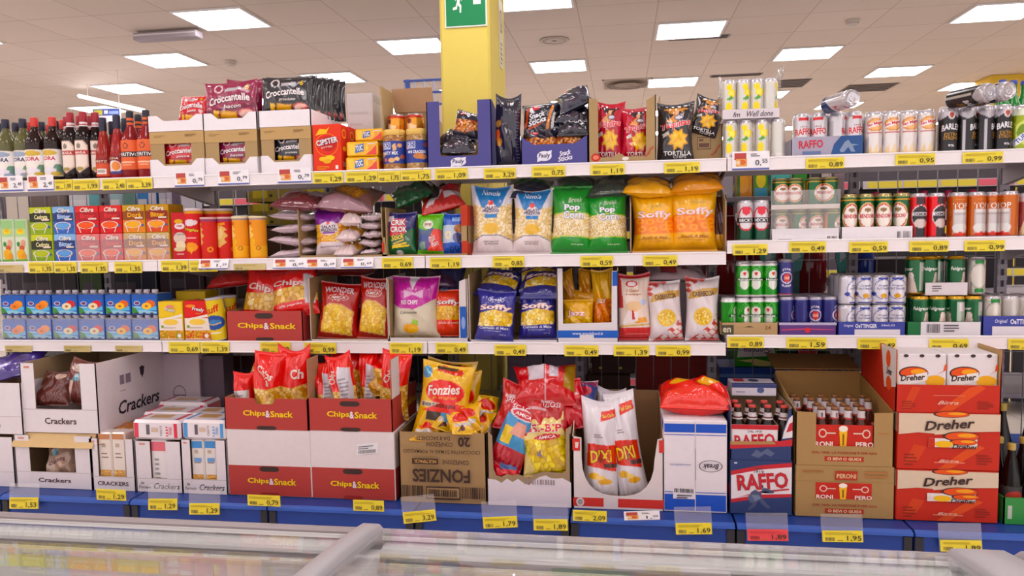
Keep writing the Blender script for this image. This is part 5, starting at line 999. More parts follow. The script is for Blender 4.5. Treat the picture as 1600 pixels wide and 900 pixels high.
carton('snack_box', 'yellow and white snack box beside the juice packs', 248, 286, 471, '3', .06, 'e2c22a', Y=.05, ops=fx('e6c428', '8aa03a')+[('e', .5, .88, .16, .04, 'd88a8a')], texts=[T('Freely', .5, .78, .44, .12, 'e8e2da', sh=.15, rot=-8, b=.05, ol='9a6a3a')], top='d8b428')
carton('snack_box', 'red and white snack box beside the yellow one', 288, 329, 470, '3', .06, 'c82c28', Y=.05, ops=fx('cf2e28', 'd03a28')+[('e', .26, .88, .2, .04, 'e88a2e')], texts=[T('Freely', .56, .78, .48, .12, 'f0e4e0', sh=.15, rot=-8, b=.05, ol='8a2a22'), T('Chips', .56, .68, .2, .05, 'e8a03a')], rops=barcode(.2, .08, .8, .2, 8, 'e8e0d8', 4))
carton('cardboard_carton', 'yellow carton lying behind the yellow and red snack boxes', 276, 322, 455, '3', .12, 'c8a83a', Y=.2, cat='carton', texts=[T('pop', .75, .8, .2, .1, '8a5a2a')])
st = tube_proto('crisp_tube', .0405, .196, 'dcc22e', [('e', .5, .42, .42, .17, '2a4a90'), ('p', [(.2, .4), (.5, .48), (.8, .4), (.5, .36)], 'e8c878'), ('e', .5, .44, .28, .05, '4a7ab0'), ('r', .2, .16, .7, .2, 'e8e0d0'), ('r', 1.0, .7, 1.3, .95, '8a8a8a')], [T('Stuff', .44, .72, .72, .16, 'c83a2a', sh=.2, rot=12, b=.04)], lid='b4b0bc')
st.put('yellow crisp tube with a blue oval tilting against the red tray', (Xat(344, .06, z3+.1), .06, z3+.003), (2, -6, 0))
st.put('yellow crisp tube standing behind the tilted one', (Xat(356, .17, z3+.1), .17, z3), (0, 0, 60))
# --- red tray and chips bags
RED, REDI = 'a8423e', 'a5846a'
chips_t = [T('Chips', .32, .5, .34, .22, 'ecc83a', b=.07), T('&', .53, .5, .07, .22, 'e6dce4', b=.03), T('Snack', .745, .5, .34, .2, 'ecc83a', b=.07)]
def hole(cu, cv, w=.1, hh=.09, c='3a2622'): return [('e', cu-w*.7, cv, w*.5, hh, c), ('e', cu+w*.7, cv, w*.5, hh, c), ('r', cu-w*.7, cv-hh, cu+w*.7, cv+hh, c)]
cho = lambda: ('v', 5, ['dcae5a', 'e8c47a', 'c8923c', 'ecd08c'], 'a8722a')
chop = [('r', 0, .26, 1, .56, cho()), ('r', 0, 0, 1, .27, 'cc2a22'), ('r', 0, .56, 1, 1, 'cc2a22'), ('p', [(.8, .2), (.97, .2), (.97, .75), (.8, .8)], 'd0c8ce')]
cht = [T('Chips', .48, .62, .76, .15, 'e2d4cc', b=.05, rot=-8, arc=.2), T('alla paprika', .5, .2, .5, .05, 'f0d8d0', sh=.2)]
tray('display_tray', 'low red tray with yellow lettering on the third shelf', 354, 473, 486, '3', .26, RED, REDI, ops=hole(.5, .84)+hole(.5, .06, .1, .06), texts=chips_t, side=[(0, 0), (1, 0), (1, 1), (0, 1)], Y=.03)
bag('crisp_bag', 'red crisp bag with white letters, left one in the low red tray', 364, 432, 424, '3', .1, 'cc2a22', chop, cht, Y=.08, zb=z3+.05, lean=14, roll=4, seed=101, group='red crisp bags', wr=.007, cat='crisp bag')
bag('crisp_bag', 'red crisp bag tilted over the right edge of the low red tray', 413, 492, 423, '3', .11, 'cc2a22', chop, cht, Y=.012, zb=z3+.098, lean=22, roll=-11, seed=102, group='red crisp bags', wr=.006, cat='crisp bag')
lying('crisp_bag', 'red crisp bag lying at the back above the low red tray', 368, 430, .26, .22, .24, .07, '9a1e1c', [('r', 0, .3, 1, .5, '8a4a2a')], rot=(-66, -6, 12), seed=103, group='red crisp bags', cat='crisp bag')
wo = ('v', 8, ['e8c04a', 'f0cf66', 'dcae36', 'f2d880'], 'b8862a')
for i, (x0, x1, yt, rl, yw) in enumerate(((488, 552, 446, 4, 8), (550, 606, 437, 2, -4))):
    bag('crisp_bag', 'dark red bag of yellow corn puffs, %s' % ('left one beside the low red tray', 'right one against the pale carton wall')[i], x0, x1, yt, '3', .1, 'a82420', [('p', [(.1, .12), (.86, .06), (.92, .5), (.6, .62), (.3, .64), (.12, .56)], 'd8a878'), ('p', [(.12, .13), (.84, .08), (.89, .49), (.58, .6), (.32, .62), (.14, .55)], wo), ('g', .5, .74, .26, .06, 'd8b8b0', .8)], [T('WONDER', .5, .86, .72, .1, 'cfc4c8', b=.04, arc=.2), T('AMICA', .5, .745, .36, .05, 'e0ccc8', b=.03), T('chips', .5, .7, .26, .025, 'e0ccc8')], Y=.04, lean=8, roll=rl, yaw=yw, seed=110+i, group='corn puff bags', wr=.005, cat='crisp bag')
lying('crisp_bag', 'dark red bag lying in the shade behind the corn puff bags', 545, 420, .24, .3, .22, .06, '5a1416', (), rot=(-70, 2, 4), seed=113, cat='crisp bag')  # the shade behind the puffs is put into this bag's dark red
tray('display_tray', 'low pale carton with a white right wall around the corn puff bags', 484, 606, 432, '3', .28, 'cfc4c0', BWI, front=[(0, 0), (1, 0), (1, .03), (0, .03)], side=[(0, 0), (1, 0), (1, 1), (0, .98)], back=.12)
tray('display_tray', 'low carton with blue and white right wall beside the navy snack bags', 607, 731, 436, '3', .28, 'd4cccc', BWI, front=[(0, 0), (1, 0), (1, .06), (.98, .08), (.98, 1), (.9, .96), (.885, .06), (.02, .06), (0, .1)], side=[(0, 0), (1, 0), (1, .9), (.0, 1)], back=.1, ops=[('r', .9, .06, .98, .56, '2a56a8'), ('e', .94, .3, .025, .1, '8aa0d0')])
bag('crisp_bag', 'magenta and cream crisp bag with a white bow and a lemon', 606, 682, 436, '3', .11, 'cfc4b0', [('p', [(0, 1), (1, 1), (1, .66), (.75, .56), (.5, .48), (.42, .5), (.2, .5), (0, .58)], 'b42a92'), ('p', [(.36, 1), (.58, 1), (.48, .78)], 'd8d0d8'), ('p', [(.3, .66), (.48, .72), (.72, .66), (.72, .8), (.5, .74), (.3, .8)], 'd8b0cc'), ('e', .44, .18, .17, .08, 'e8a828'), ('e', .48, .16, .1, .05, 'f0be4a'), ('p', [(.46, .26), (.6, .22), (.62, .3), (.5, .34)], '9ab83a'), ('e', .42, .05, .05, .02, 'a8903a')], [T('RISI CHIPS', .42, .6, .38, .07, 'f0e4ec', b=.02, sh=.1), T('Limone', .4, .44, .4, .05, '6a6458', sh=.3)], Y=.035, lean=5, seed=120, wr=.006, ears=.04, cat='crisp bag')
bag('crisp_bag', 'orange red snack bag of yellow curls beside the blue and white carton wall', 674, 722, 456, '3', .08, 'd8421c', [('r', 0, .36, 1, .66, ('v', 7, ['e8b84a', 'f0c866', 'd8a036'], 'a87428')), ('r', .2, .26, .9, .27, 'e8a890')], [T('Soffy', .5, .7, .84, .12, 'ece2e2', b=.07, ol='8a5a4a', olw=.03, arc=.3), T('Chele di mais', .52, .3, .7, .05, 'f0d0c0', sh=.2)], Y=.06, zb=z3+.012, seed=121, wr=.004, cat='crisp bag')
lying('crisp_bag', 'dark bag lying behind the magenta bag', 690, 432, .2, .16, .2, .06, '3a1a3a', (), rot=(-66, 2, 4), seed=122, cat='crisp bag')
lying('snack_bag', 'navy snack bag with a pale edge standing behind the orange red bag', 702, 438, .18, .14, .2, .06, '22264e', [('r', 0, .8, .6, 1, 'c4bcb8')], rot=(-20, 4, 4), seed=123)
# --- navy bags
nb = [('p', [(.04, .28), (.96, .3), (.98, .56), (.5, .62), (.04, .54)], ('v', 6, ['ecc95a', 'f2d884', 'dcb440', 'f6e6a8'], 'b08a34')), ('r', .1, .235, .86, .24, 'd8d4ea'), ('g', .52, .82, .22, .06, 'c8c8e8', .82)]
nt = [T('Break', .52, .82, .34, .06, 'dcdcf0', sh=.25), T('Soffy', .5, .63, .86, .13, 'f0e0e0', b=.08, ol='c88a6a', olw=.03, arc=.25), T('Cornetti di Mais', .5, .25, .78, .05, 'dcdcf0'), T('al formaggio', .48, .19, .46, .03, 'b8b8dc', sh=.2), T('200 g', .74, .12, .16, .025, 'b8b8dc')]
for i, (x0, x1, yt, Y, zb, rl) in enumerate(((738, 800, 458, .0, z3-.004, 3), (808, 870, 456, .02, z3, -1))):
    bag('snack_bag', 'navy snack bag of corn horns, %s' % ('left one sticking out over the shelf edge', 'right one beside the yellow stick carton')[i], x0, x1, yt, '3', .09, '2a2a86', nb, nt, Y=Y-.02 if i == 0 else Y, zb=z3+.004, lean=9, roll=rl, seed=130+i, group='navy corn horn bags', wr=.005)
for i, (px, py, rz) in enumerate(((782, 444, -10), (842, 432, 8), (848, 446, 3))):
    lying('snack_bag', 'navy corn horn bag lying on top behind the front two, %s' % ('left one', 'upper right one', 'lower right one')[i], px, py, (.15, .2, .12)[i], .19, .2, .07, '26266e', nb[:1], nt[1:2], (-58, (8, -4, 0)[i], rz), 'navy corn horn bags', 135+i)
tray('display_tray', 'white carton wall around the navy corn horn bags', 733, 871, 424, '3', .28, 'd8d0d0', BWI, front=[(0, 0), (1, 0), (1, .03), (0, .03)], side=[(0, 0), (1, 0), (1, 1), (0, .96)], back=.14)
# --- yellow stick carton
tray('display_tray', 'white and blue display carton of yellow snack bags', 870, 966, 419, '3', .25, 'd8d2d6', BWI, front=[(0, 0), (1, 0), (1, .96), (.9, .96), (.89, .27), (.1, .25), (.1, 1), (0, 1)], side=[(0, 0), (1, 0), (1, .9), (0, 1)], back=.16, ops=[('r', 0, .06, 1, .16, '2a5ab0'), ('r', .37, .0, .6, .1, 'dcd6da'), ('r', .91, .76, .99, .95, '2a5ab0')], texts=[T('www.snackfood.it', .5, .12, .5, .04, 'd8dcea')])
yb_ = [('r', 0, 0, 1, .4, ('v', 7, ['e8b83a', 'f0cc5e', 'dca428'], 'b07c1c'))]
bag('snack_bag', 'small yellow snack bag with red and white letters in the white and blue carton', 878, 927, 471, '3', .05, 'dca81c', yb_, [T('Jazz', .44, .5, .62, .26, 'f0dcd8', b=.06, ol='c85a4a', olw=.03)], Y=.05, zb=z3+.055, seed=140, group='small yellow snack bags', wr=.004)
for i, (x0, x1, yt, rl) in enumerate(((880, 902, 424, -8), (902, 924, 423, 2))):
    bag('snack_bag', 'small yellow snack bag standing edge-on, %s' % ('left one', 'right one')[i], x0, x1, yt, '3', .05, 'c8921c', [('r', .3, .2, .8, .6, 'b87a1a')], (), Y=.13, zb=z3+.14, roll=rl, seed=141+i, group='small yellow snack bags', wr=.006, res=30)
bag('snack_bag', 'orange and yellow snack bag at the right inside the white and blue carton', 924, 959, 424, '3', .06, 'e0b01e', [('r', 0, 0, 1, .5, ('v', 6, ['e8822a', 'f0983e', 'dc6e1e'], 'c85a14')), ('r', 0, .45, .5, .6, 'e8a83a')], [T('Jazz', .4, .46, .5, .12, 'f0dcd0', sh=.2, b=.04)], Y=.08, zb=z3+.05, seed=144, group='small yellow snack bags', wr=.006)
bag('snack_bag', 'small yellow snack bag lying low behind the lettered one', 884, 946, 455, '3', .05, 'd09a1c', (), (), Y=.12, zb=z3+.07, seed=145, group='small yellow snack bags', wr=.006, res=30)
# --- paper style bags
bag('crisp_bag', 'tall red and cream crisp bag beside the white and blue carton', 965, 1019, 431, '3', .09, 'e2d0c4', [('r', 0, .0, 1, .2, 'c0242a'), ('p', [(0, .2), (1, .24), (1, .26), (0, .23)], 'c8a86a'), ('r', 0, .94, 1, 1, 'b8262c'), ('p', [(0, .5), (.16, .5), (.12, 1), (0, 1)], 'c0302e'), ('e', .44, .86, .18, .05, 'b8262c'), ('e', .44, .86, .13, .035, 'e0ccd2'), ('e', .5, .52, .26, .08, 'dcb890'), ('p', [(.5, .26), (.9, .28), (.86, .36), (.6, .34)], 'dc9a3a'), ('p', [(.12, .26), (.62, .3), (.6, .42), (.3, .46)], 'eadede'), ('p', [(.42, .32), (.52, .32), (.48, .46), (.42, .46)], 'b8302e'), ('e', .8, .58, .1, .05, 'b8c4dc'), ('r', .2, .1, .9, .106, 'e08a84')], [T('il Gusto', .46, .76, .4, .05, 'b87a52', sh=.2), T('di campagna', .48, .7, .5, .04, 'b87a52')], Y=.04, lean=4, roll=-1, seed=150, wr=.004, full=6., cat='crisp bag')
chk = [('p', [(1, 0), (.1, 0), (.4, .14), (.8, .3), (1, .5)], 'c04a44')]+[('p', [(a, b_), (a+.12, b_+.05), (a, b_+.1), (a-.12, b_+.05)], 'ecdcd8') for a, b_ in ((.9, .02), (.66, .02), (.42, .01), (.78, .09), (.55, .08), (.9, .16), (.98, .27), (.74, .18), (.9, .33), (1, .4))]
chk += [('p', [(0, .92), (.7, 1), (.2, 1), (0, 1)], 'c04a44')]+[('p', [(a, b_), (a+.1, b_+.04), (a, b_+.08), (a-.1, b_+.04)], 'c04a44') for a, b_ in ((.06, .84), (.26, .9), (.5, .94), (.1, .94), (.06, .76))]
cas = chk+[('p', [(.04, .66), (.94, .74), (.96, .84), (.5, .84), (.1, .78)], 'c8a05e'), ('e', .5, .38, .34, .17, 'd8d0d2'), ('e', .5, .39, .29, .145, 'e2b84a'), ('e', .5, .39, .25, .12, ('v', 9, ['e8c65a', 'f0d880', 'd8aa3c'], 'b8882c')), ('e', .46, .13, .12, .04, 'd8ccd2')]
for i, (x0, x1, yt, rl, yw) in enumerate(((1014, 1070, 443, -2, 6), (1072, 1127, 437, 0, 0))):
    bag('crisp_bag', 'white crisp bag with red checks and a bowl picture, %s' % ('left one', 'right one at the shelf joint')[i], x0, x1, yt, '3', .1, 'ddd2d4', cas, [T('CASERECCIA', .5, .75, .66, .08, '5a3a2c', b=.04, rot=3)], Y=.035, lean=5, roll=rl, yaw=yw, seed=152+i, group='checked crisp bags', wr=.004, full=6., cat='crisp bag')
carton('cardboard_carton', 'grey carton standing behind the checked crisp bags', 1016, 1118, 434, '3', .1, 'a8989e', Y=.2, cat='carton', rops=[('r', .1, .1, .9, .9, '9a8a90')])
lying('crisp_bag', 'checked crisp bag lying on the grey carton', 1055, 425, .24, .26, .2, .05, 'b8a4a8', [('r', .2, .2, .5, .6, 'a03a3a'), ('r', .6, .3, .7, .7, 'a03a3a')], rot=(-74, 0, 4), seed=155, group='checked crisp bags', cat='crisp bag')
# --- beer cans at the right of the third shelf
hk = can_proto('beer_can', r5-.002, .148, '1f8a2e', [('r', -.5, .88, 1.5, .95, 'dcdcd8'), ('r', -.5, 0, 1.5, .06, 'dcdcd8'), ('g', .5, .56, .42, .3, '6ab85a', .9), ('g', .5, .56, .34, .24, '7ac06a', .9), ('e', .5, .62, .2, .13, 'dcdcd4'), ('e', .5, .38, .2, .16, 'dcdcd4'), ('r', .08, .45, .92, .54, '1a4a24'), ('e', .5, .66, .07, .05, 'c8342e')], [T('Heineken', .5, .495, .6, .06, 'e8ece4', b=.04)])
tray('can_tray', 'brown card tray under the green cans', 1127, 1216, 504, '3r', .2, 'b09470', BWI, t=.003, ops=[('r', 0, 0, .22, .8, '4a4434'), ('p', [(.4, .62), (.58, .62), (.5, .74)], '4a3a2c')], texts=[T('en', .1, .4, .14, .4, 'd8d0b8', b=.02), T('24', .82, .6, .1, .3, '8a5a3a')])
for i, px in enumerate((1138, 1160, 1182, 1204)):
    hk.put('green oval-label beer can in the brown tray, %s of four' % nth(i, 4), (Xat(px, .075, z3r+.08), .075, z3r+.004), (0, 0, (70, 40, -14, -30)[i]), 'green cans in the brown tray')
for i, px in enumerate((1138, 1160, 1182, 1204)):
    hk.put('green beer can in the row behind the brown tray front, %s' % nth(i, 4), (Xat(px, .143, z3r+.08), .143, z3r+.004), (0, 0, 60*i), 'green cans in the brown tray')
for i, px in enumerate((1161, 1182, 1203)):
    hk.put('green oval-label beer can in the upper tier, %s of three' % nth(i, 3), (Xat(px, .075, z3r+.23), .075, z3r+.153), (0, 0, (4, -12, 16)[i]), 'green cans in the brown tray')
bl = can_proto('beer_can', r5-.002, .15, '28286e', [('r', -.5, 0, 1.5, .06, 'b83a4a'), ('e', .5, .5, .26, .16, 'd8ccd8'), ('e', .5, .5, .22, .13, '28286e'), ('e', .5, .5, .13, .11, 'c83a34'), ('r', .4, .47, .6, .53, 'd89a8a')], [T('STAR', .5, .7, .36, .06, 'dcd4e0', arc=.6, b=.04), T('SUPER', .5, .31, .4, .06, 'dcd4e0', arc=-.6, b=.04)], lid='b0acb8')
tray('can_tray', 'purple card tray with a pale rim under the dark blue cans', 1217, 1307, 504, '3r', .22, '5a3a78', 'b8b0c4', t=.003, ops=[('r', 0, .8, 1, 1, 'b4acc4'), ('p', [(.05, .36), (.45, .44), (.95, .4), (.95, .46), (.45, .54), (.05, .46)], 'b84a6a'), ('e', .5, .4, .05, .22, 'c83a44')])
for rw in range(3):
    for i, px in enumerate((1228, 1251, 1273, 1295)):
        bl.put('dark blue beer can in the purple tray, %s, %s' % (nth(i, 4), ('front row', 'second row', 'third row')[rw]), (Xat(px, .075, z3r+.08), .075+.064*rw, z3r+.004), (0, 0, (80, 150, -8, 60)[i]+20*rw), 'dark blue cans')
bl.put('dark blue beer can with a red badge standing on top beside the green cans', (Xat(1227, .075, z3r+.23), .075, z3r+.157), (0, 0, 0), 'dark blue cans')
ot = can_proto('beer_can', r5, .117, 'd4d0d8', [('g', .5, .52, .4, .34, '3a4490', .88), ('e', .5, .52, .34, .28, 'dcd8e0'), ('r', .28, .86, .72, .92, '3a4490'), ('e', .12, .36, .1, .07, '3a4490'), ('e', .88, .36, .1, .07, '3a4490'), ('e', .5, .3, .12, .08, 'c8963a'), ('r', .2, .04, .8, .1, '3a4490'), ('r', 1.0, .2, 1.4, .8, 'b8b4c0')], [T('Original', .5, .64, .4, .08, '4a4a80', sh=.2), T('OeTTINGER', .5, .54, .54, .07, '4a4a80')])
tray('can_tray', 'blue card tray with white lettering under the short silver cans', 1309, 1415, 503, '3r', .2, '3a4290', 'b8b0a8', t=.003, ops=[('r', .25, 0, .92, .44, 'ddd6dc')], texts=[T('Original', .16, .7, .14, .24, 'd8d8ec', sh=.2), T('OeTTINGER', .42, .7, .32, .3, 'e8e8f0', b=.03), T('24x0,33', .74, .74, .2, .16, 'd8d8ec')])
for lv in (0, 1):
    for rw in range(3):
        for i, px in enumerate((1322, 1348, 1374, 1401)):
            if lv == 0 and rw == 2: continue
            ot.put('short silver beer can, %s tier, %s, %s' % (('lower', 'upper')[lv], ('front row', 'second row', 'third row')[rw], nth(i, 4)), (Xat(px, .07, z3r+.12), .07+.0655*rw, z3r+.004+lv*.1185), (0, 0, (60, 5, 12, -14)[i]+40*rw), 'short silver cans')
gr = can_proto('beer_can', r5+.001, .150, '1c5a34', [('p', [(.3, .04), (.9, .04), (.74, .5), (.6, .6), (.5, .3)], 'cbb8b0'), ('e', .66, .5, .1, .08, 'd8c8c0'), ('r', -.5, .0, 1.5, .05, '2a6a3c'), ('r', .96, .1, 1.4, .85, 'a8b4a8'), ('r', 1.05, .6, 1.3, .82, 'd8ccd0')], [T('Feldgrauer', .44, .66, .58, .12, 'e2e4de', sh=.2, b=.03)], lid='c8982e', neck='d8a83a')
tray('can_tray', 'green tray with a white barcode card under the gold-topped cans', 1417, 1532, 503, '3r', .2, '2a6a40', 'b8b0a8', t=.003, ops=[('r', .19, 0, 1, 1, 'dcd6da')]+barcode(.27, .2, .45, .85, 12, '5a5458', 6)+lines(.5, .3, .72, .9, 3, '5a5458'))
for rw in range(2):
    for i, px in enumerate((1436, 1464, 1492, 1519)):
        gr.put('gold-topped green beer can in the barcode tray, %s, %s' % (nth(i, 4), ('front row', 'row behind')[rw]), (Xat(px, .075, z3r+.08), .075+.068*rw, z3r+.004), (0, 0, (6, -10, -95, -70)[i]+30*rw), 'gold-topped green cans')
b = MB(); xa, xb = Xat(1441, .1, z3r+.2), Xat(1506, .1, z3r+.2); b.box(0, 0, 0, xb-xa, .1, .003, 'cfc6c4'); b.box(0, -.002, 0, xb-xa, 0, .05, 'dcd4d8')
flat_print(b, front_face(0, xb-xa, 0, .05, -.002), xb-xa, .05, lines(.16, .3, .4, .85, 3, '6a6064'), ())
zt3 = z3r+.156; tag(b.build('can_tray', CARD), 'small white card tray around the upper green cans', 'tray', at=(xa, .07, zt3))
for i, px in enumerate((1427, 1450, 1470, 1493)):
    gr.put('dark green beer can upper tier above the barcode tray, %s' % nth(i, 4), (Xat(px, .11, z3r+.24), (.1, .11, .16, .11)[i], zt3+.004), (0, 0, (-70, 10, -90, 12)[i]), 'gold-topped green cans')
sg = can_proto('beer_can', r5, .150, 'c2bcb8', [('g', .5, .5, .36, .34, '7a8a6a', .9), ('r', .34, .82, .66, .92, '2a7a3a'), ('e', .5, .5, .3, .28, 'd8d0c8'), ('r', .34, .06, .66, .16, '2a7a3a')], [], lid='c4c0c4')
sg.put('silver and green beer can standing above the gold-topped cans', (Xat(1525, .1, z3r+.24), .1, zt3), (0, 0, 0), 'silver and green label cans')
for i, px in enumerate((1549, 1577, 1602)):
    for rw in range(2):
        sg.put('silver beer can with green badge at far right, %s, %s' % (nth(i, 3), ('front row', 'row behind')[rw]), (Xat(px, .075, z3r+.08), .075+.066*rw, z3r+.004), (0, 0, (0, 100, 20)[i]+30*rw), 'silver and green label cans')
tray('can_tray', 'blue card tray under the silver cans at far right', 1535, 1632, 494, '3r', .2, '3a4290', 'b8b0a8', t=.003, ops=[('r', .16, 0, 1, .48, 'ddd6dc')], texts=[T('Original', .3, .72, .2, .24, 'd8d8ec', sh=.2), T('OeTTINGER', .66, .72, .42, .26, 'e8e8f0', b=.03)])
for a in [(264, 312, 543, '0,69', 'the yellow and white snack box'), (314, 358, 543, '1,39', 'the tilted yellow tube'), (407, 454, 543, '0,89', 'the low red tray'), (476, 525, 544, '0,99', 'the corn puff bags'), (609, 660, 544, '1,19', 'the magenta and cream bag'), (681, 730, 544, '0,49', 'the orange red snack bag'), (773, 822, 547, '0,49', 'the navy corn horn bags'), (882, 935, 548, '0,49', 'the white and blue carton'), (959, 1014, 548, '1,39', 'the red and cream bag'), (1025, 1079, 548, '0,99', 'the checked crisp bags'), (1137, 1193, 535, '0,89', 'the brown tray of green cans'), (1229, 1291, 536, '1,59', 'the purple tray'), (1340, 1400, 537, '0,49', 'the short silver cans'), (1452, 1513, 538, '0,69', 'the gold-topped cans'), (1575, 1632, 538, '0,49', 'the far right blue tray')]: price(a[0], a[1], a[2], '3', a[3], a[4])
for a, b_, u in ((8, 50, 'the apricot juices'), (100, 142, 'the apple juices'), (180, 222, 'the peach juices')): price(a, b_, 545, '3', '', u, 'pale', 10)
# ------------------------------------------------------------------ base shelf
ZD = ROW['D']; YD = -.185
CW, CI = 'e0d8dc', '9c866c'
def stripe_text(t, u, v, w, h, c='3a2c30', **k): return T(t, u, v, w, h, c, **k)
# --- cracker display boxes, far left
def crk_box(label, x0, x1, yt, zb, d, post, lip, Y=YD, rt=(), ro=(), word='Crackers', wf=(.42, .27)):
    cx, w, h, z = ext(x0, x1, yt, zb, Y)
    o = tray_mb(w, d, h, CW, CI, front=[(0, 0), (1, 0), (1, 1), (1-post[1], 1), (1-post[1], lip), (post[0], lip), (post[0], 1), (0, 1)], side=[(0, 0), (1, 0), (1, 1), (0, 1)], back=h,
        ops=[('r', 0, lip-.008, 1, lip, 'b8a8a8'), ('r', post[0]*.3, .93, post[0]*.7, .96, 'c88a7a')], texts=[T(word, .5, lip*.5, wf[0], lip*wf[1], '4a3034', b=.02)] if word != 'Fornaie' else [T('le', .13, lip*.66, .08, lip*.2, '6a5a5e', sh=.3), T('Fornaie', .18, lip*.36, .26, lip*.22, '6a5a5e', sh=.3), T('Crackers', .66, lip*.46, .56, lip*.42, '3a2a30', sh=.35, b=.01)], rops=ro, rtexts=rt).build('display_box', CARD)
    tag(o, label, 'display box', 'cracker display boxes', at=(cx, Y, z)); return cx, w, h, z
crk_box('white cracker box at the left picture edge, lower one', -92, 22, 682, 'D', .4, (.15, .2), .3)
c0 = crk_box('white cracker box with brown bags, lower one of the pair', 24, 145, 681, 'D', .4, (.19, .22), .31)
zc = ROW['D']+ext(24, 145, 681, 'D', YD)[2]
c1 = crk_box('white cracker box at the left picture edge, upper one carrying a purple bag', -84, 34, 598, zc+.003, .4, (.15, .3), .35)
zu_ = zc+.012
b = MB(); xa, xb = Xat(20, YD, zc), Xat(146, YD, zc); b.prism([(YD-.01, zc-.052), (YD+.02, zc+.004), (YD+.3, zc+.004), (YD+.3, zc+.007), (YD+.018, zc+.008), (YD-.013, zc-.05)], xa, xb, 'd0b48a', 'yz')
tag(b.build('cardboard_flap', CARD), 'loose beige cardboard flap folded between the two cracker boxes', 'cardboard sheet')
cx_, w_, h_, z_ = crk_box('white cracker box with a dark name on its long right side', 34, 152, 568, zu_, .5, (.18, .21), .34, Y=YD+.01,
    rt=[T('Crackers', .56, .26, .6, .2, '2c2430', sh=.2, b=.02)], ro=[('e', .62, .72, .03, .08, '2c2430'), ('p', [(.58, .78), (.66, .78), (.62, .6)], '2c2430'), ('r', .3, .6, .36, .74, '8a7a8a'), ('r', .38, .6, .45, .74, '8a7a8a'), ('r', .3, .5, .37, .51, '8a7a8a')])
for lb, px, py, Y, w, h, c, rt_ in (('brown cracker bag in the upper box, left one', 88, 607, -.1, .17, .16, '5a2a26', (-30, 0, 0)), ('clear and brown cracker bag in the upper box, right one', 128, 597, -.06, .15, .2, '6a3430', (-20, 8, 0)), ('clear cracker bag with a torn picture in the lower box', 98, 712, -.1, .15, .18, 'b89a8a', (-22, -6, 0))):
    lying('cracker_bag', lb, px, py, Y, w, h, .08, c, [('r', 0, 0, .4, .5, 'c8b0a4'), ('e', .5, .8, .3, .1, 'b8a49a'), ('p', [(.3, .5), (.6, .5), (.5, .7)], '5a8a9a')] if c != '5a2a26' else [('e', .7, .8, .14, .1, 'b89a8c')], [T('Crackers', .5, .36, .6, .12, '6a3a4a', sh=.3, rot=14)] if 'lower' in lb else (), rt_, seed=int(px), wr=.007)
lying('snack_bag', 'purple foil bag lying on the upper cracker box at left', 20, 572, -.02, .3, .2, .08, '3a2478', [('p', [(0, .1), (.6, .3), (.6, .4), (0, .26)], 'a89ad0'), ('r', .6, .5, .8, .9, '2a1a5a')], rot=(-62, -14, 10), seed=201, wr=.008)
# --- three small cracker boxes and the packs on them
pk_y = 681
def packs(label, x0, x1, yt, Y, z, c, ops, d=.07, n=2, g='cracker packs'):
    for i in range(n):
        a, b_ = x0+(x1-x0)*i/n, x0+(x1-x0)*(i+1)/n
        cx, w, h, zz = ext(a, b_, yt, z, Y)
        o = carton_mb(w-.001, h, d, c, ops, (), ch=.006).build('cracker_pack', FILM)
        tag(o, label % (('left', 'right') if n == 2 else ('single',))[i], 'cracker pack', g, at=(cx, Y, zz))
wheat = [('r', 0, 0, 1, .32, ('v', 5, ['d8a860', 'c8904a', 'e8c080'], '9a6a34')), ('r', .2, .55, .8, .57, '8a7a70'), ('r', .2, .62, .7, .64, '8a7a70'), ('r', .25, .75, .6, .82, 'b8a89a')]
c = crk_box('small white cracker box of wheat packs', 141, 210, 686, 'D', .3, (.18, .18), .27, word='CRACKERS', wf=(.7, .3))
packs('tall cream cracker pack with a wheat picture, %s one in the small box', 154, 197, 676, YD+.012, ROW['D']+.006, 'e4d8d0', wheat+[('r', 0, .9, 1, 1, 'b87a52')])
lying('cracker_pack', 'brown wrapped cracker pack lying on the wheat packs', 181, 677, -.06, .13, .22, .05, 'a8683a', [('r', 0, .4, 1, .6, 'c88a52')], rot=(-78, -6, -20), seed=205, cat='cracker pack')
crk_box('small white cracker box with a script name beside the wheat box', 212, 284, 690, 'D', .3, (.33, .33), .27, word='Fornaie')
packs('white and pink cracker pack, %s one in the script-name box', 236, 262, 688, YD+.012, ROW['D']+.006, 'e8e0e2', [('r', 0, .8, 1, 1, 'd86a7a')]+lines(.2, .1, .6, .7, 6, '9a9a9e'), n=1)
crk_box('small white cracker box with blue-topped packs', 284, 354, 688, 'D', .3, (.2, .22), .27, word='Fornaie')
packs('white cracker pack with a blue top, %s one in the third small box', 299, 340, 687, YD+.012, ROW['D']+.006, 'e4dcd8', wheat+[('r', 0, .86, 1, 1, '4a8ac8'), ('r', .2, .58, .9, .66, '6a9ad0')])
zp = on_y(245, 689, YD)[2]
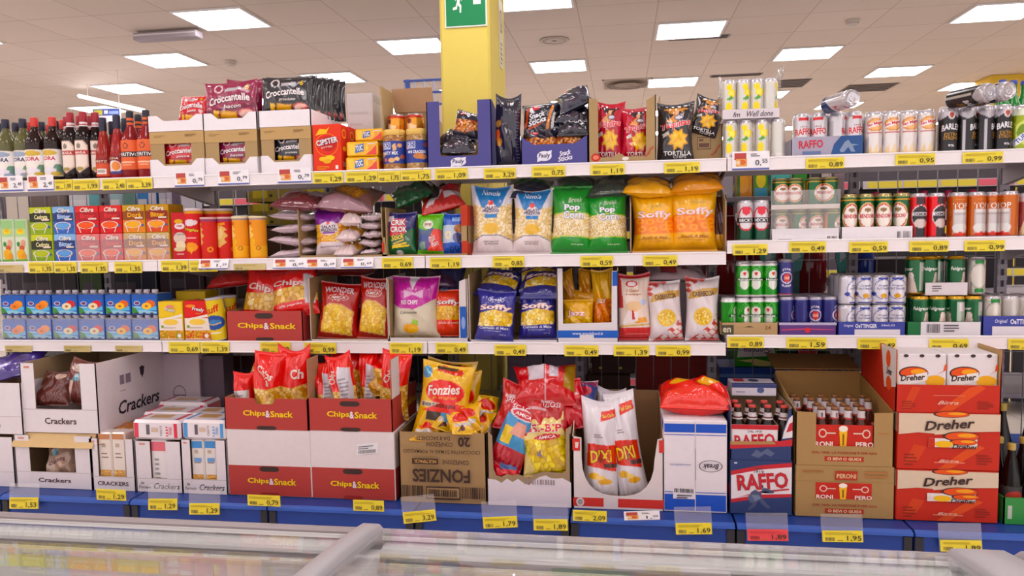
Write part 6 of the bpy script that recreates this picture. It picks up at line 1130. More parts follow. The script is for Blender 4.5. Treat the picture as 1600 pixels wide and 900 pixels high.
def toppack(label, x0, x1, y0, y1, Y, c, side, d=.2, zz=None):
    cx, w, h, z = ext(x0, x1, y0, zz if zz else on_y((x0+x1)/2, y1, Y)[2], Y)
    o = carton_mb(w, h, d, 'e8e0e4', [('r', 0, 0, .1, 1, c), ('r', .92, 0, 1, 1, c), ('r', .28, .2, .36, .9, '5a5660'), ('r', .4, .4, .56, .7, 'd0b8a8')]+lines(.6, .15, .66, .9, 5, '8a8488')+lines(.74, .1, .8, .9, 4, c), [T('Fornaie', .84, .5, .2, .2, c, rot=90)], ch=.012, tops=[('r', 0, 0, .08, 1, c), ('r', .9, 0, 1, 1, c), ('r', .2, .3, .7, .8, 'c8a070')], top='e8e0e4', side=c).build('cracker_pack', FILM)
    tag(o, label, 'cracker pack', 'packs lying on the small boxes', at=(cx, Y, z)); return z+h
toppack('white and red cracker pack lying on the small boxes, nearest one', 206, 281, 657, 688, YD, 'd03a52', 1, .13)
toppack('white and blue cracker pack lying beside the red one', 283, 353, 657, 688, YD, '5a96d0', 1, .14)
toppack('white and red cracker pack lying behind the nearest one', 222, 300, 645, 671, YD+.15, 'd03a52', 1, .13)
toppack('white and red cracker pack lying farthest back', 246, 322, 629, 655, YD+.3, 'c8344c', 1, .14)
toppack('white and blue cracker pack lying behind the front blue one', 290, 350, 647, 672, YD+.16, '5a96d0', 1, .14)
carton('cardboard_carton', 'tall white carton with small icons behind the cracker packs', 250, 314, 553, 'D', .12, 'c4b8c0', Y=.3, cat='carton', ops=[('g', .5, .62, .16, .08, '6a5a64', .8), ('r', .36, .6, .64, .61, '6a5a64'), ('r', .4, .4, .6, .45, '9a8c96'), ('g', .5, .28, .12, .05, '7a6a74', .8)], rops=[('r', .05, .05, .95, .95, '9a909a')])
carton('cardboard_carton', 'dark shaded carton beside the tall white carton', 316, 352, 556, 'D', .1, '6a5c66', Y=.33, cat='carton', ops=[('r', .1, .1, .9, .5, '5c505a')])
# --- red and white crisp cartons in two stacks
def chips_carton(label, x0, x1, yt, stick=False):
    cx, w, h, z = ext(x0, x1, yt, 'D', YD); d = .36
    ops = [('r', 0, .0, 1, .46, RED)] + hole(.5, .41, .1, .04) + hole(.5, .02, .1, .03, '8a2a26')
    if stick: ops += [('p', [(.56, .66), (.82, .7), (.82, .86), (.56, .82)], 'e8e4e8')]+[('p', [(.58+.018*k, .68+.0026*k), (.588+.018*k, .68+.0026*k), (.588+.018*k, .73+.0026*k), (.58+.018*k, .73+.0026*k)], '4a4448') for k in range(12)]+[('p', [(.58, .78), (.76, .805), (.76, .815), (.58, .79)], '4a4448'), ('p', [(.58, .75), (.7, .765), (.7, .775), (.58, .76)], '4a4448')]
    o = carton_mb(w, h, d, 'ded4d6', ops, [T('Chips', .36, .22, .26, .1, 'ecc83a', b=.07), T('&', .523, .22, .055, .1, 'e6dce4', b=.03), T('Snack', .69, .22, .27, .1, 'ecc83a', b=.07)], rops=[('r', 0, 0, 1, .46, RED)], ch=.003).build('crisp_carton', CARD)
    tag(o, label, 'carton', 'red and white crisp cartons', at=(cx, YD, z)); return z+h
ch = [T('Chips', .36, .5, .27, .22, 'ecc83a', b=.07), T('&', .523, .5, .055, .22, 'e6dce4', b=.03), T('Snack', .69, .5, .27, .2, 'ecc83a', b=.07)]
za = chips_carton('red and white closed crisp carton, bottom of the left stack', 356, 486, 672)
zb_ = chips_carton('red and white closed crisp carton with a barcode sticker, bottom of the right stack', 486, 617, 674, True)
tray('display_tray', 'red open crisp tray with a dipped front, top of the left stack', 351, 481, 622, za+.001, .36, RED, REDI, Y=YD, zb=za+.001, front=[(0, 0), (1, 0), (1, .98), (.62, .98), (.58, .8), (.4, .8), (.36, .98), (0, 1)], side=[(0, 0), (1, 0), (1, 1), (0, 1)], ops=hole(.5, .06, .1, .06), texts=ch)
tray('display_tray', 'red open crisp tray with tall white and brown wings, top of the right stack', 482, 613, 623, zb_+.001, .36, RED, REDI, Y=YD, zb=zb_+.001, side=[(0, 0), (1, 0), (1, 1.05), (.3, 1.05), (.3, 2.2), (0, 2.2), (0, 1)], ops=hole(.5, .84, .1, .08)+hole(.5, .05, .1, .06), texts=ch, rops=[('r', .0, 1.0, .3, 2.2, 'dcd4d6')], rtexts=[T('Chips&Snack', .72, .5, .5, .3, 'ecc83a')], lops=[('r', .0, 1.0, .3, 2.2, 'b09878')])
cb_ops = [('r', 0, 0, 1, .54, cho()), ('p', [(0, .52), (.5, .48), (1, .54), (1, 1), (0, 1)], 'd8301f')]
panel_ops = cb_ops+[('p', [(.5, .05), (.95, .05), (.95, .8), (.5, .85)], 'cfc8d0')]+lines(.54, .2, .9, .7, 9, '9a929a')
for i, (x0, x1, yt, zz, Y, rl, ops, tx) in enumerate(((360, 393, 588, za, -.13, -6, [('r', 0, 0, 1, 1, 'd8301f'), ('r', .1, .1, .9, .65, 'cfc8ca')]+lines(.15, .2, .85, .6, 6, '9a8a8c'), []), (384, 434, 557, za, -.15, 2, cb_ops, [T('Chips', .5, .72, .6, .13, 'ecdcd4', b=.05, rot=-30), T('&', .6, .58, .16, .1, 'ecdcd4', b=.05)]), (430, 482, 553, za, -.12, -3, cb_ops, [T('Ch', .7, .68, .4, .14, 'ecdcd4', b=.05)]),
        (490, 522, 572, zb_, -.14, -4, panel_ops, []), (514, 556, 560, zb_, -.15, -8, panel_ops, [T('Chips', .3, .7, .5, .12, 'ecdcd4', b=.04, rot=80)]), (552, 582, 556, zb_, -.05, 2, panel_ops, []), (584, 632, 556, zb_, -.08, 3, cb_ops, [T('Chips', .4, .7, .6, .12, 'ecdcd4', b=.04, rot=70)]))):
    nm = ('half hidden with a white panel at far left', 'front one in the dipped tray', 'tall pointed one in the dipped tray', 'left one in the winged tray', 'one with a striped white panel in the winged tray', 'one standing back in the winged tray', 'right one behind the white wing')[i]
    bag('crisp_bag', 'red crisp bag, '+nm, x0, x1, yt, 'D', .1, 'd8301f', ops, tx, Y=Y, zb=zz+.012, lean=4, roll=rl, seed=210+i, group='red crisp bags on the base', wr=.009, ears=.12 if i == 2 else .05, cat='crisp bag')
for i, (px, Y) in enumerate(((420, .0), (455, .04), (540, .05), (600, .03))):
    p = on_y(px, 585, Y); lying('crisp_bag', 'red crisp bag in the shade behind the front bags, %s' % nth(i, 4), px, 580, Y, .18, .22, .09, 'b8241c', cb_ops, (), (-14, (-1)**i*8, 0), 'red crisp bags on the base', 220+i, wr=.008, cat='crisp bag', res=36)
# --- upside-down printed carton of corn snack bags
KR, KI = '9f8260', '7e6448'
cx, w, h, z = ext(624, 760, 676, 'D', YD)
PR = '3a2620'
flip = lambda t, u, v, w_, h_, **k: T(t, u, v, w_, h_, PR, rot=180, **k)
o = tray_mb(w, .36, h, KR, KI, t=.005, side=[(0, 0), (1, 0), (1, 1), (0, 1)], back=h*1.25, ops=barcode(.01, .08, .28, .24, 14, PR, 3)+barcode(.72, .08, .99, .24, 14, PR, 4)+[('r', .31, .06, .7, .24, PR), ('r', .32, .08, .69, .22, KR)]+barcode(.34, .1, .67, .2, 16, PR, 5)+[('r', .16, .56, .46, .64, PR)],
    texts=[flip('FONZIES', .49, .4, .66, .19, b=.05), flip('CONFEZIONE', .66, .595, .3, .06), T('MULTIPACK', .31, .6, .26, .05, 'b8905c', rot=180, b=.03), flip('CROCCANTINI DI MAIS AL FORMAGGIO', .5, .74, .88, .05, b=.01), flip('CONFEZIONI', .48, .845, .3, .06), flip('DA 8 SACCHETTI', .4, .93, .4, .055), flip('20', .76, .885, .14, .14, b=.04)]).build('cardboard_carton', CARD)
tag(o, 'brown carton with upside-down print holding yellow corn snack bags', 'carton', at=(cx, YD, z)); zf = z+h
fon = [('e', .52, .62, .4, .17, 'd8301f'), ('r', .06, .4, .8, .46, 'd8c8b8'), ('p', [(.1, .34), (.9, .3), (.96, .46), (.6, .5)], 'd83a24'), ('r', .22, .22, .52, .34, '3a2a20'), ('r', .52, .22, .72, .34, '4a8ab0'), ('e', .86, .28, .1, .06, 'e0c050'), ('p', [(.3, .9), (.8, .86), (.84, .94), (.4, .98)], 'c83a24'), ('r', .3, .93, .7, .96, '3a2a24'), ('e', .12, .86, .1, .08, '4a8ab0')]
bag('corn_snack_bag', 'big yellow corn snack bag with a red oval standing out of the brown carton', 638, 722, 578, 'D', .1, 'e0b41e', fon, [T('Fonzies', .5, .65, .66, .14, 'f0e4dc', b=.06, sh=.15, rot=8), T('gli originali', .54, .54, .5, .05, 'e8a03a', rot=4), T('SE NON TI LECCHI LE DITA', .44, .43, .7, .05, '2a2422', b=.04)], Y=YD+.03, zb=zf-.04, lean=12, roll=7, seed=230, wr=.006, group='yellow corn snack bags', cat='crisp bag')
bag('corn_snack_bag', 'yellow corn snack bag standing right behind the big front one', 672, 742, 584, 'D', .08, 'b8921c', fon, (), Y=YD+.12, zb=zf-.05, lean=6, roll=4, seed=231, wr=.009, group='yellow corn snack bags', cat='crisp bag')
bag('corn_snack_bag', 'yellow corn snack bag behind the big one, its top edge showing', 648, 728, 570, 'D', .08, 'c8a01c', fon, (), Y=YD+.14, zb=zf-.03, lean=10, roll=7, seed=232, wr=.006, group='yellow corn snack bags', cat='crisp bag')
for i, (px, py, Y, rx, ry, rz) in enumerate(((702, 655, -.1, -50, 20, 10), (732, 655, -.12, -40, -18, -8), (758, 640, -.02, -40, 14, 20), (668, 672, -.13, -60, 4, 4), (722, 662, -.15, -62, 8, 30), (748, 664, -.08, -56, -6, -24))):
    lying('corn_snack_bag', 'small yellow and red corn snack bag tumbled in the brown carton, %s of six' % ('first', 'second', 'third', 'fourth', 'fifth', 'sixth')[i], px, py, Y, .12, .13, .05, ('e0b41e', 'd8a81c')[i % 2], [('e', .5, .6, .36, .2, 'c83020'), ('r', .1, .2, .9, .36, 'c8c0bc'), ('p', [(.2, .05), (.5, .1), (.4, .3)], '5a2a1a')], (), (rx, ry, rz), 'yellow corn snack bags', 240+i, wr=.008, cat='crisp bag')
# --- torn white carton of mixed bags
cx, w, h, z = ext(762, 892, 676, 'D', YD); rnd = random.Random(5)
tear = [(u, .38+.05*rnd.random()+(.05 if u > .62 else 0)) for u in np.linspace(.9, .1, 13)]
o = tray_mb(w, .34, h, CI, CI, front=[(0, 0), (1, 0), (1, 1.1), (.945, 1.05), (.94, .5)]+tear+[(.07, .5), (.06, .95), (0, 1)], side=[(0, 0), (1, 0), (1, 1.15), (0, 1)], back=h*.5,
    ops=[('p', [(0, 0), (1, 0), (1, .34)]+[(u, v-.05-.05*rnd.random()) for u, v in tear]+[(0, .36)], 'e0d6dc')]+barcode(.44, .3, .82, .37, 12, '9a8a8a', 8)).build('cardboard_carton', CARD)
tag(o, 'torn white and brown carton full of mixed red, blue and yellow bags', 'carton', at=(cx, YD, z))
lying('snack_bag', 'red and blue snack bag leaning diagonally in the torn carton', 806, 680, YD+.06, .15, .27, .08, 'b82030', [('r', 0, .3, 1, .78, '4a8ab8'), ('e', .5, .82, .4, .08, 'd8ccd2'), ('e', .5, .82, .34, .06, 'c02838'), ('r', .1, .34, .4, .6, 'e0c03a'), ('p', [(.3, .5), (.8, .5), (.7, .7), (.4, .7)], 'd89a8a'), ('r', .0, .0, 1, .3, 'b02030')]+[('r', 0, .04*k, 1, .04*k+.008, '8a1a24') for k in range(1, 7)], [T('SCACCHI', .5, .91, .8, .06, 'e8dce0', rot=4), T('AMICA', .5, .82, .5, .05, 'f0e4e4', b=.04)], (-14, 24, 0), None, 250, wr=.007)
lying('snack_bag', 'yellow snack bag of curls with red lettering at the right of the torn carton', 850, 695, YD+.05, .2, .24, .09, 'e0c42a', [('r', 0, .62, 1, 1, 'dcc88a'), ('r', 0, 0, 1, .6, ('v', 5, ['e8d03a', 'd8b81e', 'f0dc5a', 'c8a41a'], 'a8861a')), ('p', [(0, 0), (.3, 0), (.1, .4), (0, .5)], 'dcc88a'), ('p', [(.32, .34), (.46, .3), (.44, .44)], '8a7a8a'), ('e', .62, .62, .3, .05, 'c02838')], [T('BSI-BIP', .56, .77, .8, .13, 'c8283a', b=.06, ol='f0e4dc', rot=-4), T('AMICA', .62, .62, .4, .05, 'f0e4e4', b=.03)], (-16, -8, 0), None, 251, wr=.008)
lying('snack_bag', 'small red and blue bag low at the left of the torn carton', 790, 733, YD+.03, .12, .07, .04, 'c02030', [('r', .3, .5, 1, 1, '3a5a90')], (), (-20, 4, 0), None, 252, wr=.005)
for i, (px, py, Y, c) in enumerate(((806, 636, -.08, 'b01e28'), (858, 642, -.08, 'a81c26'), (886, 634, -.04, 'b82430'), (840, 655, -.1, 'b42028'))):
    lying('snack_bag', 'crinkled red snack bag top in the torn carton, %s of four' % nth(i, 4), px, py, Y, .15, .2, .07, c, [('r', .1, .66, .9, .72, 'c8a0a4')], [T('SFIZIOSI', .5, .6, .7, .12, 'd8c8cc', rot=-4, sh=.1)] if i < 2 else (), (-24, (10, -4, -10, 4)[i], 0), 'crinkled red bags', 255+i, wr=.012)
lying('snack_bag', 'big red and white snack bag lying on top of the torn carton pile', 852, 603, -.02, .27, .2, .12, 'b8222a', [('r', .2, .5, .48, .9, 'c4b8c2'), ('r', .58, .55, .72, 1, 'b4a8b4'), ('p', [(.8, .3), (1, .3), (1, 1), (.84, 1)], '9a7a2a'), ('r', .5, 0, .52, 1, 'c8a0a8')], (), (-48, 0, 4), None, 262, wr=.011)
lying('snack_bag', 'blue patterned snack bag at the right back of the torn carton pile', 902, 624, .02, .16, .17, .07, '3a4a86', [('e', .4, .5, .3, .16, 'c8a03a'), ('e', .7, .7, .2, .12, 'b83a4a'), ('e', .3, .8, .16, .08, '5a9ac0'), ('r', 0, .86, 1, 1, '8a3a5a')], (), (-30, 4, -8), None, 263, wr=.008)
# --- white carton with a U-shaped front and long puff bags
U_ = [(.11+.39*(1-math.cos(a))*.5*2/1.0 if False else .5-.40*math.cos(a), .185+.5*(1-math.sin(a))**1.3) for a in np.linspace(math.pi, 0, 15)]
cx, w, h, z = ext(895, 1037, 683, 'D', YD)
o = tray_mb(w, .34, h, 'ddd2d2', '8a6a4c', front=[(0, 0), (1, 0), (1, 1), (.935, .98)]+[(u, v) for u, v in U_]+[(.1, .98), (0, 1)], side=[(0, 0), (1, 0), (1, 1.38), (.2, 1.1), (0, 1)], back=h*1.4,
    ops=[('r', 0, .03, .34, .15, 'c8403a'), ('r', .5, .03, 1, .15, 'c8403a'), ('r', 0, .8, .085, .97, 'c8403a'), ('r', .95, .8, 1, .97, 'c8403a'), ('e', .08, .09, .045, .06, 'ddd2d2'), ('e', .08, .09, .03, .04, 'a89a9a'), ('p', [(.03, .84), (.06, .84), (.07, .92), (.03, .92)], 'ddd2d2')]).build('display_box', CARD)
tag(o, 'white and red carton with a rounded U-shaped front opening', 'display box', at=(cx, YD, z))
dx = [('p', [(.08, .36), (.95, .3), (.95, .56), (.1, .58)], 'd03a2a'), ('r', .6, .34, .98, .38, '4a2a24'), ('e', .3, .26, .16, .035, 'e8b85a'), ('e', .62, .2, .2, .03, 'e0a848'), ('e', .5, .24, .14, .02, 'f0cc7a'), ('r', .3, .64, .55, .65, '9a9098'), ('r', .3, .66, .5, .67, '9a9098'), ('p', [(.5, .8), (.95, .84), (.94, .92), (.52, .9)], 'd03a2a'), ('r', .35, .04, .8, .05, 'c88a9a')]
dt = [T('DIXI', .5, .455, .62, .12, 'e8c82e', b=.08, ol='8a2a1e', rot=4, olw=.03), T('San Carlo', .72, .86, .34, .035, 'ecd070', rot=6, b=.02)]
bag('puff_bag', 'white puff bag with red and yellow letters, left one in the U-shaped carton', 907, 966, 637, 'D', .09, 'ddd6dc', dx, dt, Y=YD+.012, zb=ZD+.012, lean=9, roll=1, yaw=4, seed=270, group='white puff bags', wr=.006, ears=.05, cat='crisp bag', full=5)
bag('puff_bag', 'white puff bag with red and yellow letters, right one tilted to the left', 967, 1018, 624, 'D', .085, 'e0dae0', dx, dt, Y=YD+.03, zb=ZD+.012, lean=9, roll=-10, yaw=-4, seed=271, group='white puff bags', wr=.006, ears=.03, cat='crisp bag', full=5)
bag('puff_bag', 'white puff bag standing behind the two front ones', 926, 972, 618, 'D', .08, 'd0c8d0', dx[-4:], (), Y=YD+.15, zb=ZD+.012, lean=8, roll=3, seed=272, group='white puff bags', wr=.006, cat='crisp bag')
# --- white and blue carton with a red bag on top
cx, w, h, z = ext(1037, 1136, 657, 'D', YD)
B_ = '2a52b4'
o = carton_mb(w, h, .4, 'e4dce2', [('r', 0, .875, 1, .97, B_), ('r', 0, .845, 1, .853, B_), ('r', 0, .01, 1, .19, B_), ('r', 0, .21, 1, .218, B_), ('r', .495, 0, .51, 1, 'cfc6cc'), ('r', .5, .35, .506, .7, '4a4448'), ('g', .75, .51, .19, .065, '3a3440', .86), ('r', .14, .14, .5, .26, 'e6e0e6')]+barcode(.16, .21, .48, .255, 14, '3a3638', 2)+lines(.2, .15, .46, .2, 2, '4a4448'),
    [T('Break', .75, .51, .26, .06, '2e2a34', rot=180, sh=.25, b=.02), T('www.snackfood.it', .26, .52, .34, .025, '6a78a8', rot=180)], lops=[('r', 0, .875, 1, .97, B_), ('r', 0, .01, 1, .19, B_)], rops=[('r', 0, .875, 1, .97, B_), ('r', 0, .01, 1, .19, B_)], ch=.003).build('cardboard_carton', CARD)
tag(o, 'tall white carton with blue bands beside the U-shaped carton', 'carton', at=(cx, YD, z))
mb = bag_mb(.275, .2, .13, 'd8322a', [('e', .3, .62, .14, .1, 'e0b04a'), ('e', .7, .66, .16, .1, 'e0a83a'), ('r', 0, 0, 1, .34, 'dc4038')], (), 280, wr=.008, waist=.0, ears=.0); mb.move(Matrix.Translation((0, 0, -.1)))
tag(mb.build('crisp_bag', FILM), 'plump red bag with yellow pictures lying on the white and blue carton', 'crisp bag', at=(cx+.01, YD+.14, z+h+.062), rot=(math.radians(-74), 0, math.radians(-4)))
# --- beer bottle cartons
NV = '2c3a66'
bb = bottle_proto('beer_bottle', .0305, .225, '2a1410', [(.9, 0), (1, .02), (1, .52), (.92, .6), (.55, .76), (.44, .84), (.43, .95), (.4, .955)], (.14, .44, 88, 'd8d0cc', [('e', .5, .5, .4, .34, 'b83a3a')], []), (.955, 'c8443a'), (.72, .86, 'cfc6c8', [('r', 0, .2, 1, .4, '6a2a34')]), cat='bottle')
def raffo_front(v0=0): return [('r', 0, 0, 1, 1, NV), ('p', [(0, .2), (.5, .3), (1, .34), (1, .98), (.5, .92), (0, .8)], 'b8323a'), ('p', [(0, .27), (.5, .37), (1, .4), (1, .9), (.5, .84), (0, .72)], 'e0d8dc'), ('p', [(.1, .3), (.5, .44), (.96, .5), (.96, .47), (.5, .4)], 'b8323a')]
runner = [('p', [(.3, .2), (.36, .32), (.32, .4), (.4, .46), (.5, .4), (.56, .44), (.7, .4), (.72, .44), (.56, .5), (.52, .48), (.5, .34), (.58, .22), (.66, .14), (.62, .1), (.52, .18), (.46, .26), (.4, .14), (.3, .06), (.28, .1), (.36, .2)], '4a5270'), ('e', .5, .52, .04, .04, '4a5270'), ('e', .36, .3, .08, .08, '5a6280'), ('p', [(.34, .36), (.46, .36), (.5, .3), (.4, .24)], '7a829a')]
cx, w, h, z = ext(1141, 1238, 719, 'D', YD)
o = carton_mb(w, h, .29, NV, raffo_front()+runner+[('r', .05, .94, .1, .97, 'c8c8d8')], [T('RAFFO', .52, .62, .84, .3, 'b8323a', b=.05, rot=5, ol='8a2430', olw=.01), T('DAL', .46, .86, .12, .04, '5a4a50'), T('1919', .46, .8, .16, .05, '5a4a50')], side=NV, lops=[('r', 0, .3, 1, .5, 'b8323a')], ch=.003).build('beer_carton', CARD)
tag(o, 'closed navy and white beer carton with a red name at the bottom', 'carton', 'navy beer cartons', at=(cx, YD, z)); z2_ = z+h+.001
cx, w, h, zz = ext(1141, 1238, 664, z2_, YD)
rg = random.Random(9); torn = [(u, .42+.07*rg.random()) for u in np.linspace(.74, .02, 10)]
o = tray_mb(w, .29, h, NV, CI, front=[(0, 0), (1, 0), (1, 1.5), (.95, 1.45), (.9, 1.05), (.86, .9), (.82, .5)]+torn+[(0, .45)], side=[(0, 0), (1, 0), (1, 1.5), (0, 1.5)], back=h*1.5,
    ops=[('p', [(0, .3), (1, .42), (1, .62), (.84, .56), (0, .48)], 'b8323a'), ('p', [(.84, .62), (1, .66), (1, 1.3), (.94, 1.2), (.86, .8)], 'e0d8dc'), ('p', [(.9, .8), (1, .86), (1, 1.1), (.95, 1.05)], 'b8323a'), ('p', [(0, .42), (.74, .46), (.7, .54), (0, .52)], 'a8845c'), ('p', [(.34, .12), (.42, .3), (.5, .22), (.6, .34), (.72, .2), (.66, .1), (.56, .18), (.46, .06)], '5a6280')]).build('beer_carton', CARD)
tag(o, 'torn open navy beer carton showing brown bottles, upper one', 'carton', 'navy beer cartons', at=(cx, YD, zz))
pk = tray_mb(w*.76, .1, h*.95, 'e0d8dc', CI, side=[(0, 0), (1, 0), (1, 1), (0, 1)], ops=[('r', 0, .86, 1, 1, 'b8323a'), ('r', 0, .0, 1, .2, 'b8323a')], texts=[T('RAFFO', .5, .52, .86, .4, 'b8323a', b=.05, rot=4), T('DAL 1919', .5, .8, .3, .07, '5a4a50')], t=.002)
tag(pk.build('bottle_carrier', CARD), 'white bottle carrier with red letters inside the torn navy carton', 'bottle carrier', at=(cx-w*.1, YD+.007, zz+.005))
hb_ = on_y(1180, 633, YD+.06)[2]-(zz+.008)
s_ = hb_/.225
for rw in range(2):
    for i, px in enumerate((1152, 1175, 1199, 1224)):
        o = bb.put('brown beer bottle in the torn navy carton, %s row, %s' % (('front', 'back')[rw], nth(i, 4)), (Xat(px, YD+.06, zz+.1), YD+.055+.075*rw, zz+.01), (0, 0, i*30), 'brown bottles in the navy carton'); o.scale[2] = min(1.05, s_)
b = MB(); tz = on_y(1178, 619, .02)[2]; tw = Xat(1213, .02, tz)-Xat(1143, .02, tz); b.box(-tw/2, 0, 0, tw/2, .12, .05, 'd8d2dc', .003)
flat_print(b, front_face(-tw/2, tw/2, 0, .05, 0), tw, .05, [('r', 0, .7, 1, 1, '3a4270'), ('e', .65, .5, .08, .24, '5a6290'), ('r', .1, .3, .3, .4, 'a89aa8')], ())
flat_print(b, top_face(-tw/2, tw/2, 0, .12, .05), tw, .12, [('r', 0, 0, 1, .2, '3a4270'), ('r', .1, .4, .34, .9, 'b83a48'), ('e', .55, .6, .12, .24, '3a4270')], ())
tag(b.build('bottle_carrier', CARD), 'white and navy carrier box lying on top behind the brown bottles', 'bottle carrier', at=((Xat(1143, .02, tz)+Xat(1213, .02, tz))/2, .02, tz))
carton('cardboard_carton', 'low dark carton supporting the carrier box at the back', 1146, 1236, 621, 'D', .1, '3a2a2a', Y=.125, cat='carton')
# brown cartons with red carriers
KB = 'a3845c'
pro_t = [T("DAL 1846: LA PASSIONE È PER NOI", .5, .245, .66, .055, '9a3a2c', b=.02)]
cx, w, h, z = ext(1243, 1397, 728, 'D', YD)
def carrier_front(u0, v0, u1, v1):
    X = lambda a: u0+(u1-u0)*a; Y = lambda a: v0+(v1-v0)*a
    return [('r', u0, v0, u1, v1, 'b8322a'), ('e', X(.14), Y(.62), (u1-u0)*.07, (v1-v0)*.2, 'e0c8b8'), ('e', X(.14), Y(.62), (u1-u0)*.05, (v1-v0)*.14, 'b8322a'), ('r', X(.2), Y(.6), X(.36), Y(.66), 'e0c8b8'), ('e', X(.88), Y(.62), (u1-u0)*.07, (v1-v0)*.2, 'e0c8b8'), ('e', X(.88), Y(.62), (u1-u0)*.05, (v1-v0)*.14, 'b8322a'), ('r', X(.66), Y(.6), X(.82), Y(.66), 'e0c8b8'),
            ('p', [(X(.42), Y(.8)), (X(.56), Y(.8)), (X(.54), Y(0)), (X(.44), Y(0))], 'e8b83a'), ('e', X(.49), Y(.84), (u1-u0)*.075, (v1-v0)*.14, 'f0e8dc'), ('r', X(.475), Y(.1), X(.505), Y(.6), '8a5a1a')], [T('RONI', X(.16), Y(.14), (u1-u0)*.3, (v1-v0)*.24, 'ecdcd4', b=.05), T('PERO', X(.85), Y(.14), (u1-u0)*.3, (v1-v0)*.24, 'ecdcd4', b=.05)]
co, ct = carrier_front(.2, .36, .78, .68)
o = carton_mb(w, h, .4, KB, [('r', 0, .7, 1, .705, '8a6a40')]+co+[('r', .3, .08, .7, .17, 'a83a2a'), ('r', .4, .74, .63, .92, 'a83a2a'), ('r', .06, .88, .28, .91, '9a6a44'), ('r', .7, .8, .94, .84, 'a8744c'), ('r', .7, .88, .94, .92, 'a8744c')], pro_t+ct+[T('O BEVI O GUIDI', .5, .125, .34, .055, 'e0c8a8', b=.03), T('PERONI', .515, .82, .2, .09, 'dcb890', b=.04)], side=KB, ch=.003).build('beer_carton', CARD)
tag(o, 'brown beer carton with a red window band, lower one', 'carton', 'brown beer cartons', at=(cx, YD, z)); zq = z+h+.001
cx, w, h, zz = ext(1243, 1397, 644, zq, YD)
o = tray_mb(w, .4, h, KB, 'a07c50', front=[(0, 0), (1, 0), (1, 1), (.8, .99), (.8, .36), (.21, .36), (.21, .98), (0, 1)], side=[(0, 0), (1, 0), (1, 1.35), (0, 1)], back=h*1.4, ops=[('r', .3, .08, .7, .17, 'a83a2a'), ('r', .84, .6, .95, .62, 'a8744c')], texts=pro_t+[T('O BEVI O GUIDI', .5, .125, .34, .055, 'e0c8a8', b=.03)]).build('beer_carton', CARD)
tag(o, 'brown beer carton cut open in front, full of red-labelled bottles', 'carton', 'brown beer cartons', at=(cx, YD, zz))
b = MB(); b.prism([(0, 0), (.18, .035), (.18, .039), (0, .004)], -w/2, w/2, '8a6840', 'yz'); tag(b.build('cardboard_flap', CARD), 'dark folded carton flap behind the red-labelled bottles', 'cardboard sheet', at=(cx, YD+.405, zz+h*1.42))
co, ct = carrier_front(0, 0, 1, 1)
b = tray_mb(w*.6, .12, h*.42, 'b8322a', '8a241e', side=[(0, 0), (1, 0), (1, 1), (0, 1)], ops=co[1:], texts=ct, t=.002)
tag(b.build('bottle_carrier', CARD), 'red bottle carrier with beer glass picture in the cut-open brown carton', 'bottle carrier', at=(cx, YD+.008, zz+h*.33))
b = MB(); b.box(-w*.44, 0, 0, w*.44, .36, h*.3, '6a4a30'); tag(b.build('card_insert', CARD), 'inner card block under the red bottle carrier', 'card insert', at=(cx, YD+.015, zz+.006))
pb = bottle_proto('beer_bottle', .028, h*.72, '5a2416', [(.9, 0), (1, .02), (1, .4), (.9, .5), (.55, .7), (.46, .8), (.45, .94), (.42, .95)], (.1, .42, 90, 'b8322a', [('r', 0, .7, 1, .9, 'd8c0b0')], []), (.945, '8a5a34'), (.7, .92, 'd4c8cc', [('r', 0, .0, 1, .2, 'b83a34'), ('e', .5, .5, .05, .3, '6a5a60')]), cat='bottle')
for rw in range(4):
    n = 4 if rw < 2 else 6
    for i in range(n):
        u = (i+.5)/n if rw >= 2 else .2+.6*(i+.5)/n
        pb.put('small beer bottle with a silver neck, %s row, %s' % (('front', 'second', 'third', 'back')[rw], nth(i, n)), (cx-w/2+.014+(w-.028)*u, YD+.045+.062*rw, zz+h*.31+.003+.006*(rw > 1)), (0, 0, 20*i), 'red-labelled bottles')
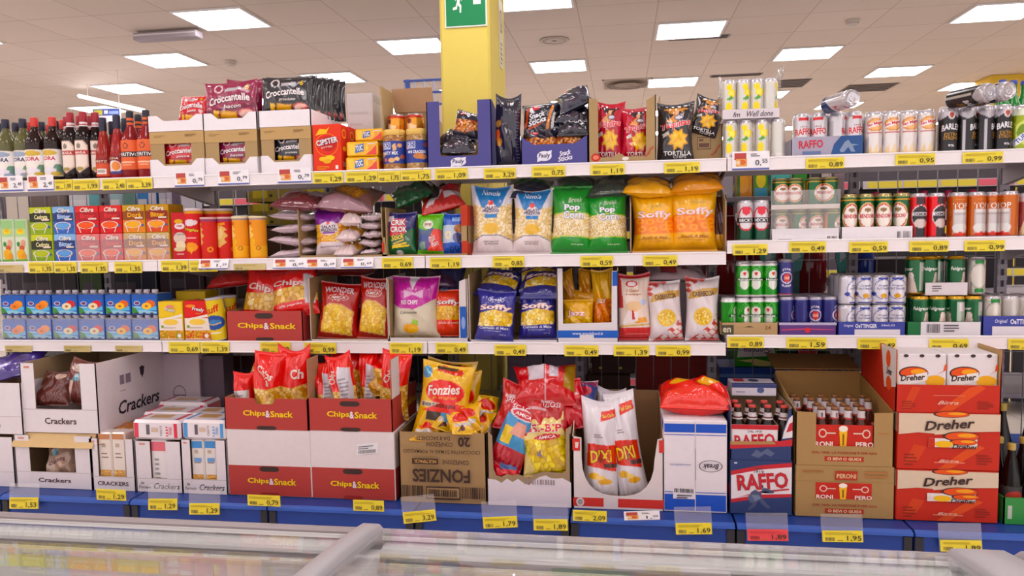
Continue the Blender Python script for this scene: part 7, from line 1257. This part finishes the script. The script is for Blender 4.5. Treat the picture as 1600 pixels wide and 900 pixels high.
# orange red beer cartons
OR, ORI = 'b8341f', 'b0946c'
def dre(top):
    return [('r', 0, 0, 1, .66 if top else 1, OR), ('p', [(.4, 0), (.52, 0), (.86, .4), (.8, .44), (.7, .4)], 'd0541f'), ('p', [(.06, .1), (.2, .14), (.28, .4), (.16, .44)], 'c44820')]+lines(.06, .06, .2, .3, 4, '8a2818')+lines(.78, .1, .94, .3, 4, '8a2818')
swoosh = lambda u, v, a, b_: [('e', u, v, a, b_, '3a2420'), ('e', u+.008, v, a*.92, b_*.84, 'd8581f'), ('e', u+a*.3, v+b_*.2, a*.5, b_*.4, 'e8a03a')]
hts = []
zz = ROW['D']
for k, (x0, x1, yt, nm) in enumerate(((1400, 1560, 735, 'bottom'), (1402, 1563, 645, 'middle'))):
    cx, w, h, z = ext(x0, x1, yt, zz, YD)
    ops = dre(True)+[('p', [(0, .62), (.2, .66), (.36, .64), (.36, .62), (.7, .68), (1, .7), (1, 1), (0, 1)], 'd4c0ac')]+swoosh(.52, .99, .18, .06)+[('r', .3, .4, .78, .56, 'e4dcdc')]+swoosh(.62, .6, .18, .09)+swoosh(.64 if k else .68, .5, .14, .06)+[('r', .3, .4, .36, .56, OR) if k else ('r', .3, .4, .34, .5, 'e0d0d0'), ('e', .45, .46, .09, .06, 'e8b84a'), ('r', .36, .12, .66, .14, 'd8806a')]
    ops = [q for q in ops]
    o = carton_mb(w, h, .4, OR, ops, [T('Dreher', .5, .81, .5, .17, '3a2420', sh=.25, b=.03, rot=5), T('Dreher', .66, .42, .26, .08, '3a2420', sh=.25, b=.02), T('Birra', .5, .16, .2, .05, 'e0b8a8', sh=.4)], side=OR, lops=[('r', 0, .66, 1, 1, 'd4c0ac')], ch=.003).build('beer_carton', CARD)
    tag(o, 'orange red beer carton with a big script name, %s of the stack' % nm, 'carton', 'orange red beer cartons', at=(cx, YD, z)); zz = z+h+.001
cx, w, h, z = ext(1400, 1565, 547, zz, YD)
o = tray_mb(w, .4, h, OR, ORI, front=[(0, 0), (1, 0), (1, .44), (.995, .96), (.985, .44), (.012, .44), (0, .5)], side=[(0, 0), (1, 0), (1, 1.0), (0, 1.0)], back=h*.98, ops=dre(False)[1:2]+[('p', [(.06, .05), (.14, .05), (.24, .4), (.16, .42)], 'c44820')]+lines(.06, .05, .2, .2, 4, '8a2818')+lines(.78, .06, .94, .2, 4, '8a2818')+[('r', .36, .27, .66, .28, 'd8806a')], texts=[T('Birra', .5, .16, .2, .06, 'e0b8a8', sh=.4)],
    lops=[('p', [(.7, .3), (1, .4), (1, 1), (.6, 1)], 'd8ccc8'), ('e', .8, .8, .06, .14, 'd8581f'), ('e', .82, .4, .07, .12, 'd8581f')], ltexts=[T('Dreher', .83, .6, .14, .12, '3a2420', sh=.2, b=.02)]).build('beer_carton', CARD)
tag(o, 'orange red beer carton standing open on top of the stack with white carriers', 'carton', 'orange red beer cartons', at=(cx, YD, z))
for i in range(2):
    ww = w*.475; hh = h*.9; b = MB(); b.box(-ww/2, 0, 0, ww/2, .17, hh, 'e0d8da', .003)
    flat_print(b, front_face(-ww/2, ww/2, 0, hh, 0), ww, hh, swoosh(.34, .66, .3, .12)+[('e', .78, .52, .2, .1, 'e0a83a'), ('p', [(.8, .62), (1, .72), (1, .84), (.96, .8), (.94, .7)], 'd8581f'), ('p', [(.03, .36), (.62, .54), (.62, .68), (.03, .58)], 'e6dedc')]+[('e', a, .97, .05, .03, '3a2a2a') for a in (.18, .5, .82)], [T('Dreher', .32, .58, .5, .11, '3a2420', sh=.25, b=.03, rot=4)])
    tag(b.build('bottle_carrier', CARD), 'white bottle carrier with an orange emblem in the top carton, %s one' % ('left', 'right')[i], 'bottle carrier', 'white bottle carriers', at=(cx+(i-.5)*w*.49, YD+.012+.004*i, z+.006))
# bottles and a green crate at the right edge
cr_ = tray_mb(.24, .3, .1, '2a8a3a', '1f6a2c', t=.005, side=[(0, 0), (1, 0), (1, 1), (0, 1)], ops=[('r', .06, .2, .12, .7, 'b8c0b0')])
xg = Xat(1567, YD, .3)+.122
tag(cr_.build('bottle_crate', PLAST), 'green open crate of bottles at the right picture edge', 'crate', at=(xg, YD, ZD))
dbt = bottle_proto('soft_drink_bottle', .036, .28, '14100f', [(.85, 0), (1, .02), (1, .45), (.9, .56), (.5, .78), (.36, .86), (.35, .93)], (.15, .45, 85, '3a3a3a', [('e', .5, .5, .3, .3, 'b8342c')], []), (.92, 'b8a04a'), cat='bottle')
for i in range(4): dbt.put('dark bottle with a yellow cap in the green crate, %s row' % ('front left', 'front right', 'rear left', 'rear right')[i], (xg-.07+.085*(i % 2), YD+.06+.09*(i//2), ZD+.006), (0, 0, 30*i), 'dark crate bottles')
clr = bottle_proto('soft_drink_bottle', .034, .22, '8a8a84', [(.85, 0), (1, .02), (1, .6), (.9, .7), (.45, .88), (.43, .95)], (.2, .42, 80, 'e0dcdc', [('e', .5, .5, .3, .3, 'c8342c')], []), (.93, '6a8a4a'), cat='bottle')
clr.put('pale bottle with a green cap standing behind the green crate bottles', (xg-.05, YD+.24, ZD+.006))
for i, (dx_, z_) in enumerate(((-.09, .0), (.03, 0), (.14, 0))):
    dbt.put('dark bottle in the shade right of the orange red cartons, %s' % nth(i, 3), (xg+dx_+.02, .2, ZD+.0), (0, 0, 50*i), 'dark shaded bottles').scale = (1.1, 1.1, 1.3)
# price tags on the base shelf
YT = -.293
for a in [(151, 197, 773, '1,29', 'the small wheat cracker box'), (387, 438, 782, '0,79', 'the left red and white crisp stack'), (552, 600, 790, '0,89', 'the right red and white crisp stack'), (895, 948, 806, '2,09', 'the U-shaped carton')]: price(a[0], a[1], a[2], 'D', a[3], a[4], Y=YT)
for a in [(15, 60, 786, '1,53', 'the lower cracker box'), (232, 277, 788, '1,29', 'the script-name cracker box'), (296, 343, 795, '1,29', 'the blue-topped cracker box'), (630, 681, 807, '3,29', 'the upside-down printed carton', 8), (755, 808, 816, '1,79', 'the torn white carton', 5), (834, 887, 820, '1,89', 'the red snack bag pile'), (1056, 1112, 826, '1,69', 'the tall white and blue carton', 3), (1285, 1348, 838, '1,95', 'the brown beer cartons'), (1469, 1534, 853, '1,89', 'the orange red beer cartons')]:
    price(a[0], a[1], a[2], 'D', a[3], a[4], Y=YT, holder=.06, rot=a[5] if len(a) > 5 else 2)
price(1168, 1231, 836, 'D', '1,89', 'the navy beer cartons', 'red', Y=YT, holder=.06, rot=2)
price(975, 1031, 806, 'D', '1,09', 'the right white puff bag', 'white', 15, rot=4, Y=YT-.004)
# ------------------------------------------------------------------ the other side of the gondola and the next aisle, seen through the mesh
def rshelf(x0, x1, z, label):
    b = MB(); b.box(x0, .54, z-.025, x1, .97, z, '9a9298', .002); b.box(x0, .965, z-.035, x1, .975, z+.012, 'c8c0c4', .001)
    for sx in (x0+.004, x1-.01): b.prism([(.54, z-.1), (.54, z-.025), (.9, z-.025)], sx, sx+.006, '8a8288', 'yz')
    return tag(b.build('shelf', PAINT), label, 'shelf', 'shelves on the far side of the gondola')
ZR = {'T': 1.50, '2': 1.10, '3': .64}
for i, (x0, x1) in enumerate(((-1.2, -.03), (.03, 1.15), (1.47, 2.47), (2.53, 3.72), (3.78, 4.9))):
    if i == 0: rshelf(x0, x1, 1.47, 'grey shelf behind the mesh under the pale blue boxes')
    rshelf(x0, x1, 1.03, 'grey shelf on the far side, middle level, %s bay' % ('far left', 'second', 'middle', 'fourth', 'far right')[i])
    rshelf(x0, 1.89 if i == 2 else x1, .58, 'grey shelf on the far side, low level, %s bay' % ('far left', 'second', 'middle', 'fourth', 'far right')[i])
    b = MB(); b.box(x0, .54, .228, x1, 1.1, .244, '2a4fa0', .002); b.box(x0, 1.09, .0, x1, 1.1, .24, '1d4fa6')
    tag(b.build('base_shelf', PAINT), 'blue base shelf on the far side, %s bay' % ('far left', 'second', 'middle', 'fourth', 'far right')[i], 'shelf', 'base shelves on the far side')
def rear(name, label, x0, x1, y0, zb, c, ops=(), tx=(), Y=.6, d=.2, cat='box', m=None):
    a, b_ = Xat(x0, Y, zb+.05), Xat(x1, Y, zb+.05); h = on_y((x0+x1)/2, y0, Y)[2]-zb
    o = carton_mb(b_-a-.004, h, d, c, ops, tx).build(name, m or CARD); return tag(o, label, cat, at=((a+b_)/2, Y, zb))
Z1 = 1.471
for i, (x0, x1, c, c2) in enumerate(((108, 162, 'c8c8cc', '6aa0a4'), (163, 212, '9ab4b8', '6a8a80'), (214, 246, '4a80b8', 'd0ccd8'), (248, 284, 'c0bcc8', '6a5a6a'))):
    rear('tissue_box', 'pale boxed goods behind the mesh above the drink boxes, %s' % nth(i, 4), x0, x1, 292, Z1, c, [('r', .6, 0, 1, 1, c2), ('r', .05, .4, .5, .6, 'd8d4d8')])
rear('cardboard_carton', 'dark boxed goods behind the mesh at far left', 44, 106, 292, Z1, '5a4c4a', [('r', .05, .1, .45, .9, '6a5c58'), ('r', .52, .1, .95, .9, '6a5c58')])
for k in range(3):
    zz = 1.4+.068*k
    b = tray_mb(.46, .3, .062, '8a7a3a', '6a5a2a', front=[(0, 0), (1, 0), (1, .8), (.6, 1), (.4, 1), (0, .8)], side=[(0, 0), (1, 0), (1, .9), (0, .9)], ops=[('e', .3, .5, .02, .12, '2a2418'), ('e', .7, .5, .02, .12, '2a2418'), ('r', .08, .3, .26, .95, 'b8a82e'), ('r', .74, .3, .94, .95, 'b8a82e')])
    tag(b.build('fruit_tray', CARD), 'yellow brown tray behind the mesh above the crisp tubes, %s' % ('lowest', 'middle one', 'topmost')[k], 'tray', 'stacked trays behind the mesh', at=(.36, .58, zz))
carton('cardboard_carton', 'brown carton under the yellow trays on the far side', 366, 520, 350, 1.031, .3, '5a4636', Y=.58, zb=1.031, cat='carton')
# fruit coloured packs, cleaner bottles and bright bags beyond the beer bay
ZB = 1.50
rshelf(2.53, 3.1, ZB, 'grey shelf behind the mesh above the silver and green cans')
for i, (x0, x1, c, o_) in enumerate(((1120, 1146, '9a9298', ()), (1150, 1176, 'c8862a', [('e', .4, .5, .4, .4, 'e0a02e'), ('r', 0, 0, .2, 1, '3a6a2a')]), (1178, 1200, '5a9a3a', [('e', .5, .6, .4, .3, 'e0cc3a'), ('r', 0, 0, 1, .3, '3a8aa8')]), (1204, 1236, '5ab0a8', [('p', [(.3, .1), (1, .2), (1, .5), (.4, .6)], 'd8e0e0'), ('e', .2, .5, .1, .2, '2a7a80')]), (1240, 1262, '3a8a34', ()), (1263, 1282, '3a3a34', [('r', .2, .2, .8, .5, 'c8c4b8')]), (1283, 1300, 'b8aca4', ()), (1303, 1320, '8a7a7c', ()))):
    rear('pouch', 'bright pack behind the mesh above the green beer cans, %s' % nth(i, 8), x0, x1, 264, ZB+.001, c, o_, (), m=FILM, cat='pack')
rb_ = bottle_proto('big_red_bottle', .088, .46, '8a1a20', [(.9, 0), (1, .03), (1, .3), (.86, .55), (.5, .74), (.3, .84), (.28, .95)], None, (.94, '2a6a6a'), cat='bottle')
for i, px in enumerate((1138, 1196, 1262)): rb_.put('big dark red bottle behind the mesh and green cans, %s' % nth(i, 3), (Xat(px, .72, 1.3), .72, 1.031), (0, 0, 20*i), 'big red bottles')
for i, (x0, x1) in enumerate(((1188, 1214), (1228, 1258), (1306, 1326))):
    b = MB(); p = on_y((x0+x1)/2, 406, .575); w = Xat(x1, .575, p[2])-Xat(x0, .575, p[2]); b.prism([(-w/2, .0), (-w*.2, -.06), (w*.3, -.05), (w/2, .06), (0, .09), (-w/2, .06)], 0, .012, '4a9a94'); flat_print(b, front_face(-w/2, w/2, -.06, .09, 0), w, .15, [('p', [(.3, .3), (.8, .5), (.6, .7), (.3, .6)], 'b8ccd0')], ())
    b.box(-.02, .003, 1.031-p[2], .02, .009, 0, '3a6a6a')
    tag(b.build('shelf_card', PAPER), 'teal label card standing in front of the big red bottles, %s' % nth(i, 3), 'card', 'teal cards', at=p)
blb = bottle_proto('cleaner_bottle', .04, .29, '1a3a9a', [(.9, 0), (1, .03), (1, .6), (.8, .75), (.4, .86), (.36, .95)], None, (.86, 'd0ccd4'), cat='bottle')
blb.put('blue cleaner bottle with a white cap behind the silver cans', (Xat(1352, .64, 1.2), .64, 1.031))
rear('cardboard_carton', 'dark carton behind the silver cans and mesh', 1366, 1520, 404, 1.031, '2c2226', Y=.62, d=.3, cat='carton')  # near-black colour carries the shade behind the mesh
rear('cardboard_carton', 'thin dark sheet for the shade behind the tall green cans and mesh', 1420, 1560, 400, 1.031, '241c22', Y=.94, d=.02, cat='carton')  # flat dark sheet put in as shade behind the cans
# low level
ZL = .581
rear('cleaning_pack', 'green and white household pack printed upside down behind the lower mesh', 1146, 1216, 541, .68, '3a8a2e', [('p', [(.06, .45), (.98, .55), (.9, 1), (.1, 1)], 'e0dcd8'), ('p', [(.05, .3), (.5, .38), (.95, .2), (.9, .1), (.4, .2)], 'd8d08a'), ('e', .7, .12, .3, .1, 'd8c88a')], [T('Corona', .52, .8, .62, .26, '3a2a7a', rot=180, b=.05)], m=FILM, cat='pack')
rear('cleaning_pack', 'dark green household pack with pictures behind the lower mesh', 1217, 1294, 546, .68, '2a7a3a', [('r', .03, .08, .97, .92, '123a24'), ('e', .2, .5, .08, .24, 'a8c4cc'), ('e', .5, .5, .16, .22, 'd8d4d8'), ('e', .84, .55, .07, .26, '9ac0d8')], [T('Corona', .5, .5, .22, .2, 'a83a4a', rot=180)], m=FILM, cat='pack')
rear('cleaning_pack', 'pale blue household pack behind the lower mesh', 1296, 1316, 543, .66, 'b0b8c8', [('p', [(.3, 0), (.9, .4), (.6, 1)], '6a7a9a')], m=FILM, cat='pack')
b = MB(); b.box(2.55, .59, .582, 3.12, .82, .678, '2a4aa0', .004); b.box(2.55, .588, .63, 3.12, .59, .645, '6a88c8'); tag(b.build('storage_crate', PLAST), 'blue crate under the household packs behind the lower mesh', 'crate')
yc = bottle_proto('detergent_bottle', .035, .13, 'd8d0d8', [(.9, 0), (1, .05), (1, .5), (.6, .7), (.4, .75)], None, (.7, 'd8c02e'), cat='bottle')
zy = .44
b = MB(); b.box(2.5, .56, .244, 3.0, .84, zy-.001, '2a3a80', .003); tag(b.build('storage_crate', PLAST), 'navy crate under the yellow-capped bottles behind the lower mesh', 'crate')
for i, px in enumerate((1133, 1151)): yc.put('white detergent bottle with a yellow cap behind the lower mesh, %s' % ('left one', 'right one')[i], (Xat(px, .62, .6), .62, zy), group='yellow-capped bottles').scale[2] = 1.5
for i, (px, c) in enumerate(((1168, '5a2a80'), (1262, 'c82a3a'))):
    b = MB(); b.lathe([(.06, 0), (.062, .03), (.05, .035), (.056, .06), (.04, .07), (.044, .095), (.02, .12), (.0005, .125)], 24, c)
    zc_ = zy if i == 0 else .69; 
    tag(b.build('ribbed_bottle', PLAST), ('ribbed purple bottle behind the lower mesh', 'ribbed red bottle behind the lower mesh')[i], 'bottle', at=(Xat(px, .62 if i == 0 else .56, zc_), .62 if i == 0 else .56, zy if i == 0 else .679)) 
rear('biscuit_box', 'orange and cream box behind the lower mesh right of the yellow column', 924, 992, 542, .64, '3a1a16', [('r', 0, .72, .94, 1, 'e0702a'), ('r', .0, .72, .94, .8, 'e8d8cc'), ('e', .2, .2, .04, .05, 'd8b86a'), ('e', .68, .2, .04, .05, 'd8b86a')])
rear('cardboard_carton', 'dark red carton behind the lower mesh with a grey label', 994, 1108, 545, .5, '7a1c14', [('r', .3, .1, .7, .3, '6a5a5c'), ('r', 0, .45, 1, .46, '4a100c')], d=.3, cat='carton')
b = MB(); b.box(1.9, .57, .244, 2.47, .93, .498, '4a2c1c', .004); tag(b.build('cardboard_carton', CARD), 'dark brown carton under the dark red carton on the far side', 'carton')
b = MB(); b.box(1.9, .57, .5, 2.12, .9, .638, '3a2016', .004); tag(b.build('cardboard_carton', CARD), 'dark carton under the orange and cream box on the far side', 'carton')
for i, (x0, x1, y0) in enumerate(((792, 848, 545), (850, 918, 545))):
    rear('cardboard_carton', 'lilac white carton behind the lower mesh, %s of the yellow column' % ('just right', 'second to the right')[i], x0, x1, y0, .581, '8a7a8c', [('r', .05, .8, .6, .9, '2e2430'), ('r', .0, .55, 1, .56, '5a4c5a')], d=.3, cat='carton')
for i, (x0, x1, c) in enumerate(((250, 300, '3a2c34'), (304, 352, '2c2228'), (352, 470, '4a1c1c'), (480, 600, '5a1e1c'), (606, 690, '2e2430'), (20, 120, '2a2226'), (124, 240, '30242c'))):  # dark colours carry the shade behind the lower mesh
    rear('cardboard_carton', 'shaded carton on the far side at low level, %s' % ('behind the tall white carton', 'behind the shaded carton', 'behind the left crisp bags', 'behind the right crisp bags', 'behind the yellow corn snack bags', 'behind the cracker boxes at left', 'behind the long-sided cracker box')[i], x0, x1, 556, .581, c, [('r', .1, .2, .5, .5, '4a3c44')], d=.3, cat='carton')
for i, (x0, x1, c) in enumerate(((14, 120, '2c2428'), (124, 160, '3a4a2a'), (164, 246, '1e1e30'), (250, 320, '3a2028'), (322, 360, '4a1c1e'), (526, 600, '3a2024'), (604, 690, '3a3034'), (800, 870, '2a2440'), (876, 980, '4a3020'), (990, 1104, '5a2c30'))):  # dark colours carry the shade behind the mesh at this level
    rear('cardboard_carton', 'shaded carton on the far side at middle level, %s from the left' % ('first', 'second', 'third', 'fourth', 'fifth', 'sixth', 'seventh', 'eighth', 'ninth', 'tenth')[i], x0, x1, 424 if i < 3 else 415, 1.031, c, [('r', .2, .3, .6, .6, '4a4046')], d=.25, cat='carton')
# the next gondola, across the far aisle
FY = 2.45
for i in range(7):
    x = -2.5+1.25*i
    b = MB(); b.box(x+.01, FY+.5, 0, x+1.24, FY+.53, 1.9, '4a4248', .003)  # dark panel colour keeps the view through the mesh dim
    o = tag(b.build('gondola', PAINT), 'dark gondola bay across the far aisle, %s from the left' % ('first', 'second', 'third', 'fourth', 'fifth', 'sixth', 'seventh')[i], 'shelving unit', 'gondola bays across the far aisle')
    for j, z in enumerate((.2, .6, 1.0, 1.3, 1.62)):
        s = MB(); s.box(x+.01, FY, z, x+1.24, FY+.5, z+.03, '7a7278', .002); kid(s.build('shelf', PAINT, o), o)
        r = MB(); r.box(x+.01, FY-.008, z-.01, x+1.24, FY, z+.045, 'b8b0b4', .001)
        for k in range(5): r.box(x+.04+.24*k, FY-.01, z-.004, x+.265+.24*k, FY-.008, z+.04, 'd8c42e' if (k+i+j) % 6 else 'd8586a')
        kid(r.build('price_rail', PAINT, o), o)
pkb = bottle_proto('pink_capped_bottle', .05, .26, '5a2a40', [(.9, 0), (1, .03), (1, .6), (.8, .72), (.42, .84), (.4, .95)], (.2, .5, 80, 'b8a8b0', [], []), (.82, 'c8285a'), cat='bottle')
for i in range(14):
    o = pkb.put('pink-capped bottle on the gondola across the far aisle, number %s from the left' % ('one', 'two', 'three', 'four', 'five', 'six', 'seven', 'eight', 'nine', 'ten', 'eleven', 'twelve', 'thirteen', 'fourteen')[i], (2.6+.16*i, FY+.1, 1.332), (0, 0, 30*i), 'pink-capped bottles across the aisle')
for i in range(20):
    x = -2.3+.31*i; c = ('3a3440', '5a3a3a', '3a4a5a', '4a4a34', '5a5058')[i % 5]  # dimness of the far aisle is put into these carton colours
    b = MB(); q = carton_mb(.27, .24, .3, c, [('r', .1, .3, .9, .7, '7a7078')]); o = q.build('cardboard_carton', CARD)
    tag(o, 'dim carton on the far gondola near eye level, %s of twenty' % ('first', 'second', 'third', 'fourth', 'fifth', 'sixth', 'seventh', 'eighth', 'ninth', 'tenth', 'eleventh', 'twelfth', 'thirteenth', 'fourteenth', 'fifteenth', 'sixteenth', 'seventeenth', 'eighteenth', 'nineteenth', 'twentieth')[i], 'carton', 'dim cartons across the aisle', at=(x, FY+.12, 1.032 if x < 2.4 or True else 1))
# frozen goods inside the freezers
rf = random.Random(4); fcol = ['d8d4cc', 'c8ccc4', 'b8c4bc', 'd0c8be', 'd8d0c0', 'c0b8b0', 'd8ccb8', 'b8b4bc']
for fi, (x0, x1, n) in enumerate(((.7, 1.6, 9), (1.72, 2.54, 7), (2.7, 3.1, 3))):
    for i in range(n):
        w = (x1-x0)/n; c = rf.choice(fcol); top = .76+rf.uniform(-.02, .015)
        if fi == 0 and i in (2, 3): c = 'c8c02e'
        mb = bag_mb(w*.94, .2, .06, c, [('r', .1, .3, .9, .7, rf.choice(('b8c4cc', 'c8a89a', 'd8d4b0', 'c0b0a8')))], (), i+fi*20+300, wr=.006, res=24)
        tag(mb.build('frozen_food_bag', FILM), 'frozen food bag under the glass of the %s freezer, %s from the left' % (('left', 'middle', 'right')[fi], ('first', 'second', 'third', 'fourth', 'fifth', 'sixth', 'seventh', 'eighth', 'ninth')[i]), 'frozen food', 'frozen food bags', at=(x0+w*(i+.5), -2.03, top-.2), rot=(math.radians(-14), 0, 0))
    b = MB(); b.box(x0, -1.9375, .775, x1, -1.936, .815, 'd8d0b0'); 
    for k in range(int((x1-x0)/.1)): b.box(x0+.1*k+.004, -1.939, .778, x0+.1*k+.094, -1.9374, .812, ('d8c83a' if fi == 0 and 2 < k < 6 else 'd4ccd0'))
    tag(b.build('price_strip', PAPER), 'strip of price cards along the inner wall of the %s freezer' % ('left', 'middle', 'right')[fi], 'price strip')
